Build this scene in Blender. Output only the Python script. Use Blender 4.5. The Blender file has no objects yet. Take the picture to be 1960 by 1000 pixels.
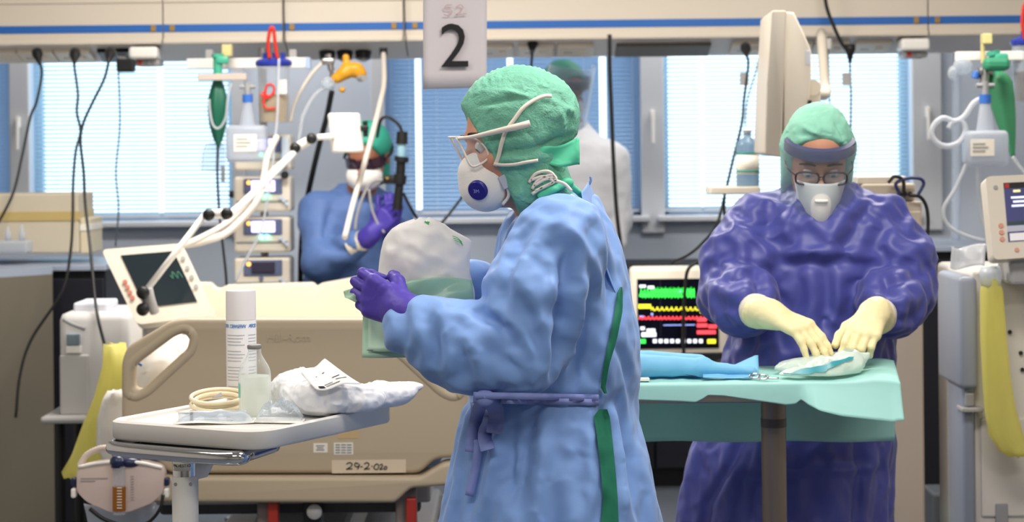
import bpy, bmesh, math, random
import numpy as np
from mathutils import Vector, Matrix, noise as mnoise

random.seed(7); np.random.seed(7)
scene = bpy.context.scene
C = scene.collection

# ------------------------------------------------------------------ camera
FPX = 4000.0            # focal length in pixels of the 1960 x 1000 frame
HX, HY = 980.0, 270.0   # where the optical axis meets the frame
CAMZ = 1.545
ROLL = math.radians(0.62)
RX = Vector((math.cos(ROLL), 0, -math.sin(ROLL)))
UZ = Vector((math.sin(ROLL), 0, math.cos(ROLL)))
CAM = Vector((0, 0, CAMZ))
cd = bpy.data.cameras.new('camera')
cam = bpy.data.objects.new('camera', cd)
C.objects.link(cam)
cd.sensor_width = 36.0
cd.lens = 36.0 * FPX / 1960.0
cd.shift_y = -(500.0 - HY) / 1960.0
cd.clip_end = 200
cam.matrix_world = Matrix.Translation(CAM) @ Matrix.Rotation(ROLL, 4, 'Y') @ Matrix.Rotation(math.pi / 2, 4, 'X')
cd.dof.use_dof = True
cd.dof.focus_distance = 4.0
cd.dof.aperture_fstop = 6.3
scene.camera = cam

# ------------------------------------------------------------------ world and lights
world = bpy.data.worlds.new('sky')
scene.world = world
world.use_nodes = True
wn = world.node_tree.nodes
wn['Background'].inputs[0].default_value = (0.80, 0.93, 1.0, 1)
wn['Background'].inputs[1].default_value = 2.4

def area(name, loc, size, power, color=(1, 0.955, 0.89), sizey=None):
    l = bpy.data.lights.new(name, 'AREA')
    l.energy = power; l.color = color; l.shape = 'RECTANGLE'
    l.size = size; l.size_y = sizey or size
    o = bpy.data.objects.new(name, l); C.objects.link(o)
    o.location = loc
    return o
# ceiling luminaires of the ward; last two added to brighten the back wall: (x, y, watt)
LUMS = [(-0.8, 6.75, 62), (1.25, 6.6, 34), (-1.6, 3.9, 18), (0.75, 3.9, 34),
        (-0.6, 1.6, 28), (1.6, 1.6, 28), (-1.3, 9.2, 15), (1.2, 9.2, 15)]
for lx, ly, pw in LUMS:
    area('ceiling_lamp', (lx, ly, 2.93), 1.15, pw, sizey=0.55)
scene.view_settings.view_transform = 'Standard'
scene.view_settings.look = 'None'
scene.view_settings.gamma = 1
scene.view_settings.use_curve_mapping = False
scene.view_settings.exposure = 0.35
scene.cycles.use_denoising = True
scene.cycles.max_bounces = 9
scene.cycles.transparent_max_bounces = 16
scene.cycles.caustics_reflective = False
scene.cycles.caustics_refractive = False

# ------------------------------------------------------------------ helpers
def P(px, py, d):
    """world point seen at frame pixel px,py at distance d along the view axis"""
    return CAM + Vector((0, d, 0)) + RX * ((px - HX) * d / FPX) + UZ * ((HY - py) * d / FPX)
def PIX(v):
    v = np.asarray(v, dtype=float)
    r = v - np.array(CAM)
    u = r @ np.array(RX); w = r @ np.array(UZ)
    return HX + u / r[:, 1] * FPX, HY - w / r[:, 1] * FPX
def S(d): return FPX / d
V = Vector

def lin(c):
    return tuple(((x / 255) / 12.92 if x / 255 <= 0.04045 else ((x / 255 + 0.055) / 1.055) ** 2.4) for x in c)

MATS = {}
def mat(name, rgb=(200, 200, 200), rough=0.5, metal=0.0, spec=0.5, var=0.0, vscale=8.0, bump=0.0, bscale=60.0,
        trans=0.0, ior=1.45, alpha=1.0, emit=None, estr=0.0, sub=0.0, coat=0.0, sheen=0.0, crease=0.0, cscale=9.0, stretch=(1, 1, 1)):
    if name in MATS: return MATS[name]
    m = bpy.data.materials.new(name); m.use_nodes = True
    nt = m.node_tree; b = nt.nodes['Principled BSDF']
    col = lin(rgb) + (1,)
    b.inputs['Base Color'].default_value = col
    b.inputs['Roughness'].default_value = rough
    b.inputs['Metallic'].default_value = metal
    b.inputs['Specular IOR Level'].default_value = spec
    b.inputs['IOR'].default_value = ior
    b.inputs['Transmission Weight'].default_value = trans
    b.inputs['Alpha'].default_value = alpha
    b.inputs['Coat Weight'].default_value = coat
    b.inputs['Sheen Weight'].default_value = sheen
    if sub:
        b.inputs['Subsurface Weight'].default_value = sub
        b.inputs['Subsurface Radius'].default_value = (0.01, 0.006, 0.004)
    if emit is not None:
        b.inputs['Emission Color'].default_value = lin(emit) + (1,)
        b.inputs['Emission Strength'].default_value = estr
    tc = nt.nodes.new('ShaderNodeTexCoord')
    mp = nt.nodes.new('ShaderNodeMapping'); mp.inputs['Scale'].default_value = stretch
    nt.links.new(tc.outputs['Object'], mp.inputs['Vector'])
    if var > 0:
        n = nt.nodes.new('ShaderNodeTexNoise'); n.inputs['Scale'].default_value = vscale; n.inputs['Detail'].default_value = 4
        nt.links.new(mp.outputs[0], n.inputs['Vector'])
        mx = nt.nodes.new('ShaderNodeMix'); mx.data_type = 'RGBA'
        mx.inputs[6].default_value = tuple(max(0, x * (1 - var)) for x in col[:3]) + (1,)
        mx.inputs[7].default_value = tuple(min(1, x * (1 + var)) for x in col[:3]) + (1,)
        nt.links.new(n.outputs['Fac'], mx.inputs[0])
        nt.links.new(mx.outputs[2], b.inputs['Base Color'])
    last = None
    if crease > 0:      # cloth creases: distorted ridges
        n = nt.nodes.new('ShaderNodeTexNoise'); n.noise_type = 'RIDGED_MULTIFRACTAL'
        n.inputs['Scale'].default_value = cscale; n.inputs['Detail'].default_value = 3; n.inputs['Distortion'].default_value = 0.6
        nt.links.new(mp.outputs[0], n.inputs['Vector'])
        bp = nt.nodes.new('ShaderNodeBump'); bp.inputs['Strength'].default_value = crease; bp.inputs['Distance'].default_value = 0.01
        nt.links.new(n.outputs['Fac'], bp.inputs['Height']); last = bp
    if bump > 0:
        n = nt.nodes.new('ShaderNodeTexNoise'); n.inputs['Scale'].default_value = bscale; n.inputs['Detail'].default_value = 5
        nt.links.new(mp.outputs[0], n.inputs['Vector'])
        bp = nt.nodes.new('ShaderNodeBump'); bp.inputs['Strength'].default_value = bump; bp.inputs['Distance'].default_value = 0.004
        nt.links.new(n.outputs['Fac'], bp.inputs['Height'])
        if last: nt.links.new(last.outputs[0], bp.inputs['Normal'])
        last = bp
    if last: nt.links.new(last.outputs[0], b.inputs['Normal'])
    MATS[name] = m
    return m

def film(name, rgb, opacity, rough=0.15, crease=0.0, cscale=20, gloss=0.25, trl=0.0):
    """thin clear sheet or wall: part see-through, part coloured and glossy"""
    if name in MATS: return MATS[name]
    m = bpy.data.materials.new(name); m.use_nodes = True
    nt = m.node_tree; b = nt.nodes['Principled BSDF']; out = nt.nodes['Material Output']
    b.inputs['Base Color'].default_value = lin(rgb) + (1,); b.inputs['Roughness'].default_value = rough
    b.inputs['Specular IOR Level'].default_value = 0.6
    tr = nt.nodes.new('ShaderNodeBsdfTransparent')
    tr.inputs[0].default_value = tuple(0.5 + 0.5 * x for x in lin(rgb)) + (1,)
    fr = nt.nodes.new('ShaderNodeLayerWeight'); fr.inputs['Blend'].default_value = 0.25
    mr = nt.nodes.new('ShaderNodeMapRange'); mr.inputs[3].default_value = opacity; mr.inputs[4].default_value = min(1, opacity + gloss)
    nt.links.new(fr.outputs['Facing'], mr.inputs[0])
    mx = nt.nodes.new('ShaderNodeMixShader')
    nt.links.new(mr.outputs[0], mx.inputs[0]); nt.links.new(tr.outputs[0], mx.inputs[1])
    src = b.outputs[0]
    if trl > 0:
        tl = nt.nodes.new('ShaderNodeBsdfTranslucent'); tl.inputs[0].default_value = lin(rgb) + (1,)
        m2 = nt.nodes.new('ShaderNodeMixShader'); m2.inputs[0].default_value = trl
        nt.links.new(b.outputs[0], m2.inputs[1]); nt.links.new(tl.outputs[0], m2.inputs[2]); src = m2.outputs[0]
    nt.links.new(src, mx.inputs[2]); nt.links.new(mx.outputs[0], out.inputs[0])
    if crease > 0:
        n = nt.nodes.new('ShaderNodeTexNoise'); n.noise_type = 'RIDGED_MULTIFRACTAL'; n.inputs['Scale'].default_value = cscale
        tc = nt.nodes.new('ShaderNodeTexCoord'); nt.links.new(tc.outputs['Object'], n.inputs['Vector'])
        bp = nt.nodes.new('ShaderNodeBump'); bp.inputs['Strength'].default_value = crease; bp.inputs['Distance'].default_value = 0.01
        nt.links.new(n.outputs['Fac'], bp.inputs['Height']); nt.links.new(bp.outputs[0], b.inputs['Normal'])
    MATS[name] = m
    return m

ORG = {}
def tag(o, label=None, cat=None, group=None, kind=None):
    if label: o['label'] = label
    if cat: o['category'] = cat
    if group: o['group'] = group
    if kind: o['kind'] = kind
    return o
def thing(name, label, cat, base=(0, 0, 0), group=None):
    o = bpy.data.objects.new(name, None); C.objects.link(o)
    o.empty_display_size = 0.05
    o.location = base; ORG[o] = Vector(base)
    return tag(o, label, cat, group)
def link_mesh(name, me, material, parent=None, smooth=False):
    o = bpy.data.objects.new(name, me); C.objects.link(o)
    if material is not None: me.materials.append(material)
    if parent is not None:
        off = ORG[parent]
        me.transform(Matrix.Translation(-off))
        o.parent = parent; ORG[o] = off
    else:
        ORG[o] = Vector((0, 0, 0))
    if smooth:
        me.polygons.foreach_set('use_smooth', [True] * len(me.polygons))
    me.update()
    return o
def obj(name, bm, material, parent=None, smooth=False, auto=None):
    bmesh.ops.recalc_face_normals(bm, faces=bm.faces)
    if auto is not None:
        for f in bm.faces: f.smooth = True
        for e in bm.edges:
            if len(e.link_faces) == 2 and e.calc_face_angle(0) > math.radians(auto): e.smooth = False
    me = bpy.data.meshes.new(name); bm.to_mesh(me); bm.free()
    return link_mesh(name, me, material, parent, smooth)
def npobj(name, verts, faces, material, parent=None, smooth=True):
    me = bpy.data.meshes.new(name)
    me.from_pydata([tuple(v) for v in verts], [], [tuple(f) for f in faces])
    return link_mesh(name, me, material, parent, smooth)
def NB(): return bmesh.new()

def box(bm, c, s, bev=0.0, seg=2, M=None):
    r = bmesh.ops.create_cube(bm, size=1.0)
    vs = r['verts']
    for v in vs:
        v.co = Vector((v.co.x * s[0], v.co.y * s[1], v.co.z * s[2]))
    if bev > 0:
        es = list({e for v in vs for e in v.link_edges})
        rb = bmesh.ops.bevel(bm, geom=es, offset=min(bev, min(s) * 0.49), segments=seg, profile=0.5, affect='EDGES')
        vs = list({v for f in rb['faces'] for v in f.verts} | {v for v in vs if v.is_valid})
    T = Matrix.Translation(Vector(c))
    if M is not None: T = T @ M.to_4x4()
    for v in vs: v.co = T @ v.co
    return vs
def frame_to(dirv):
    d = Vector(dirv).normalized()
    a = Vector((0, 0, 1)) if abs(d.z) < 0.95 else Vector((0, 1, 0))
    x = a.cross(d).normalized(); y = d.cross(x)
    return x, y, d
def cyl(bm, a, b, r, r2=None, n=20, cap=True):
    a = Vector(a); b = Vector(b); r2 = r if r2 is None else r2
    x, y, d = frame_to(b - a)
    A = [bm.verts.new(a + (x * math.cos(t) + y * math.sin(t)) * r) for t in [2 * math.pi * i / n for i in range(n)]]
    B = [bm.verts.new(b + (x * math.cos(t) + y * math.sin(t)) * r2) for t in [2 * math.pi * i / n for i in range(n)]]
    for i in range(n): bm.faces.new((A[i], A[(i + 1) % n], B[(i + 1) % n], B[i]))
    if cap:
        bm.faces.new(A[::-1]); bm.faces.new(B)
    return A + B
def smooth_path(pts, n=8):
    pts = [Vector(p) for p in pts]
    if len(pts) < 3: return pts
    q = [pts[0] * 2 - pts[1]] + pts + [pts[-1] * 2 - pts[-2]]
    out = []
    for i in range(1, len(q) - 2):
        p0, p1, p2, p3 = q[i - 1], q[i], q[i + 1], q[i + 2]
        for k in range(n):
            t = k / n
            out.append(0.5 * ((2 * p1) + (p2 - p0) * t + (2 * p0 - 5 * p1 + 4 * p2 - p3) * t * t + (3 * p1 - p0 - 3 * p2 + p3) * t ** 3))
    out.append(pts[-1])
    return out
def tube(bm, pts, r, n=8, sm=8, flat=None, closed=False, rib=0):
    """round or flat (flat = second radius) section swept along a path; rib > 0 gives a corrugated hose"""
    if closed: pts = list(pts) + [pts[0]]
    path = smooth_path(pts, sm) if sm else [Vector(p) for p in pts]
    if rib:
        L = sum((path[i + 1] - path[i]).length for i in range(len(path) - 1))
        m = max(8, int(L / rib) * 2); acc = [0.0]
        for i in range(len(path) - 1): acc.append(acc[-1] + (path[i + 1] - path[i]).length)
        new = []
        j = 0
        for k in range(m + 1):
            s = L * k / m
            while j < len(path) - 2 and acc[j + 1] < s: j += 1
            t = (s - acc[j]) / max(1e-9, acc[j + 1] - acc[j]); new.append(path[j].lerp(path[j + 1], t))
        path = new
    rings = []
    d = (path[1] - path[0]).normalized()
    x, y, _ = frame_to(d)
    for i, p in enumerate(path):
        dd = (path[min(i + 1, len(path) - 1)] - path[max(i - 1, 0)])
        if dd.length < 1e-9: dd = d
        dd.normalize()
        x = (x - dd * x.dot(dd)).normalized(); y = dd.cross(x)
        rr = r(i / (len(path) - 1)) if callable(r) else r
        if rib: rr *= 1.12 if i % 2 else 0.9
        ry = rr if flat is None else flat
        rings.append([bm.verts.new(p + x * math.cos(2 * math.pi * k / n) * rr + y * math.sin(2 * math.pi * k / n) * ry) for k in range(n)])
    for i in range(len(rings) - 1):
        for k in range(n):
            bm.faces.new((rings[i][k], rings[i][(k + 1) % n], rings[i + 1][(k + 1) % n], rings[i + 1][k]))
    bm.faces.new(rings[0][::-1]); bm.faces.new(rings[-1])
def ribbon(bm, pts, w, nrm, th=0.0012, sm=8):
    """flat strap: path, width w, broad side facing nrm"""
    path = smooth_path(pts, sm); nrm = Vector(nrm).normalized()
    rows = []
    for i, p in enumerate(path):
        dd = (path[min(i + 1, len(path) - 1)] - path[max(i - 1, 0)]).normalized()
        nn = (nrm(i) if callable(nrm) else nrm)
        s = dd.cross(nn).normalized(); nn = s.cross(dd).normalized()
        ww = w(i / (len(path) - 1)) if callable(w) else w
        rows.append([bm.verts.new(p + s * ww / 2 * a + nn * th / 2 * b) for a, b in ((-1, -1), (1, -1), (1, 1), (-1, 1))])
    for i in range(len(rows) - 1):
        for k in range(4): bm.faces.new((rows[i][k], rows[i][(k + 1) % 4], rows[i + 1][(k + 1) % 4], rows[i + 1][k]))
    bm.faces.new(rows[0][::-1]); bm.faces.new(rows[-1])
def lathe(bm, base, prof, n=28, axis=(0, 0, 1)):
    base = Vector(base); x, y, d = frame_to(axis)
    rings = []
    for r, z in prof:
        rings.append([bm.verts.new(base + d * z + (x * math.cos(2 * math.pi * k / n) + y * math.sin(2 * math.pi * k / n)) * max(r, 1e-5)) for k in range(n)])
    for i in range(len(rings) - 1):
        for k in range(n): bm.faces.new((rings[i][k], rings[i][(k + 1) % n], rings[i + 1][(k + 1) % n], rings[i + 1][k]))
    bm.faces.new(rings[0][::-1]); bm.faces.new(rings[-1])
def prism(bm, outline, vec, bev=0.0, holes=None):
    """extrude a planar outline (list of points) along vec"""
    vs = [bm.verts.new(Vector(p)) for p in outline]
    f = bm.faces.new(vs)
    r = bmesh.ops.extrude_face_region(bm, geom=[f])
    nv = [g for g in r['geom'] if isinstance(g, bmesh.types.BMVert)]
    for v in nv: v.co += Vector(vec)
    if bev > 0:
        allv = set(vs) | set(nv)
        es = [e for e in bm.edges if e.verts[0] in allv and e.verts[1] in allv and len(e.link_faces) == 2 and
              (abs((e.verts[0].co - e.verts[1].co).normalized().dot(Vector(vec).normalized())) < 0.5)]
        bmesh.ops.bevel(bm, geom=es, offset=bev, segments=2, profile=0.5, affect='EDGES')
def ell(bm, c, r, M=None, u=20, v=14):
    T = Matrix.Translation(Vector(c))
    if M is not None: T = T @ M.to_4x4()
    T = T @ Matrix.Diagonal(Vector((r[0], r[1], r[2], 1)))
    return bmesh.ops.create_uvsphere(bm, u_segments=u, v_segments=v, radius=1.0, matrix=T)['verts']
def rounded(pts, rad, n=5):
    """round the corners of a 2-D outline"""
    out = []
    m = len(pts)
    for i in range(m):
        a, b, c = Vector(pts[i - 1]), Vector(pts[i]), Vector(pts[(i + 1) % m])
        rr = rad[i] if isinstance(rad, (list, tuple)) else rad
        r = min(rr, (a - b).length * 0.49, (c - b).length * 0.49)
        p0 = b + (a - b).normalized() * r; p1 = b + (c - b).normalized() * r
        for k in range(n + 1):
            t = k / n
            out.append(p0 * (1 - t) ** 2 + b * 2 * t * (1 - t) + p1 * t * t)
    return out
def text(name, s, loc, size, material, parent, M=None, ex=0.0003, align='CENTER', shear=0.0):
    cu = bpy.data.curves.new(name, 'FONT'); cu.body = s; cu.size = size; cu.extrude = ex
    cu.align_x = align; cu.align_y = 'CENTER'; cu.shear = shear; cu.resolution_u = 3
    t = bpy.data.objects.new(name, cu); C.objects.link(t)
    dg = bpy.context.evaluated_depsgraph_get()
    me = bpy.data.meshes.new_from_object(t.evaluated_get(dg))
    bpy.data.objects.remove(t); bpy.data.curves.remove(cu)
    me.name = name
    R = Matrix.Rotation(math.pi / 2, 4, 'X') if M is None else M.to_4x4()
    me.transform(Matrix.Translation(Vector(loc)) @ R)
    me.materials.clear()
    return link_mesh(name, me, material, parent)
def basis(F, U):
    """rotation with columns (right, F, up): local x right, y forward, z up"""
    F = Vector(F).normalized(); U = Vector(U); U = (U - F * U.dot(F)).normalized(); R = F.cross(U)
    return Matrix(((R.x, F.x, U.x), (R.y, F.y, U.y), (R.z, F.z, U.z)))
def sheet(bm, fn, nu, nv, th=0.0):
    """grid sheet from fn(u, v) -> point, u v in 0..1; th > 0 makes it a thin solid"""
    g = [[bm.verts.new(fn(i / nu, j / nv)) for j in range(nv + 1)] for i in range(nu + 1)]
    fs = [bm.faces.new((g[i][j], g[i + 1][j], g[i + 1][j + 1], g[i][j + 1])) for i in range(nu) for j in range(nv)]
    if th:
        bmesh.ops.recalc_face_normals(bm, faces=fs)
        bmesh.ops.solidify(bm, geom=fs, thickness=th)

# ------------------------------------------------------------------ numpy noise and distance-field meshing
_perm = np.random.RandomState(3).permutation(512).astype(np.int64)
def vnoise(p):
    p = np.asarray(p, dtype=np.float64)
    i = np.floor(p).astype(np.int64); f = p - i; f = f * f * f * (f * (f * 6 - 15) + 10)
    def h(dx, dy, dz):
        a = _perm[(i[:, 0] + dx) & 511]; b = _perm[(a + i[:, 1] + dy) & 511]
        return _perm[(b + i[:, 2] + dz) & 511] / 255.5 - 1.0
    x, y, z = f[:, 0], f[:, 1], f[:, 2]
    l = lambda a, b, t: a + (b - a) * t
    return l(l(l(h(0, 0, 0), h(1, 0, 0), x), l(h(0, 1, 0), h(1, 1, 0), x), y), l(l(h(0, 0, 1), h(1, 0, 1), x), l(h(0, 1, 1), h(1, 1, 1), x), y), z)
def ridge(p): return 1 - 2 * np.abs(vnoise(p))
def crumple(p, s=8.0, warp=0.5):
    w = np.stack([vnoise(p * s * 0.6 + 11), vnoise(p * s * 0.6 + 37), vnoise(p * s * 0.6 + 71)], 1) * warp
    q = p * s + w
    return ridge(q) * 0.6 + ridge(q * 2.1 + 5) * 0.28 + ridge(q * 4.3 + 9) * 0.12

def cloth(v, axes, sharp=1.0):
    """directional cloth folds; axes: (a, b, reach, across, along, amp) - fold frequencies across and along each limb axis"""
    W = np.zeros(len(v)); out = np.zeros(len(v))
    for a, b, reach, fr, fa, amp in axes:
        a = np.array(a); ab = np.array(b) - a; L = np.linalg.norm(ab); d = ab / L
        t = (v - a) @ d; tc = np.clip(t, 0, L)
        w = 1.0 / (0.02 + (np.linalg.norm(v - a - tc[:, None] * d, axis=1) / reach) ** 4)
        r = v - a - t[:, None] * d
        q = r * fr + np.outer(t * fa, d)
        wp = np.stack([vnoise(v * 6 + 11), vnoise(v * 6 + 37), vnoise(v * 6 + 71)], 1) * 0.55
        q = q + wp
        f = ridge(q) * 0.55 + ridge(q * 1.9 + 5) * 0.30 + ridge(q * 3.7 + 9) * 0.15
        out += w * f * amp; W += w
    return out / W

def limb_scale(mid, dirs, axes):
    """cloth surplus along and across the nearest limb; axes: (a, b, reach, along, across)"""
    W = np.zeros(len(mid)); out = np.zeros(len(mid))
    for a, b, reach, ca, cr in axes:
        a = np.array(a); ab = np.array(b) - a; L = np.linalg.norm(ab); d = ab / L
        tc = np.clip((mid - a) @ d, 0, L)
        w = 1.0 / (0.02 + (np.linalg.norm(mid - a - tc[:, None] * d, axis=1) / reach) ** 4)
        c2 = (dirs @ d) ** 2
        out += w * (ca * c2 + cr * (1 - c2)); W += w
    return 1 + out / W
def wrinkle(v, F, axes, iters=140, bend=0.10, pull=0.010, lo=-0.012, hi=0.030, seed=1):
    """relax a surface whose cloth is larger than its shape, so that it buckles into folds"""
    rs = np.random.RandomState(seed)
    def uniq(e):
        e = np.sort(e, axis=1); k = np.unique(e[:, 0].astype(np.int64) * len(v) + e[:, 1]); return np.stack([k // len(v), k % len(v)], 1)
    E = uniq(np.concatenate([F[:, [0, 1]], F[:, [1, 2]], F[:, [2, 3]], F[:, [3, 0]]]))
    Dg = uniq(np.concatenate([F[:, [0, 2]], F[:, [1, 3]]]))
    # pairs across shared edges
    H = np.concatenate([np.stack([np.minimum(F[:, i], F[:, (i + 1) % 4]), np.maximum(F[:, i], F[:, (i + 1) % 4]), F[:, (i + 3) % 4], F[:, (i + 2) % 4]], 1) for i in range(4)])
    sw = np.concatenate([F[:, i] > F[:, (i + 1) % 4] for i in range(4)])
    H[sw] = H[sw][:, [0, 1, 3, 2]]
    o = np.lexsort((H[:, 1], H[:, 0])); H = H[o]
    same = (H[1:, 0] == H[:-1, 0]) & (H[1:, 1] == H[:-1, 1])
    A = H[:-1][same]; Bq = H[1:][same]
    Bd = np.concatenate([A[:, [2]], Bq[:, [2]]], 1); Bd2 = np.concatenate([A[:, [3]], Bq[:, [3]]], 1)
    Bd = uniq(np.concatenate([Bd, Bd2])); Bd = Bd[Bd[:, 0] != Bd[:, 1]]
    con = np.concatenate([E, Dg, Bd]); st = np.concatenate([np.full(len(E), 1.0), np.full(len(Dg), 0.6), np.full(len(Bd), bend)])
    dv = v[con[:, 1]] - v[con[:, 0]]; L = np.linalg.norm(dv, axis=1)
    ok = L > 1e-6; con, st, dv, L = con[ok], st[ok], dv[ok], L[ok]
    rest = L * limb_scale((v[con[:, 0]] + v[con[:, 1]]) / 2, dv / L[:, None], axes)
    N = len(v); i, j = con[:, 0], con[:, 1]
    cnt = np.bincount(i, st, N) + np.bincount(j, st, N)
    n0 = vnormals(v, F)
    x = v + n0 * (0.0025 * rs.randn(N))[:, None]
    x = relax(x, F, 1, 0.5)
    for it in range(iters):
        d = x[j] - x[i]; l = np.linalg.norm(d, axis=1)
        c = (d * (st * (l - rest) / np.maximum(l, 1e-7) * 0.5)[:, None])
        for k in range(3):
            x[:, k] += 1.7 * (np.bincount(i, c[:, k], N) - np.bincount(j, c[:, k], N)) / cnt
        r = x - v; h = np.einsum('ij,ij->i', r, n0)
        hc = np.clip(h, lo, hi) * (1 - pull)
        tg = r - h[:, None] * n0
        x = v + tg * (1 - pull * 2) + n0 * hc[:, None]
    return x
def subsurf(o, lv=1):
    m = o.modifiers.new('smooth', 'SUBSURF'); m.levels = lv; m.render_levels = lv
    return o

class SDF:
    def __init__(self, lo, hi, h):
        self.lo = np.array(lo, float); self.h = h
        self.n = np.ceil((np.array(hi, float) - self.lo) / h).astype(int) + 1
        self.d = np.full(tuple(self.n), 1.0, np.float32)
        self.ax = [(self.lo[k] + h * np.arange(self.n[k])).astype(np.float32) for k in range(3)]
    def _sl(self, lo, hi):
        a = np.clip(np.floor((np.array(lo) - self.lo) / self.h).astype(int), 0, self.n)
        b = np.clip(np.ceil((np.array(hi) - self.lo) / self.h).astype(int) + 1, 0, self.n)
        if np.any(b <= a): return None, None
        sl = tuple(slice(a[k], b[k]) for k in range(3))
        g = [self.ax[0][sl[0]][:, None, None], self.ax[1][sl[1]][None, :, None], self.ax[2][sl[2]][None, None, :]]
        return sl, g
    def _add(self, sl, e, k):
        d = self.d[sl]
        if k > 0:
            hh = np.clip(0.5 + 0.5 * (d - e) / k, 0, 1)
            self.d[sl] = d + (e - d) * hh - k * hh * (1 - hh)
        else: self.d[sl] = np.minimum(d, e)
    def cap(self, a, b, ra, rb=None, k=0.03):
        a = np.array(a, float); b = np.array(b, float); rb = ra if rb is None else rb
        m = max(ra, rb) + k + 0.04
        sl, g = self._sl(np.minimum(a, b) - m, np.maximum(a, b) + m)
        if sl is None: return
        ab = b - a; L2 = max(1e-12, ab @ ab)
        r = [g[i] - a[i] for i in range(3)]
        t = np.clip((r[0] * ab[0] + r[1] * ab[1] + r[2] * ab[2]) / L2, 0, 1)
        e = np.sqrt((r[0] - t * ab[0]) ** 2 + (r[1] - t * ab[1]) ** 2 + (r[2] - t * ab[2]) ** 2) - (ra + (rb - ra) * t)
        self._add(sl, e.astype(np.float32), k)
    def _ell(self, c, r, M, m):
        c = np.array(c, float); R = max(r) + m
        sl, g = self._sl(c - R, c + R)
        if sl is None: return None, None
        A = np.eye(3) if M is None else np.array(M)
        q = [g[i] - c[i] for i in range(3)]
        l = [q[0] * A[0, j] + q[1] * A[1, j] + q[2] * A[2, j] for j in range(3)]
        k0 = np.sqrt(sum((l[j] / r[j]) ** 2 for j in range(3))); k1 = np.sqrt(sum((l[j] / r[j] ** 2) ** 2 for j in range(3)))
        return sl, (k0 * (k0 - 1) / np.maximum(k1, 1e-6)).astype(np.float32)
    def ell(self, c, r, M=None, k=0.03):
        sl, e = self._ell(c, r, M, k + 0.04)
        if sl is not None: self._add(sl, e, k)
    def sub(self, c, r, M=None, k=0.01):
        sl, e = self._ell(c, r, M, k + 0.03)
        if sl is None: return
        d = self.d[sl]; e = -e
        hh = np.clip(0.5 - 0.5 * (d - e) / k, 0, 1)
        self.d[sl] = d + (e - d) * hh + k * hh * (1 - hh)
    def plane_cut(self, p, nrm, k=0.0):
        """keep the side the normal points away from"""
        nrm = np.array(Vector(nrm).normalized()); p = np.array(p)
        e = ((self.ax[0] - p[0]) * nrm[0])[:, None, None] + ((self.ax[1] - p[1]) * nrm[1])[None, :, None] + ((self.ax[2] - p[2]) * nrm[2])[None, None, :]
        self.d = np.maximum(self.d, e.astype(np.float32))
    def stack(self, rows, k=0.03, yaw=0.0, fold=None):
        """elliptic sections: rows (z, cx, cy, a, b) from low to high; fold(theta, z) scales the section"""
        rows = sorted(rows); R = np.array(rows, float)
        zz = np.linspace(R[0, 0], R[-1, 0], 240)
        T = [np.interp(zz, R[:, 0], R[:, j]) for j in range(1, 5)]
        kn = np.hanning(23); kn /= kn.sum()
        T = [np.convolve(np.pad(t, 11, mode='edge'), kn, mode='valid') for t in T]
        mx = max(R[:, 3].max(), R[:, 4].max()) * 1.25 + k + 0.03
        lo = np.array([R[:, 1].min() - mx, R[:, 2].min() - mx, R[0, 0] - k - 0.02]); hi = np.array([R[:, 1].max() + mx, R[:, 2].max() + mx, R[-1, 0] + k + 0.02])
        sl, g = self._sl(lo, hi)
        if sl is None: return
        z = self.ax[2][sl[2]]
        cx, cy, a, b = [np.interp(z, zz, t)[None, None, :] for t in T]
        dx = g[0] - cx; dy = g[1] - cy
        cs, sn = math.cos(yaw), math.sin(yaw)
        u = dx * cs + dy * sn; w = -dx * sn + dy * cs
        if fold is not None:
            th = np.arctan2(w / b, u / a); f = fold(th, g[2]); a = a * f; b = b * f
        q = np.sqrt((u / a) ** 2 + (w / b) ** 2)
        gr = np.sqrt((u / a ** 2) ** 2 + (w / b ** 2) ** 2)
        e = q * (q - 1) / np.maximum(gr, 1e-6)
        e = np.where(q < 0.3, -np.minimum(a, b) * 0.6, e)
        zc = np.maximum(R[0, 0] - g[2], g[2] - R[-1, 0])
        e = np.maximum(e, zc)
        self._add(sl, e.astype(np.float32), k)
    def mesh(self):
        d = self.d; n = d.shape; ins = d < 0
        c = np.zeros(tuple(x - 1 for x in n), np.int8)
        for i in (0, 1):
            for j in (0, 1):
                for l in (0, 1): c += ins[i:n[0] - 1 + i, j:n[1] - 1 + j, l:n[2] - 1 + l]
        act = (c > 0) & (c < 8)
        idx = np.argwhere(act)
        vid = np.full(act.shape, -1, np.int64); vid[act] = np.arange(len(idx))
        acc = np.zeros((len(idx), 3)); cnt = np.zeros(len(idx))
        corners = [(i, j, l) for i in (0, 1) for j in (0, 1) for l in (0, 1)]
        val = {co: d[idx[:, 0] + co[0], idx[:, 1] + co[1], idx[:, 2] + co[2]] for co in corners}
        for a in corners:
            for axn in range(3):
                if a[axn]: continue
                b = list(a); b[axn] = 1; b = tuple(b)
                va, vb = val[a], val[b]; mk = (va < 0) != (vb < 0)
                t = np.where(mk, va / np.where(va == vb, 1, va - vb), 0)
                pt = np.tile(np.array(a, float), (len(idx), 1)); pt[:, axn] = t
                acc[mk] += pt[mk]; cnt[mk] += 1
        v = self.lo + (idx + acc / cnt[:, None]) * self.h
        F = []
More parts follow.
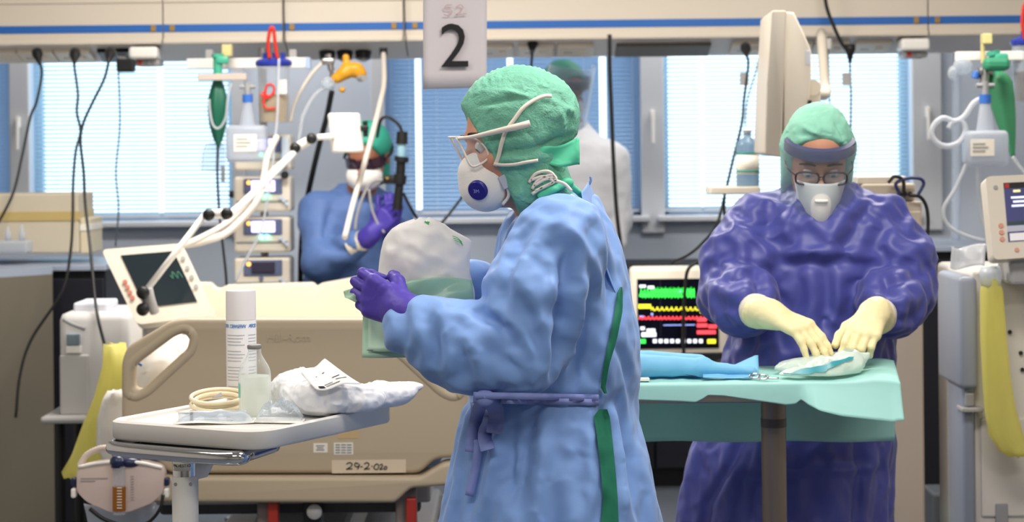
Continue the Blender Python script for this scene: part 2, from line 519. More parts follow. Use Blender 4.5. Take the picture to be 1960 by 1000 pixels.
        for axn in range(3):
            o1, o2 = (axn + 1) % 3, (axn + 2) % 3
            s0 = [slice(None)] * 3; s1 = [slice(None)] * 3
            s0[axn] = slice(0, -1); s1[axn] = slice(1, None)
            A, B = ins[tuple(s0)], ins[tuple(s1)]
            e = np.argwhere(A != B)
            e = e[(e[:, o1] > 0) & (e[:, o2] > 0) & (e[:, o1] < n[o1] - 1) & (e[:, o2] < n[o2] - 1)]
            up = A[e[:, 0], e[:, 1], e[:, 2]]
            q = []
            for a1, a2 in ((1, 1), (0, 1), (0, 0), (1, 0)):
                k = e.copy(); k[:, o1] -= a1; k[:, o2] -= a2
                q.append(vid[k[:, 0], k[:, 1], k[:, 2]])
            q = np.stack(q, 1); q[~up] = q[~up][:, ::-1]
            F.append(q)
        F = np.concatenate(F)
        return v, F[(F >= 0).all(1)]
def vnormals(v, F):
    fn = np.cross(v[F[:, 2]] - v[F[:, 0]], v[F[:, 3]] - v[F[:, 1]])
    n = np.zeros_like(v)
    for k in range(4): np.add.at(n, F[:, k], fn)
    return n / np.maximum(np.linalg.norm(n, axis=1), 1e-12)[:, None]
def relax(v, F, it=2, lam=0.5):
    for _ in range(it):
        s = np.zeros_like(v); c = np.zeros(len(v))
        for a, b in ((0, 1), (1, 2), (2, 3), (3, 0)):
            np.add.at(s, F[:, a], v[F[:, b]]); np.add.at(c, F[:, a], 1)
            np.add.at(s, F[:, b], v[F[:, a]]); np.add.at(c, F[:, b], 1)
        v = v + lam * (s / np.maximum(c, 1)[:, None] - v)
    return v
def seg_fold(v, segs):
    """raised (amp > 0) or sunk (amp < 0) soft creases along polylines: (points, width, amp)"""
    out = np.zeros(len(v))
    for pts, w, amp in segs:
        pts = smooth_path(pts, 4) if len(pts) > 2 else [Vector(p) for p in pts]
        best = np.full(len(v), 9.0); tt = np.zeros(len(v)); m = len(pts) - 1
        for i in range(m):
            a = np.array(pts[i]); ab = np.array(pts[i + 1]) - a
            t = np.clip(((v - a) @ ab) / max(1e-12, ab @ ab), 0, 1)
            dd = np.linalg.norm(v - a - t[:, None] * ab, axis=1)
            u = dd < best; best[u] = dd[u]; tt[u] = (i + t[u]) / m
        out += 1.35 * amp * np.exp(-(best / w) ** 1.4) * np.clip(np.sin(np.pi * np.clip(tt * 0.9 + 0.05, 0, 1)) * 1.6, 0, 1)
    return out
# ------------------------------------------------------------------ common materials
m_wall = mat('wall_paint', (200, 210, 226), 0.75, bump=0.05, bscale=90)
m_wall_side = mat('side_wall_paint', (205, 200, 192), 0.8)
m_ceil = mat('ceiling_paint', (235, 232, 226), 0.85)
m_floor = mat('floor_vinyl', (92, 98, 108), 0.4, var=0.12, vscale=3)
m_alu = mat('window_frame_grey', (200, 204, 212), 0.5)
m_cream = mat('cream_enamel', (206, 196, 182), 0.42, var=0.03, vscale=3)
m_cream2 = mat('cream_plastic', (229, 219, 203), 0.45)
m_white = mat('white_plastic', (236, 233, 228), 0.4)
m_grey = mat('grey_plastic', (150, 150, 152), 0.5)
m_midgrey = mat('mid_grey_enamel', (168, 166, 166), 0.45)
m_black = mat('black_rubber', (18, 18, 20), 0.45)
m_navy = mat('dark_navy_laminate', (14, 15, 27), 0.5)
m_blue = mat('blue_stripe', (38, 96, 172), 0.4)
m_ochre = mat('ochre_clip', (150, 120, 62), 0.5)
m_red = mat('red_plastic', (190, 38, 30), 0.4)
m_chrome = mat('chrome', (214, 214, 218), 0.08, metal=1.0)
m_steel = mat('brushed_steel', (165, 162, 160), 0.3, metal=0.9)
m_glass = film('window_glass', (235, 245, 250), 0.06, 0.02, gloss=0.3)
m_clear = film('clear_plastic', (225, 232, 240), 0.22, 0.12, gloss=0.5)
m_clear2 = film('cloudy_plastic', (222, 228, 238), 0.55, 0.25, gloss=0.35, trl=0.4)
m_hose = mat('ivory_hose', (218, 210, 200), 0.4)
m_tubewhite = film('clear_tubing', (232, 236, 242), 0.6, 0.2, gloss=0.3, trl=0.3)
m_paper = mat('paper_label', (232, 226, 214), 0.7)
m_ink = mat('black_ink', (28, 26, 28), 0.7)
m_greyink = mat('grey_print', (140, 140, 145), 0.7)
m_redink = mat('red_marker', (215, 45, 35), 0.6)

def pbox(bm, x0, y0, x1, y1, d, depth, bev=0.004, M=None):
    c = P((x0 + x1) / 2, (y0 + y1) / 2, d) + V((0, depth / 2, 0))
    return box(bm, c, (abs(x1 - x0) * d / FPX, depth, abs(y1 - y0) * d / FPX), bev, 2, M)
def struct(name, bm, m, parent=None):
    o = obj(name, bm, m, parent)
    if parent is None: o['kind'] = 'structure'
    return o

# ------------------------------------------------------------------ room shell
YB = 9.6; XL, XR, YF, ZC = -3.4, 3.4, -1.6, 3.0
bm = NB(); box(bm, (0, (YB + YF) / 2 + 0.1, -0.05), (XR - XL + 0.4, YB - YF + 0.6, 0.1)); struct('floor', bm, m_floor)
bm = NB(); box(bm, (0, (YB + YF) / 2 + 0.1, ZC + 0.05), (XR - XL + 0.4, YB - YF + 0.6, 0.1)); struct('ceiling', bm, m_ceil)
bm = NB(); box(bm, (XL - 0.05, (YB + YF) / 2, ZC / 2), (0.1, YB - YF, ZC)); struct('wall_left', bm, m_wall_side)
bm = NB(); box(bm, (XR + 0.05, (YB + YF) / 2, ZC / 2), (0.1, YB - YF, ZC)); struct('wall_right', bm, m_wall_side)
bm = NB(); box(bm, (0, YF - 0.05, ZC / 2), (XR - XL, 0.1, ZC)); struct('wall_front', bm, m_wall_side)
def wx(px): return (px - HX) * YB / FPX
ZS, ZT = 1.195, 2.42          # sill and head of the windows
OPEN = [(-2.55, wx(30)), (wx(58), wx(446)), (wx(735), wx(1228)), (wx(1268), wx(1745))]
bm = NB()
def wpiece(x0, x1, z0, z1): box(bm, ((x0 + x1) / 2, YB + 0.1, (z0 + z1) / 2), (x1 - x0, 0.2, z1 - z0))
wpiece(XL, XR, 0, ZS); wpiece(XL, XR, ZT, ZC)
edges = [XL] + [e for o in OPEN for e in o] + [XR]
for i in range(0, len(edges), 2): wpiece(edges[i], edges[i + 1], ZS, ZT)
struct('wall_back', bm, m_wall)
for wi, (x0, x1) in enumerate(OPEN):
    root = bpy.data.objects.new('window_%d' % (wi + 1), None); C.objects.link(root); root.location = ((x0 + x1) / 2, YB + 0.1, ZS)
    ORG[root] = V(root.location); root['kind'] = 'structure'
    bm = NB(); t = 0.035; yy = YB + 0.13
    box(bm, ((x0 + x1) / 2, yy, ZS + t / 2), (x1 - x0, 0.06, t), 0.004); box(bm, ((x0 + x1) / 2, yy, ZT - t / 2), (x1 - x0, 0.06, t), 0.004)
    box(bm, (x0 + t / 2, yy, (ZS + ZT) / 2), (t, 0.06, ZT - ZS), 0.004); box(bm, (x1 - t / 2, yy, (ZS + ZT) / 2), (t, 0.06, ZT - ZS), 0.004)
    obj('window_frame', bm, m_alu, root)
    bm = NB(); box(bm, ((x0 + x1) / 2, yy, (ZS + ZT) / 2), (x1 - x0 - 0.04, 0.006, ZT - ZS - 0.04)); obj('pane', bm, m_glass, root)
    bm = NB(); box(bm, ((x0 + x1) / 2, YB - 0.02, ZS - 0.012), (x1 - x0 + 0.06, 0.16, 0.024), 0.004); obj('window_sill', bm, m_alu, root)
# raised frame posts beside the openings
for i, (a, b) in enumerate(((22, 60), (446, 470), (712, 737), (1226, 1270), (1743, 1800))):
    bm = NB(); box(bm, ((wx(a) + wx(b)) / 2, YB - 0.02, (ZS + ZT) / 2 - 0.03), (wx(b) - wx(a), 0.05, ZT - ZS + 0.1), 0.006)
    o = struct('trim_%d' % (i + 1), bm, m_alu)
    if i in (0, 3, 4):
        px = (a + b) / 2; bm = NB()
        box(bm, (wx(px), YB - 0.06, 1.545 + 0.11), (0.02, 0.03, 0.05), 0.005); cyl(bm, (wx(px), YB - 0.075, 1.66), (wx(px), YB - 0.085, 1.53), 0.009, 0.008, 10)
        obj('window_handle', bm, m_white, o)

# ------------------------------------------------------------------ blinds
m_slat = film('white_blind_slat', (196, 226, 242), 0.97, 0.5, gloss=0.03, trl=0.33)
m_slat_blue = film('blue_grey_blind_slat', (140, 162, 190), 1.0, 0.5, gloss=0.0, trl=0.5)
def blind(x0, x1, tilt, m, label, group=None, z1=2.36, pitch=0.0195):
    t = thing('window_blind', label, 'blind', ((x0 + x1) / 2, YB + 0.05, ZS + 0.01), group)
    bm = NB(); z = ZS + 0.035; w = 0.0125; yy = YB + 0.05; c, s = math.cos(tilt), math.sin(tilt)
    while z < z1:
        pr = [(-w, 0), (0, 0.0016), (w, 0)]
        top = []
        for a, h in pr:
            y_ = yy + a * c - h * s; z_ = z - a * s + h * c     # front edge (towards room) raised when tilted
            top.append((bm.verts.new((x0, y_, z_)), bm.verts.new((x1, y_, z_))))
        for i in range(2): bm.faces.new((top[i][0], top[i][1], top[i + 1][1], top[i + 1][0]))
        z += pitch
    o = obj('slats', bm, m, t); o['kind'] = 'stuff'
    bm = NB(); box(bm, ((x0 + x1) / 2, yy, z1 + 0.02), (x1 - x0, 0.03, 0.03), 0.003); obj('head_rail', bm, m_alu, t)
    bm = NB(); box(bm, ((x0 + x1) / 2, yy, ZS + 0.022), (x1 - x0, 0.02, 0.014), 0.003); obj('bottom_rail', bm, m_alu, t)
    for k in (0.18, 0.82):
        bm = NB(); cyl(bm, (x0 + (x1 - x0) * k, yy - 0.014, ZS + 0.02), (x0 + (x1 - x0) * k, yy - 0.014, z1 + 0.02), 0.0008, n=5); obj('ladder_cord', bm, m_alu, t)
blind(-2.54, wx(24), 1.0, m_slat_blue, 'closed grey-blue blind in the window past the cream box')
blind(wx(62), wx(300), 0.5, m_slat, 'bright open white blind behind the hanging plug cables')
blind(wx(309), wx(442), 0.5, m_slat, 'bright open white blind behind the long green breathing bag')
blind(wx(738), wx(795), 0.86, m_slat_blue, 'narrow blue blind strip beside the yellow gas regulator')
blind(wx(806), wx(972), 0.86, m_slat_blue, 'blue closed blind behind the sheet with the number 2')
blind(wx(983), wx(1149), 0.86, m_slat_blue, 'blue closed blind behind the person in the white coverall')
blind(wx(1162), wx(1224), 0.86, m_slat_blue, 'narrow blue blind strip between black cable and grey window post')
blind(wx(1272), wx(1343), 0.42, m_slat, 'bright narrow white blind right beside the grey window post')
blind(wx(1349), wx(1741), 0.42, m_slat, 'bright wide white blind behind the clear fluid bottle on the shelf')

# ------------------------------------------------------------------ base cabinets along the back wall
def cabinet(x0, x1, y0, y1, z1, label, doors, group=None, topm=None, bodym=None):
    t = thing('base_cabinet', label, 'cabinet', ((x0 + x1) / 2, (y0 + y1) / 2, 0), group)
    bm = NB(); box(bm, ((x0 + x1) / 2, (y0 + y1) / 2 + 0.01, z1 / 2 + 0.04), (x1 - x0, y1 - y0 - 0.02, z1 - 0.08), 0.004); obj('body', bm, bodym or m_navy, t)
    bm = NB(); box(bm, ((x0 + x1) / 2, (y0 + y1) / 2 + 0.03, 0.04), (x1 - x0 - 0.02, y1 - y0 - 0.08, 0.08)); obj('plinth', bm, m_black, t)
    w = (x1 - x0) / doors
    for i in range(doors):
        bm = NB(); box(bm, (x0 + w * (i + 0.5), y0 - 0.004, z1 / 2 + 0.03), (w - 0.008, 0.02, z1 - 0.13), 0.003); d = obj('door', bm, bodym or m_navy, t)
        bm = NB(); hx = x0 + w * (i + (0.88 if i % 2 == 0 else 0.12)); cyl(bm, (hx, y0 - 0.034, z1 - 0.28), (hx, y0 - 0.034, z1 - 0.15), 0.005, n=10)
        cyl(bm, (hx, y0 - 0.036, z1 - 0.27), (hx, y0 - 0.012, z1 - 0.27), 0.004, n=8); cyl(bm, (hx, y0 - 0.036, z1 - 0.16), (hx, y0 - 0.012, z1 - 0.16), 0.004, n=8)
        obj('handle', bm, m_steel, d)
    bm = NB(); box(bm, ((x0 + x1) / 2, (y0 + y1) / 2 - 0.01, z1 + 0.006), (x1 - x0 + 0.02, y1 - y0 + 0.03, 0.022), 0.004); obj('worktop', bm, topm or mat('blue_grey_worktop', (150, 160, 178), 0.35), t)
    return t
cabinet(-2.75, -1.575, 8.05, 8.62, 1.068, 'dark navy base cabinet under the cream box and hanging cables', 2)
cabinet(1.56, 2.9, 8.15, 8.72, 1.10, 'dark navy base cabinet behind the cream pillar cabinet', 2)
cabinet(0.2, 1.45, 9.22, 9.56, 0.98, 'low dark cabinet behind the wave monitor and person in white', 3, topm=m_navy)
# rounded grey-beige cabinet end beside the dark doors
t = thing('end_panel', 'rounded grey-beige cabinet end beside the dark navy doors', 'panel', (-2.18, 7.86, 0))
bm = NB()
prof = [V((-2.75, 7.98, 0)), V((-2.75, 7.76, 0)), V((-2.0, 7.72, 0)), V((-1.76, 7.98, 0))]
prism(bm, rounded(prof, [0.0, 0.02, 0.5, 0.0], 14), (0, 0, 1.055))
obj('panel', bm, mat('grey_beige_laminate', (104, 98, 86), 0.6, var=0.05, vscale=2), t, auto=35)
bm = NB(); prism(bm, [p + V((0, 0, 1.055)) for p in rounded(prof, [0.0, 0.02, 0.5, 0.0], 14)], (0, 0, 0.03)); obj('top_edge', bm, mat('blue_grey_worktop'), t, auto=35)

# big cream carton on the worktop
t = thing('carton', 'big cream carton with a tan tape band on the worktop', 'box', P(60, 488, 8.2))
bm = NB(); pbox(bm, -120, 372, 150, 486, 8.18, 0.3, 0.006); obj('body', bm, mat('cream_card', (196, 186, 166), 0.7, var=0.05), t)
bm = NB(); pbox(bm, -120, 406, 150.6, 424, 8.176, 0.305, 0.001); obj('tape', bm, mat('tan_tape', (186, 164, 108), 0.4), t)
t = thing('carton', 'small pale cardboard box pushed against the big cream carton', 'box', P(160, 488, 8.3))
bm = NB(); pbox(bm, 153, 418, 172, 486, 8.2, 0.25, 0.005); obj('body', bm, mat('pale_card', (206, 196, 170), 0.7), t)
bm = NB(); pbox(bm, 152.6, 430, 172.6, 442, 8.196, 0.256, 0.001); obj('tape', bm, mat('white_tape', (228, 224, 214), 0.5), t)
bm = NB(); pbox(bm, -40, 462, 52, 486, 8.06, 0.1, 0.008)
tag(obj('plastic_tray', bm, m_clear2), 'cloudy plastic tray in front of the big cream carton', 'tray')
for px, h in ((15, 26), (42, 30)):
    bm = NB(); b0 = P(px, 461, 8.11); lathe(bm, b0, [(0.012, 0), (0.013, 0.03), (0.006, 0.04), (0.006, h * 0.002), (0.001, h * 0.002 + 0.002)], 12)
    tag(obj('vial', bm, m_clear2, smooth=True), ('shorter' if h < 28 else 'taller') + ' clear vial standing on the cloudy plastic tray', 'vial', 'vials on the plastic tray')

# ------------------------------------------------------------------ service beam over the bed heads
DB = 8.45
ZF0 = 1.957; ZB0 = 1.895
def bx_(px): return (px - HX) * DB / FPX
def bz(px, py): return P(px, py, DB).z
t = beam = thing('service_beam', 'long cream bedhead service beam with a blue stripe', 'service beam', (0, DB + 0.15, ZB0))
BX0, BX1 = -2.9, 2.9
bm = NB()
prism(bm, [V((BX0, DB + 0.012, 2.62)), V((BX0, DB + 0.012, ZF0)), V((BX0, DB + 0.26, ZB0)), V((BX0, DB + 0.34, ZB0)), V((BX0, DB + 0.34, 2.62))], (BX1 - BX0, 0, 0))
obj('body', bm, mat('beam_underside_grey', (216, 209, 205), 0.5), t)
seams = [-420, 315, 545, 775, 1778, 2400]
for i in range(5):
    a, b = bx_(seams[i]) + 0.0025, bx_(seams[i + 1]) - 0.0025
    bm = NB(); box(bm, ((a + b) / 2, DB, (ZF0 + 2.60) / 2 + 0.005), (b - a, 0.024, 2.60 - ZF0), 0.003); p = obj('front_panel', bm, m_cream, t)
    bm = NB(); zt = 2.015; box(bm, ((a + b) / 2, DB - 0.013, zt), (b - a, 0.004, 0.031), 0.0005); obj('blue_stripe', bm, m_blue, p)
    bm = NB(); box(bm, ((a + b) / 2, DB - 0.02, 1.962), (b - a, 0.03, 0.022), 0.006); obj('lip', bm, m_cream, p)
    bm = NB(); box(bm, ((a + b) / 2, DB - 0.014, 2.125), (b - a, 0.01, 0.012), 0.003); obj('ridge', bm, m_cream, p)
for px in (297, 333, 562, 757, 797, 1755, 1795):
    bm = NB(); box(bm, (bx_(px), DB - 0.017, 2.015), (0.021, 0.008, 0.025), 0.002); obj('stripe_clip', bm, m_ochre, t)
sl = V((0, 0.248, ZB0 - ZF0)); SLM = basis(sl, sl.cross(V((1, 0, 0))) * -1)   # local y runs down the sloped face
SN = SLM @ V((0, 0, 1))
if SN.z > 0: SN = -SN
def on_slope(px, k): 
    d_ = DB + 0.012 + 0.248 * k
    return V(((px - HX) * d_ / FPX, d_, ZF0 + (ZB0 - ZF0) * k))
def socket(px, w=68, dark=False, plug=False):
    c = on_slope(px, 0.55)
    bm = NB(); box(bm, c + SN * 0.008, (w * 8.6 / FPX, 0.15, 0.018), 0.004, 2, SLM); p = obj('socket_plate', bm, m_black if dark else m_cream2, t)
    bm = NB(); box(bm, c + SN * 0.019 + V((0.028, 0.0, 0)), (0.03, 0.05, 0.008), 0.003, 2, SLM); obj('switch', bm, m_cream2, p)
    bm = NB()
    for o_ in (-0.012, 0, 0.012): cyl(bm, c + SN * 0.0165 + V((-0.03 + o_, 0, 0)), c + SN * 0.0185 + V((-0.03 + o_, 0, 0)), 0.004, n=8)
    obj('socket_hole', bm, m_black, p)
for px in (5, 75, 146, 950, 1028, 1103, 1435, 1520, 1590, 1670): socket(px)
socket(224, 60, True)
bm = NB(); c = on_slope(1270, 0.6); box(bm, c + SN * 0.006, (180 * 8.6 / FPX, 0.16, 0.014), 0.003, 2, SLM); g = obj('dark_cover', bm, mat('taupe_cover', (106, 98, 90), 0.6), t)
for px in (288, 1741):     # bedside call and light units
    c = on_slope(px, 0.45)
    bm = NB(); box(bm, c + V((0, -0.09, -0.012)), (0.118, 0.13, 0.05), 0.014, 3); h = obj('call_unit', bm, m_white, t)
    bm = NB(); box(bm, c + V((0.008, -0.05, -0.05)), (0.10, 0.12, 0.03), 0.01, 2); obj('lower_housing', bm, m_midgrey, h)
    bm = NB(); cyl(bm, c + V((-0.02, -0.11, -0.05)), c + V((-0.02, -0.118, -0.05)), 0.009, n=14); obj('red_button', bm, m_red, h)
    bm = NB(); cyl(bm, c + V((0.018, -0.11, -0.05)), c + V((0.018, -0.118, -0.05)), 0.009, n=14); obj('dark_button', bm, m_grey, h)
for px in (628, 662, 697):   # gas outlets
    c = on_slope(px, 0.6)
    bm = NB(); cyl(bm, c, c + SN * 0.03, 0.034, 0.03, 20); p = obj('gas_outlet', bm, m_black, t, auto=40)
    bm = NB(); cyl(bm, c + SN * 0.03, c + SN * 0.038, 0.019, n=16); obj('outlet_ring', bm, m_steel, p, auto=40)

# hanging number sheet (paper, near)
DS = 5.4
t = thing('number_sheet', 'white paper sheet printed with a big black number 2', 'sign', P(871, 170, DS))
bm = NB(); sheet(bm, lambda u, v: P(810 + u * 122, -240 + v * 411 - 3 * u, DS) + V((0, 0.004 * math.sin(u * 3.1) - 0.006 * math.sin(v * 2.5), 0)), 10, 14, 0.0004); obj('paper', bm, mat('sheet_paper', (214, 206, 210), 0.8), t, smooth=True)
def strokes(name, paths, r, m, parent, n=6, flat=None):
    bm = NB()
    for p in paths: tube(bm, p, r, n, 6, flat)
    return obj(name, bm, m, parent, smooth=True)
Tz = text('number', '2', P(870, 92, DS - 0.0125), 0.162, m_ink, t, ex=0.0002)
def stroke_px(pts, d): return [P(x, y, d) for x, y in pts]
strokes('handwriting', [stroke_px([(866, 9), (854, 10), (852, 17), (862, 18), (865, 24), (858, 29), (850, 28)], DS - 0.012),
                        stroke_px([(873, 14), (880, 9), (886, 13), (882, 21), (873, 28), (881, 27), (893, 26)], DS - 0.012)], 0.0011, mat('faded_red_ink', (206, 168, 172), 0.7), t)
for px in (822, 918):
    bm = NB(); cyl(bm, P(px, -236, DS), P(px, -236, DS) + V((0, 0, ZC - P(px, -236, DS).z)), 0.0008, n=5); obj('string', bm, m_greyink, t)

# ------------------------------------------------------------------ ceiling luminaires, the two added for the back wall included
m_lum = mat('lamp_diffuser', (255, 246, 232), 0.6, emit=(255, 240, 220), estr=1.2)
for i, (lx, ly, pw) in enumerate(LUMS):
    t = thing('ceiling_luminaire', 'flat rectangular ceiling light panel with a glowing diffuser', 'light', (lx, ly, ZC), 'ceiling light panels')
    bm = NB(); box(bm, (lx, ly, ZC - 0.02), (1.25, 0.65, 0.04), 0.004); obj('housing', bm, m_white, t)
    bm = NB(); box(bm, (lx, ly, ZC - 0.045), (1.17, 0.57, 0.012), 0.004); obj('diffuser', bm, m_lum, t)
# ------------------------------------------------------------------ cables hanging from the beam
def cable(pts, label, d=8.38, r=0.0055, plug=None, m=None, group=None, d2=None, cat='cable'):
    n = len(pts)
    ps = [P(x, y, d if d2 is None else d + (d2 - d) * i / (n - 1)) for i, (x, y) in enumerate(pts)]
    t = thing('power_cable', label, cat, ps[-1], group)
    bm = NB(); tube(bm, ps, r, 7, 8); obj('cord', bm, m or m_black, t, smooth=True)
    if plug:
        a = ps[0]; dv = (ps[1] - ps[0]).normalized()
        bm = NB(); lathe(bm, a - dv * 0.035, [(0.021, 0), (0.022, 0.02), (0.016, 0.035), (0.009, 0.06), (0.006, 0.075)], 14, dv); obj('plug', bm, m_black, t, smooth=True)
cable([(73, 110), (80, 140), (70, 195), (58, 225), (42, 300), (25, 370), (-10, 440)], 'black plug cable hanging before the left window post', plug=1, d=8.38, d2=8.05)
cable([(143, 110), (142, 125), (149, 180), (147, 215), (154, 252), (145, 290), (140, 350), (139, 420), (134, 490), (118, 560), (60, 650), (38, 720), (30, 800)], 'black plug cable drooping in a loop past the rounded cabinet end', plug=1, d=8.1, d2=7.65)
cable([(210, 108), (200, 150), (178, 195), (160, 235), (154, 270), (160, 330), (163, 390), (172, 470), (184, 590), (200, 660), (216, 715), (220, 750)], 'long black cable running down past the white ventilator cart', plug=1, d=8.0, d2=6.62)
cable([(226, 128), (229, 190), (229, 250), (222, 330), (227, 400), (221, 472)], 'thin grey cable hanging straight below the dark power adapter', r=0.0035, m=mat('grey_cable', (70, 78, 92), 0.5))
bm = NB(); pbox(bm, 222, 112, 256, 138, 8.36, 0.05, 0.008); tag(obj('power_adapter', bm, m_black), 'black power adapter block plugged in under the beam', 'adapter')
cable([(542, -60), (544, 40), (546, 80), (553, 106)], 'thin dark cord hanging before the beam near the red strap', d=8.40, r=0.0026)
cable([(773, -60), (775, 40), (777, 80), (781, 108)], 'thin dark cord hanging before the beam beside the number sheet', d=8.40, r=0.0026)
cable([(1019, 90), (1016, 132), (1008, 146), (985, 190), (960, 260), (900, 360), (886, 376), (848, 424), (800, 470)], 'black cable passing behind the white mask toward the bed', plug=1, d=8.5, d2=7.9)
cable([(1167, 66), (1167, 128), (1170, 200), (1174, 300), (1180, 400), (1188, 470), (1192, 510), (1225, 512)], 'thick black cable hanging in front of the white coverall', d=8.38, r=0.0085)
cable([(1576, -40), (1582, 12), (1598, 55), (1612, 84), (1628, 104)], 'black cable looped down across the beam beside the side-on screen', d=8.36, r=0.0075, plug=None)
cable([(1428, 98), (1432, 125), (1424, 190), (1420, 235), (1402, 310), (1388, 370), (1372, 430), (1345, 465), (1318, 488), (1286, 503)], 'black plug cable swinging past the fluid bottle shelf', plug=1, d=8.3, d2=7.5)
cable([(1455, 98), (1446, 140), (1431, 190), (1426, 240)], 'thin grey cord beside the fluid bottle shelf', r=0.003, m=mat('grey_cable'))
cable([(1585, 94), (1587, 150), (1588, 200)], 'pale thin cord hanging from a white plug behind the green hood', r=0.003, m=mat('grey_cable'))
cable([(1627, 102), (1627, 125), (1629, 180), (1628, 260)], 'black plug cord before the bright right window', r=0.004, plug=1)
cable([(1387, 372), (1386, 395), (1388, 425)], 'short black cord dangling below the bottle shelf', d=7.2, r=0.005)
bm = NB(); p = P(1584, 84, 8.37); cyl(bm, p + V((0, 0, 0.02)), p - V((0, 0, 0.02)), 0.018, 0.015, 14); tag(obj('plug', bm, m_white), 'white round plug in the beam socket', 'plug')
for px, lab in ((1424, 'small grey paper tag tied to the cord by the bottle shelf'), (1620, 'small grey paper tag tied to the cord by the green hood')):
    bm = NB(); pbox(bm, px - 8, 139, px + 9, 164, 8.30 if px < 1500 else 8.376, 0.003, 0.0008); tag(obj('cable_tag', bm, m_midgrey), lab, 'tag')

# ------------------------------------------------------------------ left hanging equipment
D = 8.2
t = thing('equipment_rail', 'short pale equipment rail below the beam holding the suction jar', 'rail', P(470, 121, 8.3))
bm = NB(); pbox(bm, 357, 111, 592, 131, 8.30, 0.03, 0.004); obj('bar', bm, m_white, t)
bm = NB(); pbox(bm, 585, 110, 594, 132, 8.29, 0.05, 0.004); obj('end_cap', bm, mat('pale_blue_cap', (170, 190, 222), 0.4), t)
for px in (400, 560):
    bm = NB(); pbox(bm, px - 7, 95, px + 7, 113, 8.31, 0.025, 0.003); obj('bracket', bm, m_midgrey, t)
bm = NB(); pbox(bm, 424, 85, 443, 108, D, 0.05, 0.004); tag(obj('yellow_clip_block', bm, mat('pale_yellow', (214, 200, 140), 0.5)), 'pale yellow clip block above the green connector', 'clip')

def blob(name, m, parent, lo, hi, h, fn, relaxn=1, disp=None):
    s = SDF(lo, hi, h); fn(s); v, F = s.mesh(); v = relax(v, F, relaxn)
    if disp is not None:
        n = vnormals(v, F); v = v + n * disp(v, n)[:, None]
    return npobj(name, v, F, m, parent)
m_bag = film('green_rubber_bag', (30, 120, 92), 0.88, 0.4, gloss=0.1, trl=0.3)
m_teal = mat('teal_connector', (70, 170, 140), 0.4)
def breath_bag(label, top, bot, w, d, gr, cone=False):
    a = P(top[0], top[1], d); b = P(bot[0], bot[1], d)
    t = thing('breathing_bag', label, 'bag', b, gr)
    dv = (b - a); L = dv.length
    bm = NB()
    prof = [(0.012, 0), (0.014, L * 0.06), (w * 0.6, L * 0.16), (w * 0.95, L * 0.34), (w, L * 0.5), (w * 0.85, L * 0.7), (w * 0.5, L * 0.88), (w * 0.22, L * 0.97), (0.008, L)] if not cone else [(0.02, 0), (w * 0.8, L * 0.05), (w, L * 0.14), (w * 0.95, L * 0.3), (w * 0.72, L * 0.55), (w * 0.42, L * 0.78), (w * 0.2, L * 0.93), (0.006, L)]
    rs = []
    x, y, dd = frame_to(dv); n = 28
    for r, z in prof:
        ring = []
        for k in range(n):
            th = 2 * math.pi * k / n
            rr = r * (1 + 0.10 * math.cos(5 * th) * (1 if 0.1 * L < z < 0.95 * L else 0))
            ring.append(bm.verts.new(a + dd * z + x * math.cos(th) * rr + y * math.sin(th) * rr))
        rs.append(ring)
    for i in range(len(rs) - 1):
        for k in range(n): bm.faces.new((rs[i][k], rs[i][(k + 1) % n], rs[i + 1][(k + 1) % n], rs[i + 1][k]))
    bm.faces.new(rs[0]); bm.faces.new(rs[-1])
    obj('bladder', bm, m_bag if not cone else film('bright_green_bag', (78, 166, 120), 0.95, 0.45, gloss=0.05, trl=0.25), t, smooth=True)
    bm = NB(); cyl(bm, a + dd * 0.01, a - dd * 0.06, 0.018, n=16); cyl(bm, a - dd * 0.06, a - dd * 0.075, 0.024, n=16); box(bm, a - dd * 0.05 + V((0.02, -0.01, 0.0)), (0.05, 0.03, 0.03), 0.008)
    obj('valve', bm, m_teal, t, auto=40)
    return t
breath_bag('long dark green breathing bag hanging from the short rail', (417, 140), (418, 282), 0.038, 8.16, None)
t = breath_bag('cone-shaped bright green breathing bag by the coiled clear tube', (1908, 138), (1940, 305), 0.045, 7.27, None, True)
bm = NB(); pbox(bm, 378, 141, 472, 154, 8.1, 0.02, 0.003); tag(obj('clamp_bar', bm, mat('beige_bar', (196, 182, 172), 0.5)), 'beige clamp bar crossing the long green breathing bag', 'clamp')
cable([(417, 282), (416, 330), (418, 380), (422, 430), (432, 520), (434, 560)], 'black cord hanging straight below the long green breathing bag', d=8.14, r=0.005)

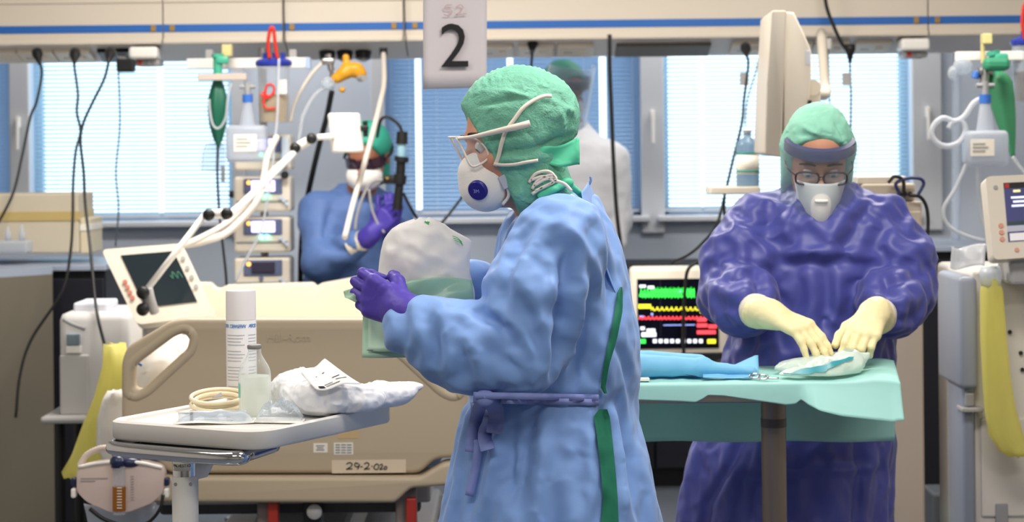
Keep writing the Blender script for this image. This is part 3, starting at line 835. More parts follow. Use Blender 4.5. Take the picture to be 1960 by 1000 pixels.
def suction_jar(px0, px1, ylid, ybot, d, fluid, fm, label, mark):
    c = (px0 + px1) / 2; r = (px1 - px0) / 2 * d / FPX
    b = P(c, ybot, d); top = P(c, ylid + 16, d); H = top.z - b.z
    t = thing('suction_jar', label, 'jar', b)
    bm = NB(); lathe(bm, b, [(r * 0.86, 0), (r * 0.9, 0.006), (r * 0.98, H)], 28); obj('canister', bm, m_clear, t, auto=40)
    bm = NB(); lathe(bm, b + V((0, 0, 0.004)), [(r * 0.85, 0), (r * 0.925, H * fluid)], 28); obj('fluid', bm, fm, t, auto=40)
    bm = NB(); lathe(bm, top, [(r * 1.04, -0.006), (r * 1.1, 0.0), (r * 1.1, 0.012), (r * 0.9, 0.022), (r * 0.3, 0.03)], 28)
    for k in (-0.5, 0.1, 0.6): cyl(bm, top + V((r * k, -0.02, 0.02)), top + V((r * k, -0.02, 0.045)), 0.009, n=10)
    obj('lid', bm, mat('royal_blue_lid', (36, 52, 150), 0.35), t, auto=40)
    bm = NB(); pbox(bm, px0 + (px1 - px0) * 0.62, ylid + 45, px0 + (px1 - px0) * 0.88, ylid + 72, d - r * 1.0, 0.002, 0.0005); obj('scale_label', bm, m_paper, t)
    if mark: strokes('number_mark', [stroke_px(p, d - r * 1.02) for p in mark], 0.0045, m_redink, t)
    return t
m_yell = film('straw_fluid', (228, 192, 100), 0.92, 0.2, gloss=0.1, trl=0.6)
m_brown = film('brown_fluid', (92, 58, 52), 0.85, 0.2, gloss=0.1, trl=0.3)
t = suction_jar(492, 556, 108, 235, 8.12, 0.46, m_yell, 'suction jar with straw fluid, blue lid and red number mark',
                [[(498, 180), (506, 185), (510, 165), (520, 162), (525, 172), (516, 186), (505, 190), (508, 207), (528, 208)], [(502, 176), (514, 184), (526, 178)]])
bm = NB(); tube(bm, [P(516, 112, 8.06), P(513, 85, 8.06), P(517, 57, 8.06), P(523, 55, 8.06), P(527, 85, 8.06), P(531, 112, 8.06)], 0.007, 8); tag(obj('strap', bm, m_red, smooth=True), 'red rubber strap looped above the straw-filled suction jar', 'strap')
t = suction_jar(1938, 2010, 68, 195, 7.45, 0.5, m_brown, 'suction jar with brown fluid and blue lid beside the green bag', None)
bm = NB(); tube(bm, [P(1962, 76, 7.39), P(1957, 45, 7.39), P(1960, 12, 7.39), P(1966, 10, 7.39), P(1970, 45, 7.39), P(1974, 76, 7.39)], 0.007, 8); tag(obj('strap', bm, m_red, smooth=True), 'red rubber strap above the brown-filled suction jar', 'strap')

def humid_bottle(x0, x1, ysh, ybot, ytop, d, label, hang=None):
    c = (x0 + x1) / 2; b = P(c, ybot, d); w = (x1 - x0) * d / FPX; H = P(c, ysh, d).z - b.z
    t = thing('humidifier_bottle', label, 'bottle', b)
    bm = NB(); box(bm, b + V((0, 0, H / 2)), (w, w * 0.8, H), 0.018, 3)
    o = obj('body', bm, m_clear2, t, auto=50)
    bm = NB(); tp = P(c, ytop, d); cyl(bm, b + V((0, 0, H - 0.004)), tp, 0.03, 0.018, 16); obj('neck', bm, m_clear2, t, auto=40)
    bm = NB(); cyl(bm, tp, tp + V((0, 0, 0.03)), 0.02, n=16); obj('cap', bm, mat('mid_blue_cap', (52, 104, 186), 0.4), t, auto=40)
    bm = NB(); cyl(bm, tp + V((0, 0, 0.03)), tp + V((0, 0, 0.075)), 0.012, n=12); cyl(bm, tp + V((-0.03, 0, 0.06)), tp + V((0.03, 0, 0.06)), 0.008, n=10); obj('connector', bm, m_grey, t, auto=40)
    if hang is not None:
        bm = NB(); tube(bm, [tp + V((0, 0, 0.06)), tp.lerp(hang, 0.5) + V((0, -0.02, 0.02)), hang], 0.008, 8, 5); obj('hanger', bm, m_steel, t, smooth=True)
    bm = NB(); pbox(bm, x0 + (x1 - x0) * 0.15, ysh + (ybot - ysh) * 0.25, x0 + (x1 - x0) * 0.72, ysh + (ybot - ysh) * 0.72, d - w * 0.4 - 0.003, 0.0025, 0.0005); l = obj('label', bm, m_paper, t)
    bm = NB()
    for k in range(3): pbox(bm, x0 + (x1 - x0) * 0.2, ysh + (ybot - ysh) * (0.36 + k * 0.1), x0 + (x1 - x0) * (0.5 + 0.08 * (k % 2)), ysh + (ybot - ysh) * (0.39 + k * 0.1), d - w * 0.4 - 0.0045, 0.001, 0)
    obj('print', bm, m_greyink, l)['kind'] = 'stuff'
humid_bottle(436, 512, 240, 310, 196, 8.0, 'cloudy white humidifier bottle beside the straw-filled suction jar')
humid_bottle(1846, 1926, 250, 318, 198, 7.02, 'cloudy white humidifier bottle below the coiled clear tube', P(1884, 108, 7.405))
def hose(pts, label, d, r, m=None, d2=None, rib=0, cat='hose', group=None, name='hose'):
    n = len(pts); bm = NB()
    tube(bm, [P(x, y, d if d2 is None else d + (d2 - d) * i / (n - 1)) for i, (x, y) in enumerate(pts)], r, 9, 8, rib=rib)
    return tag(obj(name, bm, m or m_hose, smooth=True), label, cat, group)
hose([(442, 160), (436, 190), (432, 225), (420, 245), (408, 240), (402, 215), (400, 190)], 'clear tube hanging in a loop by the long green breathing bag', 8.08, 0.005, m_tubewhite)
hose([(534, 112), (532, 190), (530, 235), (524, 280), (522, 320), (512, 380), (500, 440), (470, 500), (450, 540)], 'thin clear suction line dropping past the pump tower', 8.02, 0.005, m_tubewhite)
hose([(618, 120), (598, 140), (575, 175), (562, 205), (556, 235)], 'ivory hose curving from the first gas outlet', 8.3, 0.008)
hose([(640, 160), (605, 180), (583, 215), (576, 240), (570, 285)], 'clear hose curving from the yellow gas regulator', 8.25, 0.008, m_tubewhite)
# yellow regulator
t = thing('gas_regulator', 'orange-yellow gas regulator hanging from the middle outlet', 'regulator', P(665, 178, 8.25))
def fn(s):
    for (x, y, r) in ((645, 150, .025), (660, 140, .032), (680, 132, .034), (690, 142, .025), (664, 128, .02), (655, 172, .014)):
        s.ell(P(x, y, 8.25), (r, r, r * 0.8), k=0.02)
    s.cap(P(662, 110, 8.25), P(664, 140, 8.25), 0.014, k=0.01)
c0 = P(668, 145, 8.25)
blob('body', mat('orange_yellow', (214, 150, 30), 0.4), t, c0 - V((.13, .06, .11)), c0 + V((.1, .06, .11)), 0.005, fn)
bm = NB(); ell(bm, P(628, 160, 8.22), (0.028, 0.028, 0.026)); obj('flow_dome', bm, m_clear, t, smooth=True)
bm = NB(); cyl(bm, P(688, 150, 8.23), P(697, 150, 8.2), 0.013, n=12); obj('knob', bm, m_grey, t)
bm = NB(); cyl(bm, P(628, 104, 8.3), P(634, 135, 8.3), 0.013, n=12); cyl(bm, P(634, 133, 8.3), P(636, 170, 8.3), 0.008, n=10); box(bm, P(628, 118, 8.3), (0.05, 0.03, 0.025), 0.006)
tag(obj('hose_coupling', bm, m_steel, auto=40), 'steel hose coupling under the first gas outlet', 'coupling')
hose([(635, 175), (625, 225), (608, 290), (590, 370), (580, 430), (576, 490), (575, 545)], 'black gas hose slanting down behind the person in blue', 8.32, 0.0115, m_black, d2=8.66)
hose([(734, 100), (735, 160), (727, 200), (712, 260), (693, 330), (676, 390), (660, 455)], 'long ivory hose hanging in front of the person with the black scope', 8.38, 0.0105, mat('taupe_hose', (198, 188, 178), 0.5), d2=7.3)
bm = NB(); a = P(734, 106, 8.38); cyl(bm, a + V((0, 0, 0.0)), a + V((0, 0, 0.03)), 0.016, n=12); tag(obj('hose_clip', bm, m_black), 'black clip at the top of the long ivory hose', 'clip')

# ------------------------------------------------------------------ infusion pump tower
t = thing('pump_tower', 'pole-mounted tower of stacked infusion pumps with glowing screens', 'infusion pump', P(505, 560, 8.3) * 1.0)
D = 8.25
bm = NB(); a = P(505, 330, 8.42); cyl(bm, V((a.x, a.y, 0.06)), V((a.x, a.y, 1.93)), 0.016, n=14)
for k in range(5):
    an = k * 2 * math.pi / 5; cyl(bm, V((a.x, a.y, 0.07)), V((a.x + 0.19 * math.cos(an), a.y + 0.19 * math.sin(an), 0.05)), 0.014, 0.01, 10)
obj('pole', bm, m_steel, t, auto=40)
m_scr = mat('lavender_screen', (190, 180, 240), 0.3, emit=(206, 190, 255), estr=2.2)
m_scr_off = mat('dark_screen', (58, 52, 72), 0.15)
m_led_g = mat('green_led', (120, 230, 190), 0.4, emit=(120, 255, 200), estr=4.0)
m_led_o = mat('orange_led', (240, 170, 90), 0.4, emit=(255, 160, 70), estr=3.0)
m_panelb = mat('pump_panel_blue', (96, 108, 140), 0.4)
for i, y in enumerate((258, 338, 416, 494)):
    bm = NB(); pbox(bm, 448, y, 556, y + 68, D, 0.16, 0.01); p = obj('pump_body', bm, m_cream2, t)
    bm = NB(); pbox(bm, 466, y + 4, 540, y + 34, D - 0.006, 0.008, 0.003); obj('front_panel', bm, m_panelb, p)
    bm = NB(); pbox(bm, 481, y + 8, 526, y + 29, D - 0.012, 0.008, 0.003); obj('screen', bm, m_scr if i < 3 else m_scr_off, p)
    bm = NB(); pbox(bm, 452, y + 46, 552, y + 50, D - 0.003, 0.005, 0.001); obj('groove', bm, m_grey, p)
    bm = NB(); cyl(bm, P(476, y + 12, D - 0.004), P(476, y + 12, D - 0.012), 0.008, n=12); obj('alarm_light', bm, m_led_o, p)
    bm = NB()
    for q in (0, 1) if i != 3 else (0,): cyl(bm, P(500 + q * 11, y + 38, D - 0.002), P(500 + q * 11, y + 38, D - 0.012), 0.0085, n=12)
    obj('run_light', bm, m_led_g if i != 3 else m_panelb, p)
    bm = NB()
    for q in range(3): cyl(bm, P(537 + q * 6, y + 40 + q * 6, D - 0.002), P(537 + q * 6, y + 40 + q * 6, D - 0.015), 0.007, n=10)
    obj('key', bm, mat('pale_key', (205, 220, 240), 0.3), p)
bm = NB(); pbox(bm, 456, 500 + 62, 552, 500 + 90, D, 0.14, 0.006); obj('base_module', bm, m_panelb, t)
bm = NB(); cyl(bm, P(447, 372, D + .05), P(439, 372, D + .05), 0.014, n=12); cyl(bm, P(545, 335, D - 0.0), P(545, 335, D - 0.03), 0.016, n=12); obj('clamp_knob', bm, m_black, t)
bm = NB(); pbox(bm, 538, 262, 552, 318, D + 0.0 - 0.03, 0.03, 0.008); tag(obj('drip_chamber', bm, mat('glossy_clear', (220, 235, 250), 0.1)), 'clear glossy drip chamber at the side of the pump tower', 'drip chamber')
# clear drip bag
t = thing('drip_bag', 'clear collapsed drip bag hanging below the long green breathing bag', 'drip bag', P(410, 325, 8.2))
bm = NB(); sheet(bm, lambda u, v: P(394 + u * 36 - 8 * v * (1 - u), 275 + v * 52, 8.22) + V((0, -0.012 * math.sin(math.pi * u) * math.sin(math.pi * v), 0)), 8, 8, 0.012); obj('bag', bm, m_clear, t, smooth=True)
bm = NB(); cyl(bm, P(427, 318, 8.2), P(427, 348, 8.2), 0.008, n=10); obj('port', bm, m_grey, t)

# ------------------------------------------------------------------ articulated circuit arm and hoses
t = thing('support_arm', 'jointed white circuit support arm with black knobs', 'support arm', P(280, 590, 6.9))
d0, d1, d2_ = 6.66, 6.74, 7.5
bm = NB(); cyl(bm, P(280, 556, d0), P(392, 412, d1), 0.0105, n=12); obj('arm_tube', bm, m_white, t, smooth=True)
bm = NB(); tube(bm, [P(438, 412, d1), P(470, 385, d1 + .2), P(568, 288, d2_)], 0.0125, 12, 6); obj('arm_tube', bm, m_white, t, smooth=True)
bm = NB(); cyl(bm, P(608, 263, d2_), P(640, 261, d2_ + .02), 0.011, n=12); obj('arm_tube', bm, m_white, t, smooth=True)
for (a, b, dd) in (((386, 412), (446, 408), d1), ((562, 286), (604, 262), d2_)):
    bm = NB(); A = P(*a, dd); B = P(*b, dd); M = basis(B - A, V((0, 0, 1))); box(bm, (A + B) / 2, (0.045, (B - A).length * 0.92, 0.032), 0.012, 3, M); obj('joint_block', bm, m_white, t, auto=50)
    for k in (0.28, 0.85) if dd == d1 else (0.12, 0.86):
        c = A.lerp(B, k); bm = NB(); lathe(bm, c + V((0, -0.022, 0)), [(0.012, 0), (0.0185, 0.004), (0.0195, 0.018), (0.012, 0.026), (0.001, 0.027)], 16, (0, -1, 0)); obj('knob', bm, m_black, t, smooth=True)
for y in (560, 592):
    bm = NB(); lathe(bm, P(275, y, d0 - 0.02), [(0.012, 0), (0.02, 0.004), (0.021, 0.018), (0.013, 0.026), (0.001, 0.027)], 16, (0, -1, 0)); obj('knob', bm, m_black, t, smooth=True)
bm = NB(); tube(bm, [P(283, 552, d0), P(288, 575, d0), P(296, 598, d0 + .02)], 0.016, 12, 6); obj('base_joint', bm, m_midgrey, t, smooth=True)
t = thing('breathing_filter', 'white pleated breathing filter at the end of the support arm', 'filter', P(660, 292, 7.5))
bm = NB(); n = 44; a = P(666, 292, 7.55); b = P(658, 217, 7.55)
rs = []
for (k, rr) in ((0, .9), (0.05, 1), (0.5, 1.0), (0.95, 1), (1, .9)):
    c = a.lerp(b, k); rs.append([bm.verts.new(c + V((math.cos(2 * math.pi * q / n) * 0.058 * rr * (1 + 0.02 * (q % 2)), math.sin(2 * math.pi * q / n) * 0.05 * rr * (1 + 0.02 * (q % 2)), 0))) for q in range(n)])
for i in range(4):
    for q in range(n): bm.faces.new((rs[i][q], rs[i][(q + 1) % n], rs[i + 1][(q + 1) % n], rs[i + 1][q]))
bm.faces.new(rs[0]); bm.faces.new(rs[-1]); obj('cartridge', bm, m_white, t)
bm = NB(); box(bm, P(697, 246, 7.55), (0.03, 0.03, 0.02), 0.004); cyl(bm, P(699, 232, 7.55), P(700, 262, 7.55), 0.009, n=10); obj('black_latch', bm, m_black, t)
hose([(350, 470), (390, 462), (435, 445), (480, 402), (498, 372), (505, 340), (512, 300), (530, 262)], 'ivory breathing hose curving up across the pump tower', 7.2, 0.0125, d2=7.9, rib=0.012)
hose([(345, 472), (385, 455), (430, 430), (462, 400), (490, 366), (520, 330), (560, 294)], 'ivory breathing hose running along the jointed arm', 7.14, 0.0105, d2=7.62, rib=0.012)

# ------------------------------------------------------------------ ventilator cart with tilted screen (left)
D = 7.0
t = thing('ventilator_cart', 'white ventilator cabinet on a cart below the tilted screen', 'ventilator', P(175, 800, D) * 1.0)
ORG[t] = V((P(175, 800, D).x, D + 0.2, 0)); t.location = ORG[t]
bm = NB(); pbox(bm, 112, 598, 248, 800, D, 0.34, 0.03); obj('body', bm, mat('off_white_case', (206, 204, 203), 0.45), t, auto=50)
bm = NB(); pbox(bm, 114, 680, 170, 795, D - 0.01, 0.02, 0.006); obj('front_door', bm, mat('grey_white_case', (182, 180, 178), 0.5), t)
bm = NB(); pbox(bm, 127, 640, 152, 662, D - 0.012, 0.02, 0.003); p = obj('small_display', bm, mat('grey_lcd', (120, 134, 146), 0.2), t)
bm = NB(); pbox(bm, 126, 663, 155, 677, D - 0.012, 0.02, 0.003); obj('switch_block', bm, m_white, t)
bm = NB(); tube(bm, [P(122, 612, D - 0.012), P(140, 622, D - 0.03), P(162, 630, D - 0.012)], 0.007, 8, 6); obj('grip', bm, m_grey, t, smooth=True)
bm = NB(); pbox(bm, 76, 798, 262, 812, D - 0.06, 0.5, 0.01); obj('shelf', bm, m_midgrey, t)
for sx in (-1, 1):
    for sy in (0, 1):
        c = P(180 + sx * 70, 812, D); bm = NB(); cyl(bm, V((c.x, D + 0.04 + 0.3 * sy, 0.09)), V((c.x, D + 0.04 + 0.3 * sy, c.z)), 0.016, n=10); l = obj('leg', bm, m_black, t)
        bm = NB(); cyl(bm, V((c.x - 0.015, D + 0.04 + 0.3 * sy, 0.05)), V((c.x + 0.015, D + 0.04 + 0.3 * sy, 0.05)), 0.05, n=16); obj('wheel', bm, m_black, l)
bm = NB(); pbox(bm, 140, 580, 205, 598, D + 0.05, 0.2, 0.008); tag(obj('folded_cloth', bm, mat('pale_cloth', (216, 220, 230), 0.8)), 'pale folded cloth lying on the ventilator cabinet', 'cloth')
# tilted screen
def tilted_screen(quad, d, dback, th, name, label, cat):
    """quad: four frame pixels TL TR BR BL of the front face; lower edge nearer by dback"""
    TL, TR = P(*quad[0], d + dback), P(*quad[1], d + dback); BR, BL = P(*quad[2], d), P(*quad[3], d)
    n = (TR - TL).cross(BL - TL).normalized()
    if n.y > 0: n = -n
    return TL, TR, BR, BL, n
TL, TR, BR, BL, n = tilted_screen([(194, 478), (348, 466), (412, 604), (262, 622)], 6.8, 0.10, 0.05, '', '', '')
t = thing('ventilator_screen', 'tilted ventilator screen with off-white bezel beside the jointed arm', 'screen', (BL + BR) / 2)
def bil(u, v): return TL.lerp(TR, u).lerp(BL.lerp(BR, u), v)
bm = NB(); prism(bm, rounded([bil(0, 0), bil(1, 0), bil(1, 1), bil(0, 1)], 0.02, 5), -n * 0.055); obj('housing', bm, m_cream2, t, auto=40)
bm = NB(); prism(bm, [bil(a, b) + n * 0.001 for a, b in ((0.20, 0.10), (0.86, 0.10), (0.86, 0.80), (0.20, 0.80))], n * 0.002); obj('display', bm, mat('dark_green_display', (34, 44, 50), 0.12), t)
for k in range(4):
    bm = NB(); c = bil(0.10, 0.45 + 0.07 * k); cyl(bm, c, c + n * 0.005, 0.008, n=10); obj('key', bm, mat('red_brown_key', (196, 120, 104), 0.5), t)
for k in range(5):
    bm = NB(); c = bil(0.93, 0.08 + 0.13 * k); cyl(bm, c, c + n * 0.005, 0.008, n=10); obj('side_key', bm, mat('amber_key', (226, 170, 110), 0.5) if k == 0 else m_midgrey, t)
bm = NB(); c = bil(0.3, 0.9); box(bm, c + V((0, 0.12, -0.1)), (0.12, 0.14, 0.26), 0.02); obj('neck', bm, m_midgrey, t)
strokes('trace', [[bil(0.68 + 0.02 * k, 0.42 + 0.05 * math.sin(k * 2.0)) + n * 0.004 for k in range(8)]], 0.0016, mat('dim_green_trace', (50, 110, 90), 0.4, emit=(40, 120, 90), estr=0.15), t)
# yellow waste bags and hanging things on the left
m_ybag = film('yellow_bag_film', (240, 233, 142), 0.7, 0.35, crease=0.5, cscale=14, gloss=0.15, trl=0.45)
def hang_bag(pts, d, depth, label, name='waste_bag', m=None):
    """pts: rows (xl, xr, y)"""
    rows = pts
    bm = NB(); n = 20; rs = []
    for i, (a, b, y) in enumerate(rows):
        A = P(a, y, d); B = P(b, y, d); c = (A + B) / 2; w = (B - A).length / 2
        rs.append([bm.verts.new(c + V((math.cos(2 * math.pi * k / n) * w, math.sin(2 * math.pi * k / n) * depth * (0.8 + 0.25 * math.sin(3 * 2 * math.pi * k / n + i)) , 0.004 * math.sin(k * 2.1 + i)))) for k in range(n)])
    for i in range(len(rs) - 1):
        for k in range(n): bm.faces.new((rs[i][k], rs[i][(k + 1) % n], rs[i + 1][(k + 1) % n], rs[i + 1][k]))
    bm.faces.new(rs[0]); bm.faces.new(rs[-1])
    o = obj(name, bm, m or m_ybag, smooth=True)
    return o
t = hang_bag([(198, 240, 660), (196, 246, 700), (180, 242, 760), (160, 238, 810), (138, 228, 870), (118, 215, 905), (122, 190, 914)], 6.35, 0.06, '')
tag(t, 'translucent yellow waste bag slung beside the bed end', 'bag')
t = hang_bag([(206, 236, 750), (196, 240, 765), (186, 246, 800), (184, 250, 850), (200, 254, 890), (214, 250, 905)], 6.02, 0.05, '', 'towel', mat('white_towel', (222, 218, 212), 0.85, crease=0.5, cscale=18))
tag(t, 'crumpled white towel hanging at the bed end corner', 'towel')
# ------------------------------------------------------------------ bed
def curve_solid(name, loops, y, depth, bev, m, parent):
    """plate in the XZ plane with holes; loops of world (x, z), front face at y"""
    cu = bpy.data.curves.new(name, 'CURVE'); cu.dimensions = '2D'; cu.fill_mode = 'BOTH'
    cu.extrude = depth / 2 - bev; cu.bevel_depth = bev; cu.bevel_resolution = 3; cu.offset = -bev
    for lp in loops:
        sp = cu.splines.new('POLY'); sp.points.add(len(lp) - 1); sp.use_cyclic_u = True
        for p, q in zip(sp.points, lp): p.co = (q[0], q[1], 0, 1)
    t = bpy.data.objects.new(name, cu); C.objects.link(t)
    dg = bpy.context.evaluated_depsgraph_get()
    me = bpy.data.meshes.new_from_object(t.evaluated_get(dg)); bpy.data.objects.remove(t); bpy.data.curves.remove(cu)
    me.name = name; me.materials.clear()
    me.transform(Matrix.Translation(V((0, y + depth / 2, 0))) @ Matrix.Rotation(math.pi / 2, 4, 'X'))
    o = link_mesh(name, me, m, parent, smooth=True)
    bmx = bmesh.new(); bmx.from_mesh(me); bmesh.ops.remove_doubles(bmx, verts=bmx.verts, dist=1e-5)
    for e in bmx.edges:
        if len(e.link_faces) == 2 and e.calc_face_angle(0) > math.radians(38): e.smooth = False
    for f in bmx.faces: f.smooth = True
    bmx.to_mesh(me); bmx.free()
    return o
def xz(pts, d, rad=0.02, n=5):
    w = [P(x, y, d) for x, y in pts]
    return [(p.x, p.y) for p in rounded([V((p.x, p.z)) for p in w], rad, n)] if rad else [(p.x, p.z) for p in w]
m_bed_shaded = mat('bed_plastic_shaded', (184, 168, 144), 0.42, var=0.03, vscale=2, bump=0.02, bscale=200)  # same plastic as the headboard, darkened to put the footboard's shade into its colour
m_bed_lit = mat('bed_plastic_lit', (246, 234, 206), 0.42)  # headboard in the same plastic, its stronger light put into a paler colour
DFB = 5.8
bed = thing('hospital_bed', 'hospital bed with beige boards, footboard tinted shaded and headboard tinted lit', 'bed', (-0.606, 6.85, 0))
hole = [(256, 744), (257, 700), (270, 686), (328, 644), (350, 638), (363, 652), (359, 676), (343, 690), (288, 740), (270, 748)]
out = [(232, 692), (243, 664), (326, 615), (352, 610), (776, 610), (802, 615), (885, 664), (896, 692), (896, 876), (832, 880), (803, 908), (325, 908), (296, 880), (232, 876)]
mir = [(1128 - x, y) for x, y in hole]
fb = curve_solid('footboard', [xz(out, DFB, 0.02), xz(hole, DFB, 0.014), xz(mir, DFB, 0.014)], DFB, 0.06, 0.014, m_bed_shaded, bed)
# raised rolled rims round the grips
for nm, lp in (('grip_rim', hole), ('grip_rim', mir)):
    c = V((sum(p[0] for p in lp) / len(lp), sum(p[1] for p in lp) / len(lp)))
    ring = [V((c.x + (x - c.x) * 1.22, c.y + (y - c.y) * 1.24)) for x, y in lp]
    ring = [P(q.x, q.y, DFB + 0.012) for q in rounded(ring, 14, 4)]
    bm = NB(); tube(bm, ring, 0.0165, 10, 0, closed=True); obj(nm, bm, m_bed_shaded, fb, smooth=True)
lowp = [(262, 914), (806, 914), (848, 888), (868, 886), (868, 930), (786, 936), (756, 964), (262, 964)]
curve_solid('lower_bumper', [xz(lowp, DFB - 0.03, 0.012)], DFB - 0.03, 0.09, 0.012, m_bed_shaded, bed)
hb = [(300, 775), (306, 640), (318, 541), (404, 541), (414, 552), (424, 552), (434, 546), (600, 541), (606, 549), (614, 543), (690, 529), (700, 536), (722, 640), (728, 775)]
curve_solid('headboard', [xz(hb, 7.9, 0.012)], 7.9, 0.045, 0.01, m_bed_lit, bed)
bm = NB(); box(bm, (-0.64, 6.86, 0.70), (0.88, 1.94, 0.16), 0.05, 4); obj('mattress', bm, mat('blue_mattress', (120, 140, 178), 0.6), bed, auto=50)
bm = NB(); sheet(bm, lambda u, v: V((-0.64 + (u - 0.5) * 0.93, 5.93 + v * 1.86, 0.792 + 0.012 * math.sin(u * 9 + v * 4) * math.sin(v * 11) - 0.10 * max(0, abs(u - 0.5) * 2 - 0.93) / 0.07)), 40, 30, 0.004); obj('sheet', bm, mat('bed_sheet', (236, 230, 222), 0.85), bed, smooth=True)
bm = NB(); box(bm, (-0.64, 6.9, 0.56), (0.80, 2.0, 0.07), 0.01); box(bm, (-0.64, 6.9, 0.36), (0.30, 1.5, 0.12), 0.02); obj('frame', bm, m_midgrey, bed)
bm = NB(); box(bm, (-0.64, 6.9, 0.22), (0.72, 1.8, 0.06), 0.01); obj('base_frame', bm, m_midgrey, bed)
for sx in (-1, 1):
    for sy in (-1, 1):
        c = V((-0.64 + sx * 0.36, 6.9 + sy * 0.85, 0.075)); bm = NB(); cyl(bm, c - V((0.02, 0, 0)), c + V((0.02, 0, 0)), 0.075, n=22); cyl(bm, c + V((0, 0, 0.02)), c + V((0, 0, 0.16)), 0.018, n=10); obj('caster', bm, m_grey, bed, auto=40)
    # bumper horns with red pads under the footboard
    for px in ((775,) if sx > 0 else (510,)):
        bm = NB(); pbox(bm, px - 18, 935 if px == 775 else 962, px + 22, 1030, DFB + 0.02, 0.06, 0.006); h = obj('support_bracket', bm, mat('taupe_metal', (120, 108, 106), 0.5), bed)
        bm = NB(); pbox(bm, px + 2, 955, px + 22, 1005, DFB - 0.005, 0.03, 0.004); obj('red_lock', bm, mat('dark_red_lock', (158, 42, 32), 0.5), h)
bm = NB(); lathe(bm, P(602, 980, DFB + 0.04), [(0.02, 0), (0.022, 0.004), (0.02, 0.012), (0.001, 0.014)], 20, (0, -1, 0)); o = obj('white_knob', bm, m_white, bed, smooth=True)
bm = NB(); box(bm, P(600, 985, DFB + 0.09), (0.05, 0.09, 0.10), 0.006); obj('knob_mount', bm, m_black, bed)
bm = NB(); box(bm, (-0.64, DFB + 0.14, 0.545), (0.74, 0.05, 0.10), 0.01); obj('cross_member', bm, mat('dark_metal', (60, 58, 60), 0.5), bed)
# writing and stickers on the footboard
text('embossed_name', 'Hill-Rom', P(552, 648, DFB - 0.0005), 0.034, m_bed_shaded, fb, ex=0.0015)
bm = NB(); pbox(bm, 635, 881, 777, 906, DFB - 0.0012, 0.001, 0); tp = obj('tape_label', bm, mat('masking_tape', (214, 196, 172), 0.6), fb)
W = DFB - 0.003
strokes('handwriting', [stroke_px(q, W) for q in (
    [(663, 889), (669, 886), (674, 889), (671, 894), (663, 899), (668, 898), (675, 898)],
    [(686, 888), (680, 887), (679, 892), (685, 894), (688, 889), (687, 894), (684, 899)],
    [(690, 894), (694, 894)],
    [(697, 889), (702, 886), (706, 889), (704, 894), (697, 899), (702, 898), (708, 898)],
    [(711, 893), (713, 893)],
    [(720, 889), (716, 893), (717, 898), (722, 899), (725, 894), (723, 889), (719, 889)],
    [(727, 891), (731, 889), (732, 893), (727, 899), (733, 898)],
    [(738, 893), (735, 896), (736, 899), (740, 898), (740, 894), (737, 893)])], 0.0013, m_ink, tp)
bm = NB(); pbox(bm, 600, 849, 627, 867, DFB - 0.001, 0.001, 0); s_ = obj('sticker', bm, m_paper, fb)
bm = NB()
for k in range(3): pbox(bm, 605 + (k % 2) * 2, 853 + k * 4, 621 - (k % 2) * 2, 855 + k * 4, DFB - 0.002, 0.001, 0)
obj('print', bm, m_greyink, s_)['kind'] = 'stuff'
bm = NB(); pbox(bm, 639, 848, 676, 871, DFB - 0.001, 0.001, 0); s_ = obj('sticker', bm, m_paper, fb)
bm = NB()
for k in range(4):
    for q in range(3): pbox(bm, 642 + q * 11, 851 + k * 5, 651 + q * 11, 853.4 + k * 5, DFB - 0.002, 0.001, 0)
obj('print', bm, m_greyink, s_)['kind'] = 'stuff'
bm = NB(); pbox(bm, 645, 822, 686, 840, DFB - 0.001, 0.001, 0); obj('tape_label', bm, mat('tan_label', (196, 168, 124), 0.6), fb)
# blanket lying over the mattress near the grip
def fn(s):
    s.ell((-1.02, 6.12, 0.84), (0.1, 0.16, 0.16), k=0.03); s.ell((-0.95, 6.3, 0.84), (0.14, 0.2, 0.13), k=0.04); s.ell((-0.86, 6.2, 0.83), (0.14, 0.14, 0.1), k=0.03)
o = blob('blanket', mat('white_blanket', (240, 234, 224), 0.9), None, (-1.3, 5.88, 0.806), (-0.6, 6.6, 1.06), 0.012, fn, 2, lambda v, n: 0.008 * crumple(v, 9))
tag(o, 'bundled white blanket seen through the footboard grip', 'blanket')
bm = NB(); tube(bm, [P(262, 692, 5.95), P(266, 697, 5.95), P(272, 700, 5.95)], 0.004, 6, 4); tag(obj('blue_clip', bm, m_blue, smooth=True), 'small blue clip on the bundled white blanket', 'clip')

# ------------------------------------------------------------------ urine meter hanging at the bed corner
D = 5.62
um = thing('urine_meter', 'clear urine meter with amber tube hanging beside the table column', 'urine meter', P(228, 1010, D))
outl = [(146, 905), (152, 893), (190, 885), (270, 885), (308, 893), (314, 906), (312, 945), (290, 965), (245, 982), (210, 982), (165, 962), (146, 942)]
pts = rounded([P(x, y, D) for x, y in outl], 0.012, 4)
bm = NB(); prism(bm, pts, (0, 0.05, 0), 0.004); obj('chamber', bm, film('meter_plastic', (236, 220, 214), 0.72, 0.15, gloss=0.2, trl=0.3), um, auto=35)
bm = NB(); tube(bm, [P(150, 895, D), P(190, 887, D - .002), P(230, 885, D - .002), P(270, 887, D - .002), P(310, 896, D)], 0.005, 8, 5); obj('top_rim', bm, m_white, um, smooth=True)
bm = NB(); cyl(bm, P(228, 985, D - 0.006), P(228, 893, D - 0.006), 0.016, n=18); obj('inner_tube', bm, m_clear, um, auto=40)
bm = NB(); cyl(bm, P(228, 978, D - 0.007), P(228, 932, D - 0.007), 0.0175, n=18); obj('urine', bm, film('amber_fluid', (196, 128, 40), 0.8, 0.2, gloss=0.1, trl=0.5), um, auto=40)
bm = NB()
for k in range(8): pbox(bm, 224, 934 + k * 5.5, 233, 935.6 + k * 5.5, D - 0.028, 0.001, 0)
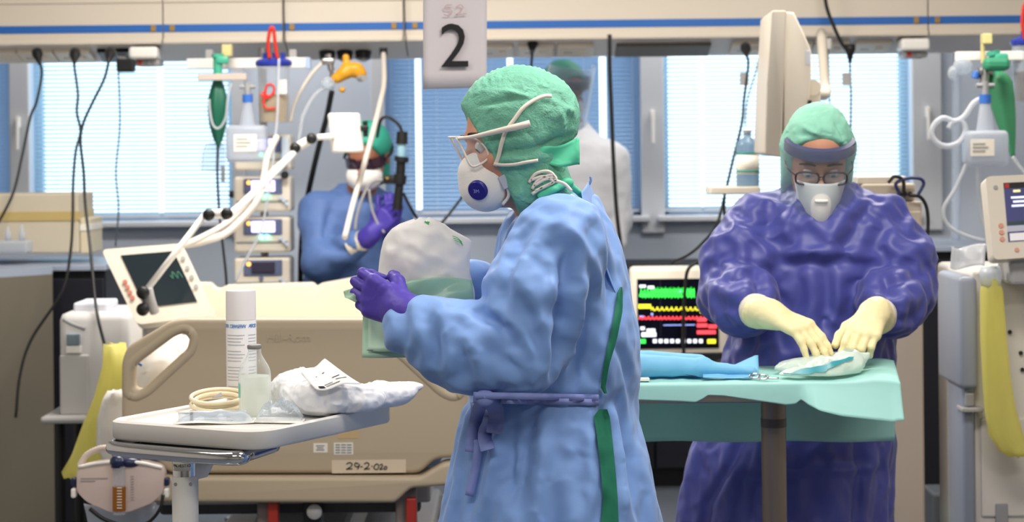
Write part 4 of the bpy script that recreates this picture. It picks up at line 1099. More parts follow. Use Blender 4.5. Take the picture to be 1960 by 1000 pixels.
obj('scale_marks', bm, m_paper, um)['kind'] = 'stuff'
bm = NB()
for k in range(10): pbox(bm, 250, 912 + k * 5, 256, 913.2 + k * 5, D - 0.002, 0.001, 0)
for k in range(2): pbox(bm, 154, 916 + k * 5, 206 - 24 * k, 917.6 + k * 5, D - 0.002, 0.001, 0)
obj('print', bm, m_greyink, um)['kind'] = 'stuff'
bm = NB(); ell(bm, P(226, 884, D), (0.022, 0.024, 0.018)); ell(bm, P(250, 886, D + .01), (0.03, 0.02, 0.014)); cyl(bm, P(226, 895, D - .004), P(226, 880, D - .004), 0.019, n=16); cyl(bm, P(222, 876, D), P(216, 868, D), 0.006, n=8); obj('cap', bm, mat('dark_navy_cap', (32, 40, 74), 0.3), um, smooth=True)
bm = NB(); tube(bm, [P(152, 893, D + .03), P(166, 872, D + .03), P(190, 860, D + .02), P(212, 860, D), P(224, 874, D)], 0.0085, 9, 6, rib=0.008); obj('drain_hose', bm, mat('pinkish_hose', (222, 204, 194), 0.4), um, smooth=True)
bm = NB(); tube(bm, [P(312, 948, D - .002), P(306, 975, D - .01), P(285, 1000, D - .01), P(250, 1015, D - .01)], 0.0045, 8, 6); tube(bm, [P(172, 975, D - .002), P(200, 995, D - .01), P(240, 1010, D - .01)], 0.006, 8, 6); obj('strap', bm, m_black, um, smooth=True)
for px in (140, 318):
    bm = NB(); pbox(bm, px - 5, 936, px + 4, 955, D, 0.03, 0.005); obj('side_clip', bm, m_white, um)
    bm = NB(); pbox(bm, px - 5, 916, px + 5, 932, D + 0.005, 0.03, 0.005); obj('side_latch', bm, mat('dark_navy_cap'), um)
t = hang_bag([(160, 300, 966), (165, 298, 985), (170, 296, 1010), (172, 292, 1090)], 5.72, 0.02, '', 'drain_bag', film('drain_bag_film', (206, 214, 226), 0.6, 0.2, crease=0.3, gloss=0.2, trl=0.3))
tag(t, 'pale drainage bag hanging under the clear urine meter', 'bag')

# ------------------------------------------------------------------ overbed table
tb = thing('overbed_table', 'white-topped overbed table on a chrome and white column', 'table', (-0.6, 4.25, 0))
ZT_ = 0.985
F0 = V((-0.492, 4.02, 0)); e1 = V((0.5, 0.866, 0)); e2 = V((-0.866, 0.5, 0))
def tp_(a, b, z=ZT_): return F0 + e1 * a + e2 * b + V((0, 0, z))
LA, LB = 0.47, 0.39
corn = [tp_(0, 0, 0), tp_(LA, 0, 0), tp_(LA, LB, 0), tp_(0, LB, 0)]
outer = rounded(corn, [0.07, 0.025, 0.03, 0.05], 8)
inner_c = [tp_(0.014, 0.014, 0), tp_(LA - 0.014, 0.014, 0), tp_(LA - 0.014, LB - 0.014, 0), tp_(0.014, LB - 0.014, 0)]
inner = rounded(inner_c, [0.06, 0.02, 0.025, 0.045], 8)
bm = NB(); n = len(outer)
def ring(pts, z): return [bm.verts.new(V((p.x, p.y, z))) for p in pts]
cen = sum(outer, V()) / n
r0 = ring([cen + (p - cen) * 0.985 for p in outer], ZT_ - 0.033); r1 = ring(outer, ZT_ - 0.028); r2 = ring(outer, ZT_ + 0.002); r2b = ring([p.lerp(q, 0.4) for p, q in zip(outer, inner)], ZT_ + 0.006); r3 = ring(inner, ZT_ + 0.003); r4 = ring([cen + (p - cen) * 0.985 for p in inner], ZT_ - 0.003)
for a, b in ((r0, r1), (r1, r2), (r2, r2b), (r2b, r3), (r3, r4)):
    for k in range(n): bm.faces.new((a[k], a[(k + 1) % n], b[(k + 1) % n], b[k]))
bm.faces.new(r0[::-1]); bm.faces.new(r4)
m_top = mat('table_top_white', (222, 219, 214), 0.38, var=0.02, vscale=4)
obj('table_top', bm, m_top, tb, auto=45)
ZU = ZT_ - 0.033
bm = NB(); a = tp_(-0.004, 0.06, ZU - 0.0155); b = tp_(-0.004, LB - 0.03, ZU - 0.0155)
tube(bm, [tp_(0.16, 0.085, ZU - 0.0145), tp_(0.05, 0.065, ZU - 0.0145), a + e1 * 0.0, a.lerp(b, 0.5) - e1 * 0.012, b, tp_(0.05, LB - 0.03, ZU - 0.0145), tp_(0.16, LB - 0.03, ZU - 0.0145)], 0.0145, 14, 8)
obj('chrome_handle', bm, m_chrome, tb, smooth=True)
bm = NB(); prism(bm, rounded([tp_(0.03, 0.10, ZU - 0.018), tp_(0.30, 0.12, ZU - 0.018), tp_(0.30, 0.30, ZU - 0.018), tp_(0.03, 0.33, ZU - 0.018)], 0.02, 4), (0, 0, 0.019)); obj('under_tray', bm, mat('black_under_tray', (24, 24, 26), 0.3), tb, auto=40)
colb = P(354, 900, 4.16)
cx, cy = colb.x, colb.y
bm = NB(); cyl(bm, (cx, cy, P(354, 912, cy).z), (cx, cy, ZU - 0.015), 0.0245, n=28); sl_ = obj('chrome_sleeve', bm, m_chrome, tb, auto=40)
bm = NB(); cyl(bm, (cx, cy, 0.06), (cx, cy, P(354, 911, cy).z), 0.0262, n=28); obj('column', bm, m_white, tb, auto=40)
for k in (-0.6, 0.55):
    bm = NB(); c = V((cx + 0.0262 * math.sin(k), cy - 0.0262 * math.cos(k), P(354, 924, cy).z)); cyl(bm, c + V((0, 0.002, 0)), c + V((0.0015 * math.sin(k), -0.0015, 0)), 0.0035, n=8); obj('screw', bm, m_grey, tb)
# maker's label wrapped on the sleeve
bm = NB(); zz = P(354, 889, cy).z
sheet(bm, lambda u, v: V((cx + 0.0249 * math.sin(-0.9 + 1.5 * u), cy - 0.0249 * math.cos(-0.9 + 1.5 * u), zz + (v - 0.5) * 0.021)), 12, 1, 0.0003); lb = obj('maker_label', bm, m_paper, sl_, smooth=True)
for i, ch in enumerate('MALVESTIO'):
    a = -0.80 + 1.3 * i / 8; Mx = Matrix.Rotation(a, 3, 'Z') @ Matrix.Rotation(math.pi / 2, 3, 'X')
    text('letter', ch, (cx + 0.0256 * math.sin(a), cy - 0.0256 * math.cos(a), zz), 0.0085, m_ink, lb, M=Mx, ex=0.0001)
bm = NB(); prism(bm, [V((cx + 0.02, cy - 0.012, ZU - 0.014)), V((cx + 0.085, cy + 0.02, ZU - 0.014)), V((cx + 0.06, cy + 0.01, ZU - 0.04)), V((cx + 0.045, cy, ZU - 0.07)), V((cx + 0.02, cy - 0.012, ZU - 0.075))], (-0.008, 0.022, 0), 0.003); obj('tilt_bracket', bm, m_chrome, tb, auto=40)
bm = NB(); box(bm, (cx, cy + 0.0, 0.045), (0.42, 0.06, 0.03), 0.01)
for sx in (-0.19, 0.19): box(bm, (cx + sx, cy + 0.12, 0.05), (0.05, 0.62, 0.03), 0.01)
obj('base', bm, m_white, tb)
for sx in (-0.19, 0.19):
    for sy in (-0.16, 0.4):
        bm = NB(); c = V((cx + sx, cy + sy, 0.02)); cyl(bm, c - V((0.012, 0, 0)), c + V((0.012, 0, 0)), 0.02, n=14); obj('wheel', bm, m_black, tb)
# ------------------------------------------------------------------ things on the overbed table
ZI = ZT_ - 0.0028
def onT(px, d): p = P(px, 300, d); return V((p.x, d, ZI))
b = onT(458, 4.47); r = 0.0325; Hc = P(458, 556, 4.47).z - ZI
t = thing('spray_can', 'tall white spray can with blue lettering on the overbed table', 'spray can', b)
bm = NB(); lathe(bm, b, [(r * 0.96, 0), (r, 0.004), (r, Hc * 0.742), (r * 0.985, Hc * 0.748)], 36); body = obj('body', bm, mat('can_white', (232, 230, 232), 0.3), t, auto=40)
bm = NB(); lathe(bm, b + V((0, 0, Hc * 0.75)), [(r * 0.99, 0), (r * 0.985, Hc * 0.235), (r * 0.95, Hc * 0.25), (r * 0.4, Hc * 0.252)], 36); obj('overcap', bm, mat('overcap_white', (226, 220, 222), 0.35), t, auto=40)
def wrap_text(nm, s, z, size, a0, a1, m, parent):
    for i, ch in enumerate(s):
        if ch == ' ': continue
        a = a0 + (a1 - a0) * i / max(1, len(s) - 1); Mx = Matrix.Rotation(a, 3, 'Z') @ Matrix.Rotation(math.pi / 2, 3, 'X')
        text(nm, ch, b + V((math.sin(a) * (r + 0.0006), -math.cos(a) * (r + 0.0006), z)), size, m, parent, M=Mx, ex=0.0001)
m_bluet = mat('blue_print', (36, 120, 196), 0.5)
wrap_text('letter', 'DERASPRAY', Hc * 0.70, 0.0105, -0.55, 0.40, m_bluet, body)
wrap_text('letter', 'DER', Hc * 0.70, 0.0105, -1.2, -0.85, m_bluet, body)
wrap_text('letter', 'AEROSO', Hc * 0.70, 0.0105, 0.72, 1.25, m_bluet, body)
bm = NB()
for i in range(22):
    z = Hc * (0.62 - 0.6 * i / 22)
    if i in (4, 9, 15): continue
    for a0, a1 in ((-0.95, 0.35 - 0.12 * (i % 3)), (0.6, 1.3)):
        sheet(bm, lambda u, v: b + V((math.sin(a0 + (a1 - a0) * u) * (r + 0.0004), -math.cos(a0 + (a1 - a0) * u) * (r + 0.0004), z + v * 0.0016)), 8, 1)
obj('fine_print', bm, mat('fine_print_grey', (172, 172, 178), 0.6), body)['kind'] = 'stuff'
# glass bottle
b = onT(483, 4.30); s_ = 4.30 / FPX; R = 31 * s_; H = P(483, 661, 4.30).z - ZI
t = thing('glass_bottle', 'small glass infusion bottle half full of clear liquid', 'bottle', b)
prof = [(R * 0.92, 0), (R, 0.004), (R, H * 0.58), (R * 0.97, H * 0.64), (R * 0.86, H * 0.71), (R * 0.64, H * 0.79), (R * 0.46, H * 0.86), (R * 0.40, H * 0.91), (R * 0.42, H * 0.955)]
m_bot = mat('bottle_glass', (240, 248, 246), 0.03, trans=1.0, ior=1.3)
bm = NB(); lathe(bm, b, prof, 36); obj('glass', bm, film('bottle_glass_wall', (246, 250, 250), 0.07, 0.03, gloss=0.7), t, smooth=True)
bm = NB(); lathe(bm, b + V((0, 0, 0.004)), [(R * 0.88, 0), (R * 0.94, 0.004), (R * 0.94, H * 0.545), (R * 0.2, H * 0.548)], 36); obj('liquid', bm, film('milky_liquid', (246, 248, 242), 0.6, 0.08, gloss=0.2, trl=0.6), t, auto=50)
bm = NB(); lathe(bm, b + V((0, 0, H * 0.945)), [(R * 0.41, 0), (R * 0.45, 0.002), (R * 0.45, 0.007), (R * 0.40, 0.009), (R * 0.1, 0.0095)], 24); obj('stopper', bm, mat('grey_stopper', (122, 120, 118), 0.5), t, auto=40)
bm = NB(); z0 = H * 0.28
sheet(bm, lambda u, v: b + V((math.sin(-1.7 + 0.75 * u) * (R + 0.0005), -math.cos(-1.7 + 0.75 * u) * (R + 0.0005), z0 + v * H * 0.2)), 6, 1, 0.0002); obj('label', bm, mat('teal_label', (120, 196, 180), 0.6), t)
# coil of ivory tubing in a pouch
t = thing('tubing_coil', 'ivory tubing coil packed in a flat paper pouch', 'tubing', onT(415, 4.42))
bm = NB(); c = onT(412, 4.385)
sheet(bm, lambda u, v: c + e1 * ((v - 0.5) * 0.105) + e2 * ((u - 0.5) * 0.135) + V((0, 0, 0.0035 + 0.006 * math.sin(math.pi * u) * abs(math.sin(3 * v)))), 10, 10, 0.0012); obj('pouch', bm, mat('pouch_paper', (238, 234, 224), 0.7), t, smooth=True)
bm = NB()
for k in range(3):
    pts = []
    for q in range(25):
        an = 2 * math.pi * q / 24 * 0.93 + 0.4; rr = 0.056 - 0.008 * (k % 2)
        pts.append(c + V((math.cos(an) * rr * 1.0, math.sin(an) * rr * 0.9, 0.018 + 0.0075 * k + 0.009 * math.sin(an))))
    tube(bm, pts, 0.0045, 8, 2)
obj('coil', bm, mat('ivory_tubing', (236, 222, 190), 0.35), t, smooth=True)
bm = NB(); pts = [c + V((-0.01, -0.018, 0.032)), c + V((0.012, -0.02, 0.034)), c + V((0.006, 0.01, 0.04))]; prism(bm, pts, (0, 0, 0.001)); obj('arrow_print', bm, m_greyink, t)
bm = NB(); cc = onT(366, 4.35) + V((0, 0, 0.004)); box(bm, cc, (0.012, 0.006, 0.002), 0, M=Matrix.Rotation(0.5, 3, 'Z')); obj('green_mark', bm, mat('green_mark', (70, 140, 84), 0.6), t)
# syringe in a blister
t = thing('syringe_pack', 'wrapped syringe in a clear blister at the table front', 'syringe', onT(420, 4.2))
c = onT(408, 4.22)
bm = NB(); sheet(bm, lambda u, v: c + V(((u - 0.5) * 0.16, (v - 0.5) * 0.075 + 0.018 * (u - 0.5), 0.0042 + 0.002 * math.sin(6 * u))), 10, 4, 0.001); obj('backing', bm, mat('pouch_paper'), t, smooth=True)
bm = NB(); tube(bm, [c + V((-0.075, -0.006, 0.012)), c + V((-0.03, 0.0, 0.014)), c + V((0.06, 0.008, 0.013))], 0.0105, 12, 4); sy = obj('barrel', bm, m_clear, t, smooth=True)
bm = NB(); cyl(bm, c + V((-0.052, -0.003, 0.0135)), c + V((-0.046, -0.002, 0.0135)), 0.0095, n=14); obj('plunger_seal', bm, m_ink, t)
bm = NB(); cyl(bm, c + V((-0.045, -0.002, 0.0135)), c + V((0.03, 0.005, 0.0135)), 0.0035, n=8); obj('plunger_rod', bm, m_clear2, t)
text('print', '50 Perfusor', c + V((-0.012, -0.0098, 0.016)), 0.0085, m_greyink, t, M=Matrix.Rotation(math.radians(60), 3, 'X'), ex=0.0001)
bm = NB(); sheet(bm, lambda u, v: c + V(((u - 0.5) * 0.15, (v - 0.5) * 0.06, 0.004 + 0.022 * math.sin(math.pi * u) ** 0.4 * math.sin(math.pi * v) + 0.002 * math.sin(19 * u + 7 * v))), 20, 8); obj('blister', bm, m_clear, t, smooth=True)
# second clear blister, crumpled
t = thing('blister_pack', 'crumpled empty clear blister pack beside the glass bottle', 'packaging', onT(545, 4.2))
c = onT(530, 4.225)
bm = NB(); sheet(bm, lambda u, v: c + V(((u - 0.5) * 0.10, (v - 0.5) * 0.075 - 0.02 * (u - 0.5), 0.0032 + 0.001 * math.sin(7 * v))), 8, 6, 0.001); obj('backing', bm, mat('pouch_paper'), t, smooth=True)
def bl(u, v):
    p = V((u * 6.0, v * 6.0, 1.3))
    return c + V(((u - 0.5) * 0.094, (v - 0.5) * 0.066 + 0.008 * mnoise.noise(p), 0.0055 + 0.045 * (math.sin(math.pi * u) * math.sin(math.pi * v)) ** 0.6 * (0.8 + 0.5 * mnoise.noise(p * 1.3)) ))
bm = NB(); sheet(bm, bl, 18, 14); obj('blister', bm, m_clear, t)
# big white sterile pouch
t = thing('sterile_pouch', 'crumpled white sterile pouch with a printed label flap', 'packaging', onT(640, 4.3))
def fn(s):
    A = onT(545, 4.36); B = onT(640, 4.30); Cc = onT(715, 4.37)
    s.ell(onT(560, 4.36) + V((0, 0, 0.045)), (0.055, 0.05, 0.035), k=0.03); s.ell(onT(610, 4.31) + V((0, 0, 0.04)), (0.075, 0.06, 0.038), k=0.03)
    s.ell(onT(660, 4.32) + V((0, 0, 0.032)), (0.075, 0.055, 0.03), k=0.03); s.ell(onT(715, 4.38) + V((0, 0, 0.028)), (0.06, 0.035, 0.022), k=0.03)
    s.ell(onT(745, 4.40) + V((0, 0, 0.034)), (0.05, 0.05, 0.016), None, 0.03); s.ell(onT(775, 4.43) + V((0, 0, 0.044)), (0.035, 0.03, 0.008), None, 0.02)
    s.cap(onT(580, 4.34) + V((0, 0, 0.07)), onT(622, 4.32) + V((0, 0, 0.088)), 0.012, 0.006, k=0.03)
lo = onT(515, 4.2); hi = onT(812, 4.5)
s = SDF((lo.x - 0.03, 4.2, ZI - 0.01), (hi.x + 0.03, 4.56, ZI + 0.14), 0.0035); fn(s)
ga = (s.ax[0] - F0.x)[:, None] * e1.x + (s.ax[1] - F0.y)[None, :] * e1.y; gb = (s.ax[0] - F0.x)[:, None] * e2.x + (s.ax[1] - F0.y)[None, :] * e2.y
zmin = np.where((ga > LA - 0.028) | (gb < 0.028), ZT_ + 0.0075, ZI + 0.001)      # clear of the raised rim
s.d = np.maximum(s.d, (zmin[:, :, None] - s.ax[2][None, None, :]).astype(np.float32))
v, F = s.mesh(); nn = vnormals(v, F)
am = np.clip((v[:, 2] - ZI) / 0.02, 0, 1) * np.clip(1.1 - (PIX(v)[0] - 700) / 60, 0.2, 1)
v = v + nn * (am * (0.0105 * crumple(v, 17, 0.9) + 0.003 * crumple(v, 45)))[:, None]
qa = (v[:, 0] - F0.x) * e1.x + (v[:, 1] - F0.y) * e1.y; qb = (v[:, 0] - F0.x) * e2.x + (v[:, 1] - F0.y) * e2.y
v[:, 2] = np.maximum(v[:, 2], np.where((qa > LA - 0.032) | (qb < 0.032), ZT_ + 0.0075, ZI + 0.001))
m_pouch = mat('pouch_white', (236, 236, 240), 0.5, crease=0.5, cscale=40)
npobj('bag', v, F, m_pouch, t)
c = P(628, 726, 4.24)
fl = [P(577, 716, 4.30), P(620, 690, 4.33), P(646, 708, 4.31), P(690, 736, 4.26), P(662, 753, 4.235), P(600, 745, 4.24)]
def flap(u, v_):
    top = P(572, 712, 4.30).lerp(P(622, 689, 4.34), u) if u < 0.5 or True else None
    q = [P(576, 716, 4.285), P(622, 690, 4.315), P(692, 733, 4.25), P(606, 748, 4.225)]
    p = q[0].lerp(q[1], u).lerp(q[3].lerp(q[2], u), v_)
    return p + V((0, -0.012 * math.sin(math.pi * v_), 0.003 * math.sin(8 * u + 3 * v_)))
bm = NB(); sheet(bm, flap, 12, 10, 0.0006); fo = obj('label_flap', bm, mat('flap_paper', (240, 238, 236), 0.6), t, smooth=True)
bm = NB()
def dash(u0, u1, v_, h):
    q = [flap(u0, v_), flap(u1, v_), flap(u1, v_ + h), flap(u0, v_ + h)]
    vs = [bm.verts.new(p + V((0, -0.0016, 0.0012))) for p in q]; bm.faces.new(vs)
dash(0.12, 0.26, 0.80, 0.10)
for (a, b_, v_) in ((0.3, 0.62, 0.84), (0.3, 0.5, 0.76), (0.55, 0.62, 0.3), (0.3, 0.36, 0.35), (0.62, 0.9, 0.7), (0.6, 0.8, 0.6)): dash(a, b_, v_, 0.022)
obj('print', bm, m_ink, fo)['kind'] = 'stuff'
# ------------------------------------------------------------------ centre-right: wave monitor
D = 7.6
t = thing('patient_monitor', 'patient monitor with green, yellow and red wave traces', 'monitor', P(1300, 705, D))
bm = NB(); pbox(bm, 1208, 512, 1394, 702, D, 0.12, 0.015); obj('case', bm, m_cream2, t, auto=50)
bm = NB(); pbox(bm, 1220, 534, 1376, 668, D - 0.004, 0.006, 0.002); sc_ = obj('screen', bm, mat('black_screen', (8, 8, 14), 0.15), t)
def emi(name, c, e=1.1): return mat(name, c, 0.4, emit=c, estr=e)
W = D - 0.0065
def trace(nm, x0, x1, y, amp, freq, m, r=0.0011, blk=False):
    pts = []
    nst = int((x1 - x0) * 1.2)
    for k in range(nst + 1):
        x = x0 + (x1 - x0) * k / nst; ph = (x * freq) % 1.0
        pts.append(P(x, y - amp * (math.exp(-((ph - 0.4) / 0.16) ** 2) - 0.25 * math.exp(-((ph - 0.7) / 0.1) ** 2)), W))
    bm = NB(); tube(bm, pts, r, 4, 0); obj(nm, bm, m, sc_)
g_, y_, r_, w_, b_ = emi('trace_green', (60, 235, 80)), emi('trace_yellow', (240, 230, 50)), emi('trace_red', (250, 70, 80)), emi('trace_white', (235, 240, 250)), emi('trace_blue', (150, 170, 250))
trace('wave_green', 1224, 1330, 568, 15, 0.16, g_, 0.002); trace('wave_green', 1248, 1330, 560, 10, 0.33, g_, 0.0014)
trace('wave_yellow', 1246, 1350, 594, 6, 0.11, y_, 0.0015); trace('wave_red', 1222, 1372, 611, 5, 0.13, r_, 0.002)
def block(nm, rects, m):
    bm = NB()
    for (a, b, c, d_) in rects: pbox(bm, a, b, c, d_, W - 0.001, 0.002, 0.0003)
    obj(nm, bm, m, sc_)['kind'] = 'stuff'
block('values_white', [(1224, 546, 1236, 551), (1240, 548, 1252, 553), (1226, 626, 1234, 632), (1238, 630, 1254, 636), (1228, 637, 1256, 645)] + [(1250 + k * 11, 650, 1257 + k * 11, 657) for k in range(9)], w_)
block('values_green', [(1224, 563, 1244, 568), (1222, 650, 1236, 658)], g_)
block('values_yellow', [(1222, 583, 1246, 591), (1340, 592, 1356, 600), (1354, 650, 1370, 658), (1352, 600, 1366, 605)], y_)
block('values_red', [(1334, 609, 1352, 616), (1334, 620, 1354, 627), (1334, 633, 1370, 640), (1356, 622, 1372, 629)], r_)
block('values_blue', [(1246, 600, 1250, 604), (1300, 556, 1304, 560), (1270, 622, 1330, 623.4), (1224, 605, 1232, 607)], b_)
bm = NB()
for x in (1264, 1312): pbox(bm, x, 538, x + 1, 645, W, 0.001, 0)
obj('grid_line', bm, mat('screen_grid', (40, 44, 60), 0.3), sc_)
bm = NB(); pbox(bm, 1216, 676, 1384, 694, D - 0.006, 0.01, 0.004); obj('control_strip', bm, m_black, t)
bm = NB(); cyl(bm, P(1243, 684, D - 0.005), P(1243, 684, D - 0.02), 0.011, n=14); obj('control_knob', bm, mat('olive_knob', (120, 140, 60), 0.5), t)
zt = P(1300, 703, D).z
bm = NB(); box(bm, (P(1300, 700, D).x, D + 0.1, zt - 0.03), (0.5, 0.3, 0.03), 0.005)
for sx in (-0.22, 0.22):
    for sy in (-0.1, 0.3): cyl(bm, (P(1300, 700, D).x + sx, D + sy * 0.5 + 0.05, 0), (P(1300, 700, D).x + sx, D + sy * 0.5 + 0.05, zt - 0.03), 0.014, n=10)
tag(obj('monitor_stand', bm, m_midgrey), 'grey stand carrying the patient monitor with wave traces', 'stand')
cable([(1338, 500), (1318, 515), (1312, 545), (1308, 620), (1310, 720)], 'black cable dropping in front of the wave monitor screen', d=7.5, r=0.0065)
cable([(1200, 510), (1230, 516), (1300, 512), (1360, 520)], 'thin dark cable lying along the top of the wave monitor', d=7.7, r=0.004)
cable([(1330, 690), (1345, 700), (1380, 690), (1395, 675)], 'dark cord curled below the wave monitor screen', d=7.5, r=0.005)

# side-on screen on a wall arm
D = 6.6
t = thing('side_screen', 'cream screen seen edge-on, hung on a wall arm above the bottle shelf', 'screen', P(1500, 300, D))
prof = [(1500, 22), (1520, 24), (1536, 58), (1553, 96), (1553, 150), (1546, 210), (1538, 285), (1500, 300)]
bm = NB(); prism(bm, [P(x, y, D) for x, y in prof], (0.02, 0.42, 0), 0.008); obj('rear_housing', bm, m_cream2, t, auto=40)
prof = [(1477, 20), (1506, 20), (1500, 160), (1496, 302), (1463, 295), (1468, 160)]
bm = NB(); prism(bm, rounded([P(x, y, D - 0.01) for x, y in prof], 0.008, 3), (0.02, 0.46, 0), 0.005); obj('front_bezel', bm, m_cream, t, auto=40)
bm = NB(); pbox(bm, 1541, 96, 1551, 124, D - 0.001, 0.01, 0.002); obj('vent_grille', bm, mat('pale_vent', (222, 224, 232), 0.4), t)
bm = NB(); cyl(bm, P(1556, 168, D + .1), P(1556, 168, D + .16), 0.026, n=20); box(bm, P(1556, 185, D + .13), (0.045, 0.05, 0.10), 0.01); obj('hinge', bm, m_cream2, t, auto=40)
bm = NB(); cyl(bm, P(1550, 192, D - .004), P(1550, 200, D - .004), 0.006, n=8); obj('latch', bm, m_black, t)
bm = NB(); tube(bm, [P(1558, 180, D + .13), P(1580, 178, D + .6), P(1578, 150, 8.0), P(1572, 62, 8.40)], 0.02, 10, 6); obj('wall_arm', bm, m_cream2, t, smooth=True)
# bottle shelf
D = 7.2
t = thing('wall_shelf', 'small cream shelf carrying the clear fluid bottle', 'shelf', P(1408, 372, D))
bm = NB(); pbox(bm, 1360, 358, 1456, 372, D - 0.06, 0.2, 0.004); obj('board', bm, m_cream2, t)
bm = NB(); a = P(1446, 372, D + .1); cyl(bm, a, V((a.x, a.y, 0.9)), 0.014, n=12); cyl(bm, V((a.x, a.y, 0.05)), V((a.x, a.y, 0.92)), 0.018, n=12)
for k in range(5): an = k * 1.2566; cyl(bm, V((a.x, a.y, 0.06)), V((a.x + 0.22 * math.cos(an), a.y + 0.22 * math.sin(an), 0.035)), 0.012, n=8)
obj('stand_post', bm, m_steel, t)
b = P(1432, 357.5, D); b = V((b.x, D + 0.01, b.z)); R = 22 * D / FPX; H = P(1432, 248, D).z - b.z
t = thing('fluid_bottle', 'clear plastic fluid bottle with white and teal label on the shelf', 'bottle', b)
bm = NB(); lathe(bm, b, [(R * 0.9, 0), (R, 0.006), (R, H * 0.72), (R * 0.85, H * 0.79), (R * 0.35, H * 0.86), (R * 0.3, H * 0.94)], 24); obj('body', bm, film('blue_clear_bottle', (150, 176, 196), 0.62, 0.12, gloss=0.25, trl=0.5), t, auto=50)
bm = NB(); lathe(bm, b + V((0, 0, H * 0.93)), [(R * 0.36, 0), (R * 0.38, H * 0.05), (R * 0.3, H * 0.065)], 16); obj('cap', bm, m_grey, t)
for z0, z1, m in ((0.22, 0.56, m_paper), (0.56, 0.60, mat('teal_band', (40, 140, 132), 0.5)), (0.25, 0.29, mat('teal_band'))):
    bm = NB(); sheet(bm, lambda u, v: b + V((math.sin(-1.3 + 2.6 * u) * (R + 0.001 + (0.0004 if m is not m_paper else 0)), -math.cos(-1.3 + 2.6 * u) * (R + 0.001 + (0.0004 if m is not m_paper else 0)), H * (z0 + (z1 - z0) * v))), 12, 1, 0.0003); obj('label', bm, m, t, smooth=True)

# pillar cabinet and device behind the person in purple
D = 6.3
t = thing('pillar_cabinet', 'tall narrow cream cabinet standing behind the person in purple', 'cabinet', V((P(1738, 900, D).x, D + 0.15, 0)))
z1 = P(1730, 386, D).z; x0, x1 = P(1690, 500, D).x, P(1766, 500, D).x
bm = NB(); box(bm, ((x0 + x1) / 2, D + 0.15, z1 / 2 + 0.02), (x1 - x0, 0.3, z1 - 0.04), 0.006); obj('body', bm, mat('taupe_cream', (196, 182, 166), 0.5), t)
bm = NB(); box(bm, ((x0 + x1) / 2, D - 0.004, z1 / 2 + 0.02), (x1 - x0 - 0.012, 0.014, z1 - 0.1), 0.003); obj('door', bm, mat('taupe_cream'), t)
bm = NB(); box(bm, ((x0 + x1) / 2, D + 0.15, 0.02), (x1 - x0 - 0.02, 0.26, 0.04)); obj('plinth', bm, m_black, t)
t = thing('equipment_box', 'cream equipment box with plugged cables on the pillar cabinet', 'device', P(1725, 386, D))
bm = NB(); pbox(bm, 1650, 352, 1752, 385.5, D + 0.02, 0.2, 0.006); obj('case', bm, mat('taupe_cream2', (206, 192, 172), 0.5), t)
bm = NB(); pbox(bm, 1640, 338, 1735, 352, D + 0.03, 0.16, 0.004); obj('top_slab', bm, m_cream2, t)
for k in range(3):
    bm = NB(); cyl(bm, P(1722 + k * 10, 372, D + .022), P(1722 + k * 10, 372, D - .02), 0.008, n=10); obj('plug', bm, m_black, t)
for pts, lab, m in (([(1722, 372), (1715, 352), (1735, 342), (1760, 342), (1768, 352), (1758, 372)], 'dark blue cable arching over the cream equipment box', mat('dark_blue_cable', (40, 48, 96), 0.4)),
                    ([(1742, 374), (1762, 378), (1774, 400), (1776, 440), (1770, 470), (1760, 476)], 'black cable bowing out beside the pillar cabinet', m_black),
                    ([(1700, 350), (1712, 338), (1728, 345), (1730, 368)], 'short black cable plugged into the cream equipment box', m_black)):
    cable(pts, lab, d=6.26, r=0.0055, m=m)

# ------------------------------------------------------------------ right: glass pole, tubes, machine, monitor
hose([(1832, 100), (1831, 250), (1830, 464)], 'pale upright tube standing in the right window bay', 8.6, 0.018, m_clear2, cat='tube')
D = 7.03
hose([(1884, 186), (1864, 197), (1846, 222), (1828, 232), (1806, 226), (1790, 236), (1783, 254), (1792, 272), (1812, 280), (1836, 272), (1848, 250), (1840, 232), (1822, 236), (1816, 246)], 'thick clear tube coiled in a ring beside the white bottle', D, 0.0095, m_tubewhite, cat='tube')
hose([(1850, 314), (1828, 362), (1808, 395), (1808, 420), (1822, 438), (1850, 452), (1885, 462)], 'clear tube sagging below the coiled ring', D, 0.007, m_tubewhite, cat='tube')
hose([(1872, 318), (1873, 360), (1880, 420), (1890, 450)], 'clear drain tube below the white bottle near the right screen', D, 0.007, m_tubewhite, cat='tube')
hose([(1938, 300), (1950, 318), (1962, 332)], 'pale tube leaving the tip of the cone-shaped green bag', 7.2, 0.007, m_tubewhite, cat='tube')
t = thing('wall_bracket', 'cream wall bracket holding the cone-shaped green bag', 'bracket', P(1890, 120, 7.4))
bm = NB(); pbox(bm, 1882, 64, 1900, 84, 7.3, 0.05, 0.004); pbox(bm, 1879, 84, 1886, 122, 7.32, 0.02, 0.003); obj('clip', bm, mat('pale_yellow'), t)
bm = NB(); pbox(bm, 1830, 98, 1990, 116, 7.4, 0.03, 0.004); obj('rail', bm, m_white, t)
bm = NB(); cyl(bm, P(1885, 128, 7.25), P(1885, 160, 7.25), 0.018, n=14); box(bm, P(1886, 136, 7.25), (0.05, 0.04, 0.03), 0.008); obj('valve_block', bm, m_steel, t, auto=40)
bm = NB(); cyl(bm, P(1870, 138, 7.25), P(1866, 150, 7.25), 0.014, n=12); obj('blue_cap', bm, mat('mid_blue_cap'), t, auto=40)
bm = NB(); pbox(bm, 1885, 110, 1935, 135, 7.16, 0.05, 0.015); obj('green_sleeve', bm, mat('green_sleeve', (52, 140, 104), 0.6), t)
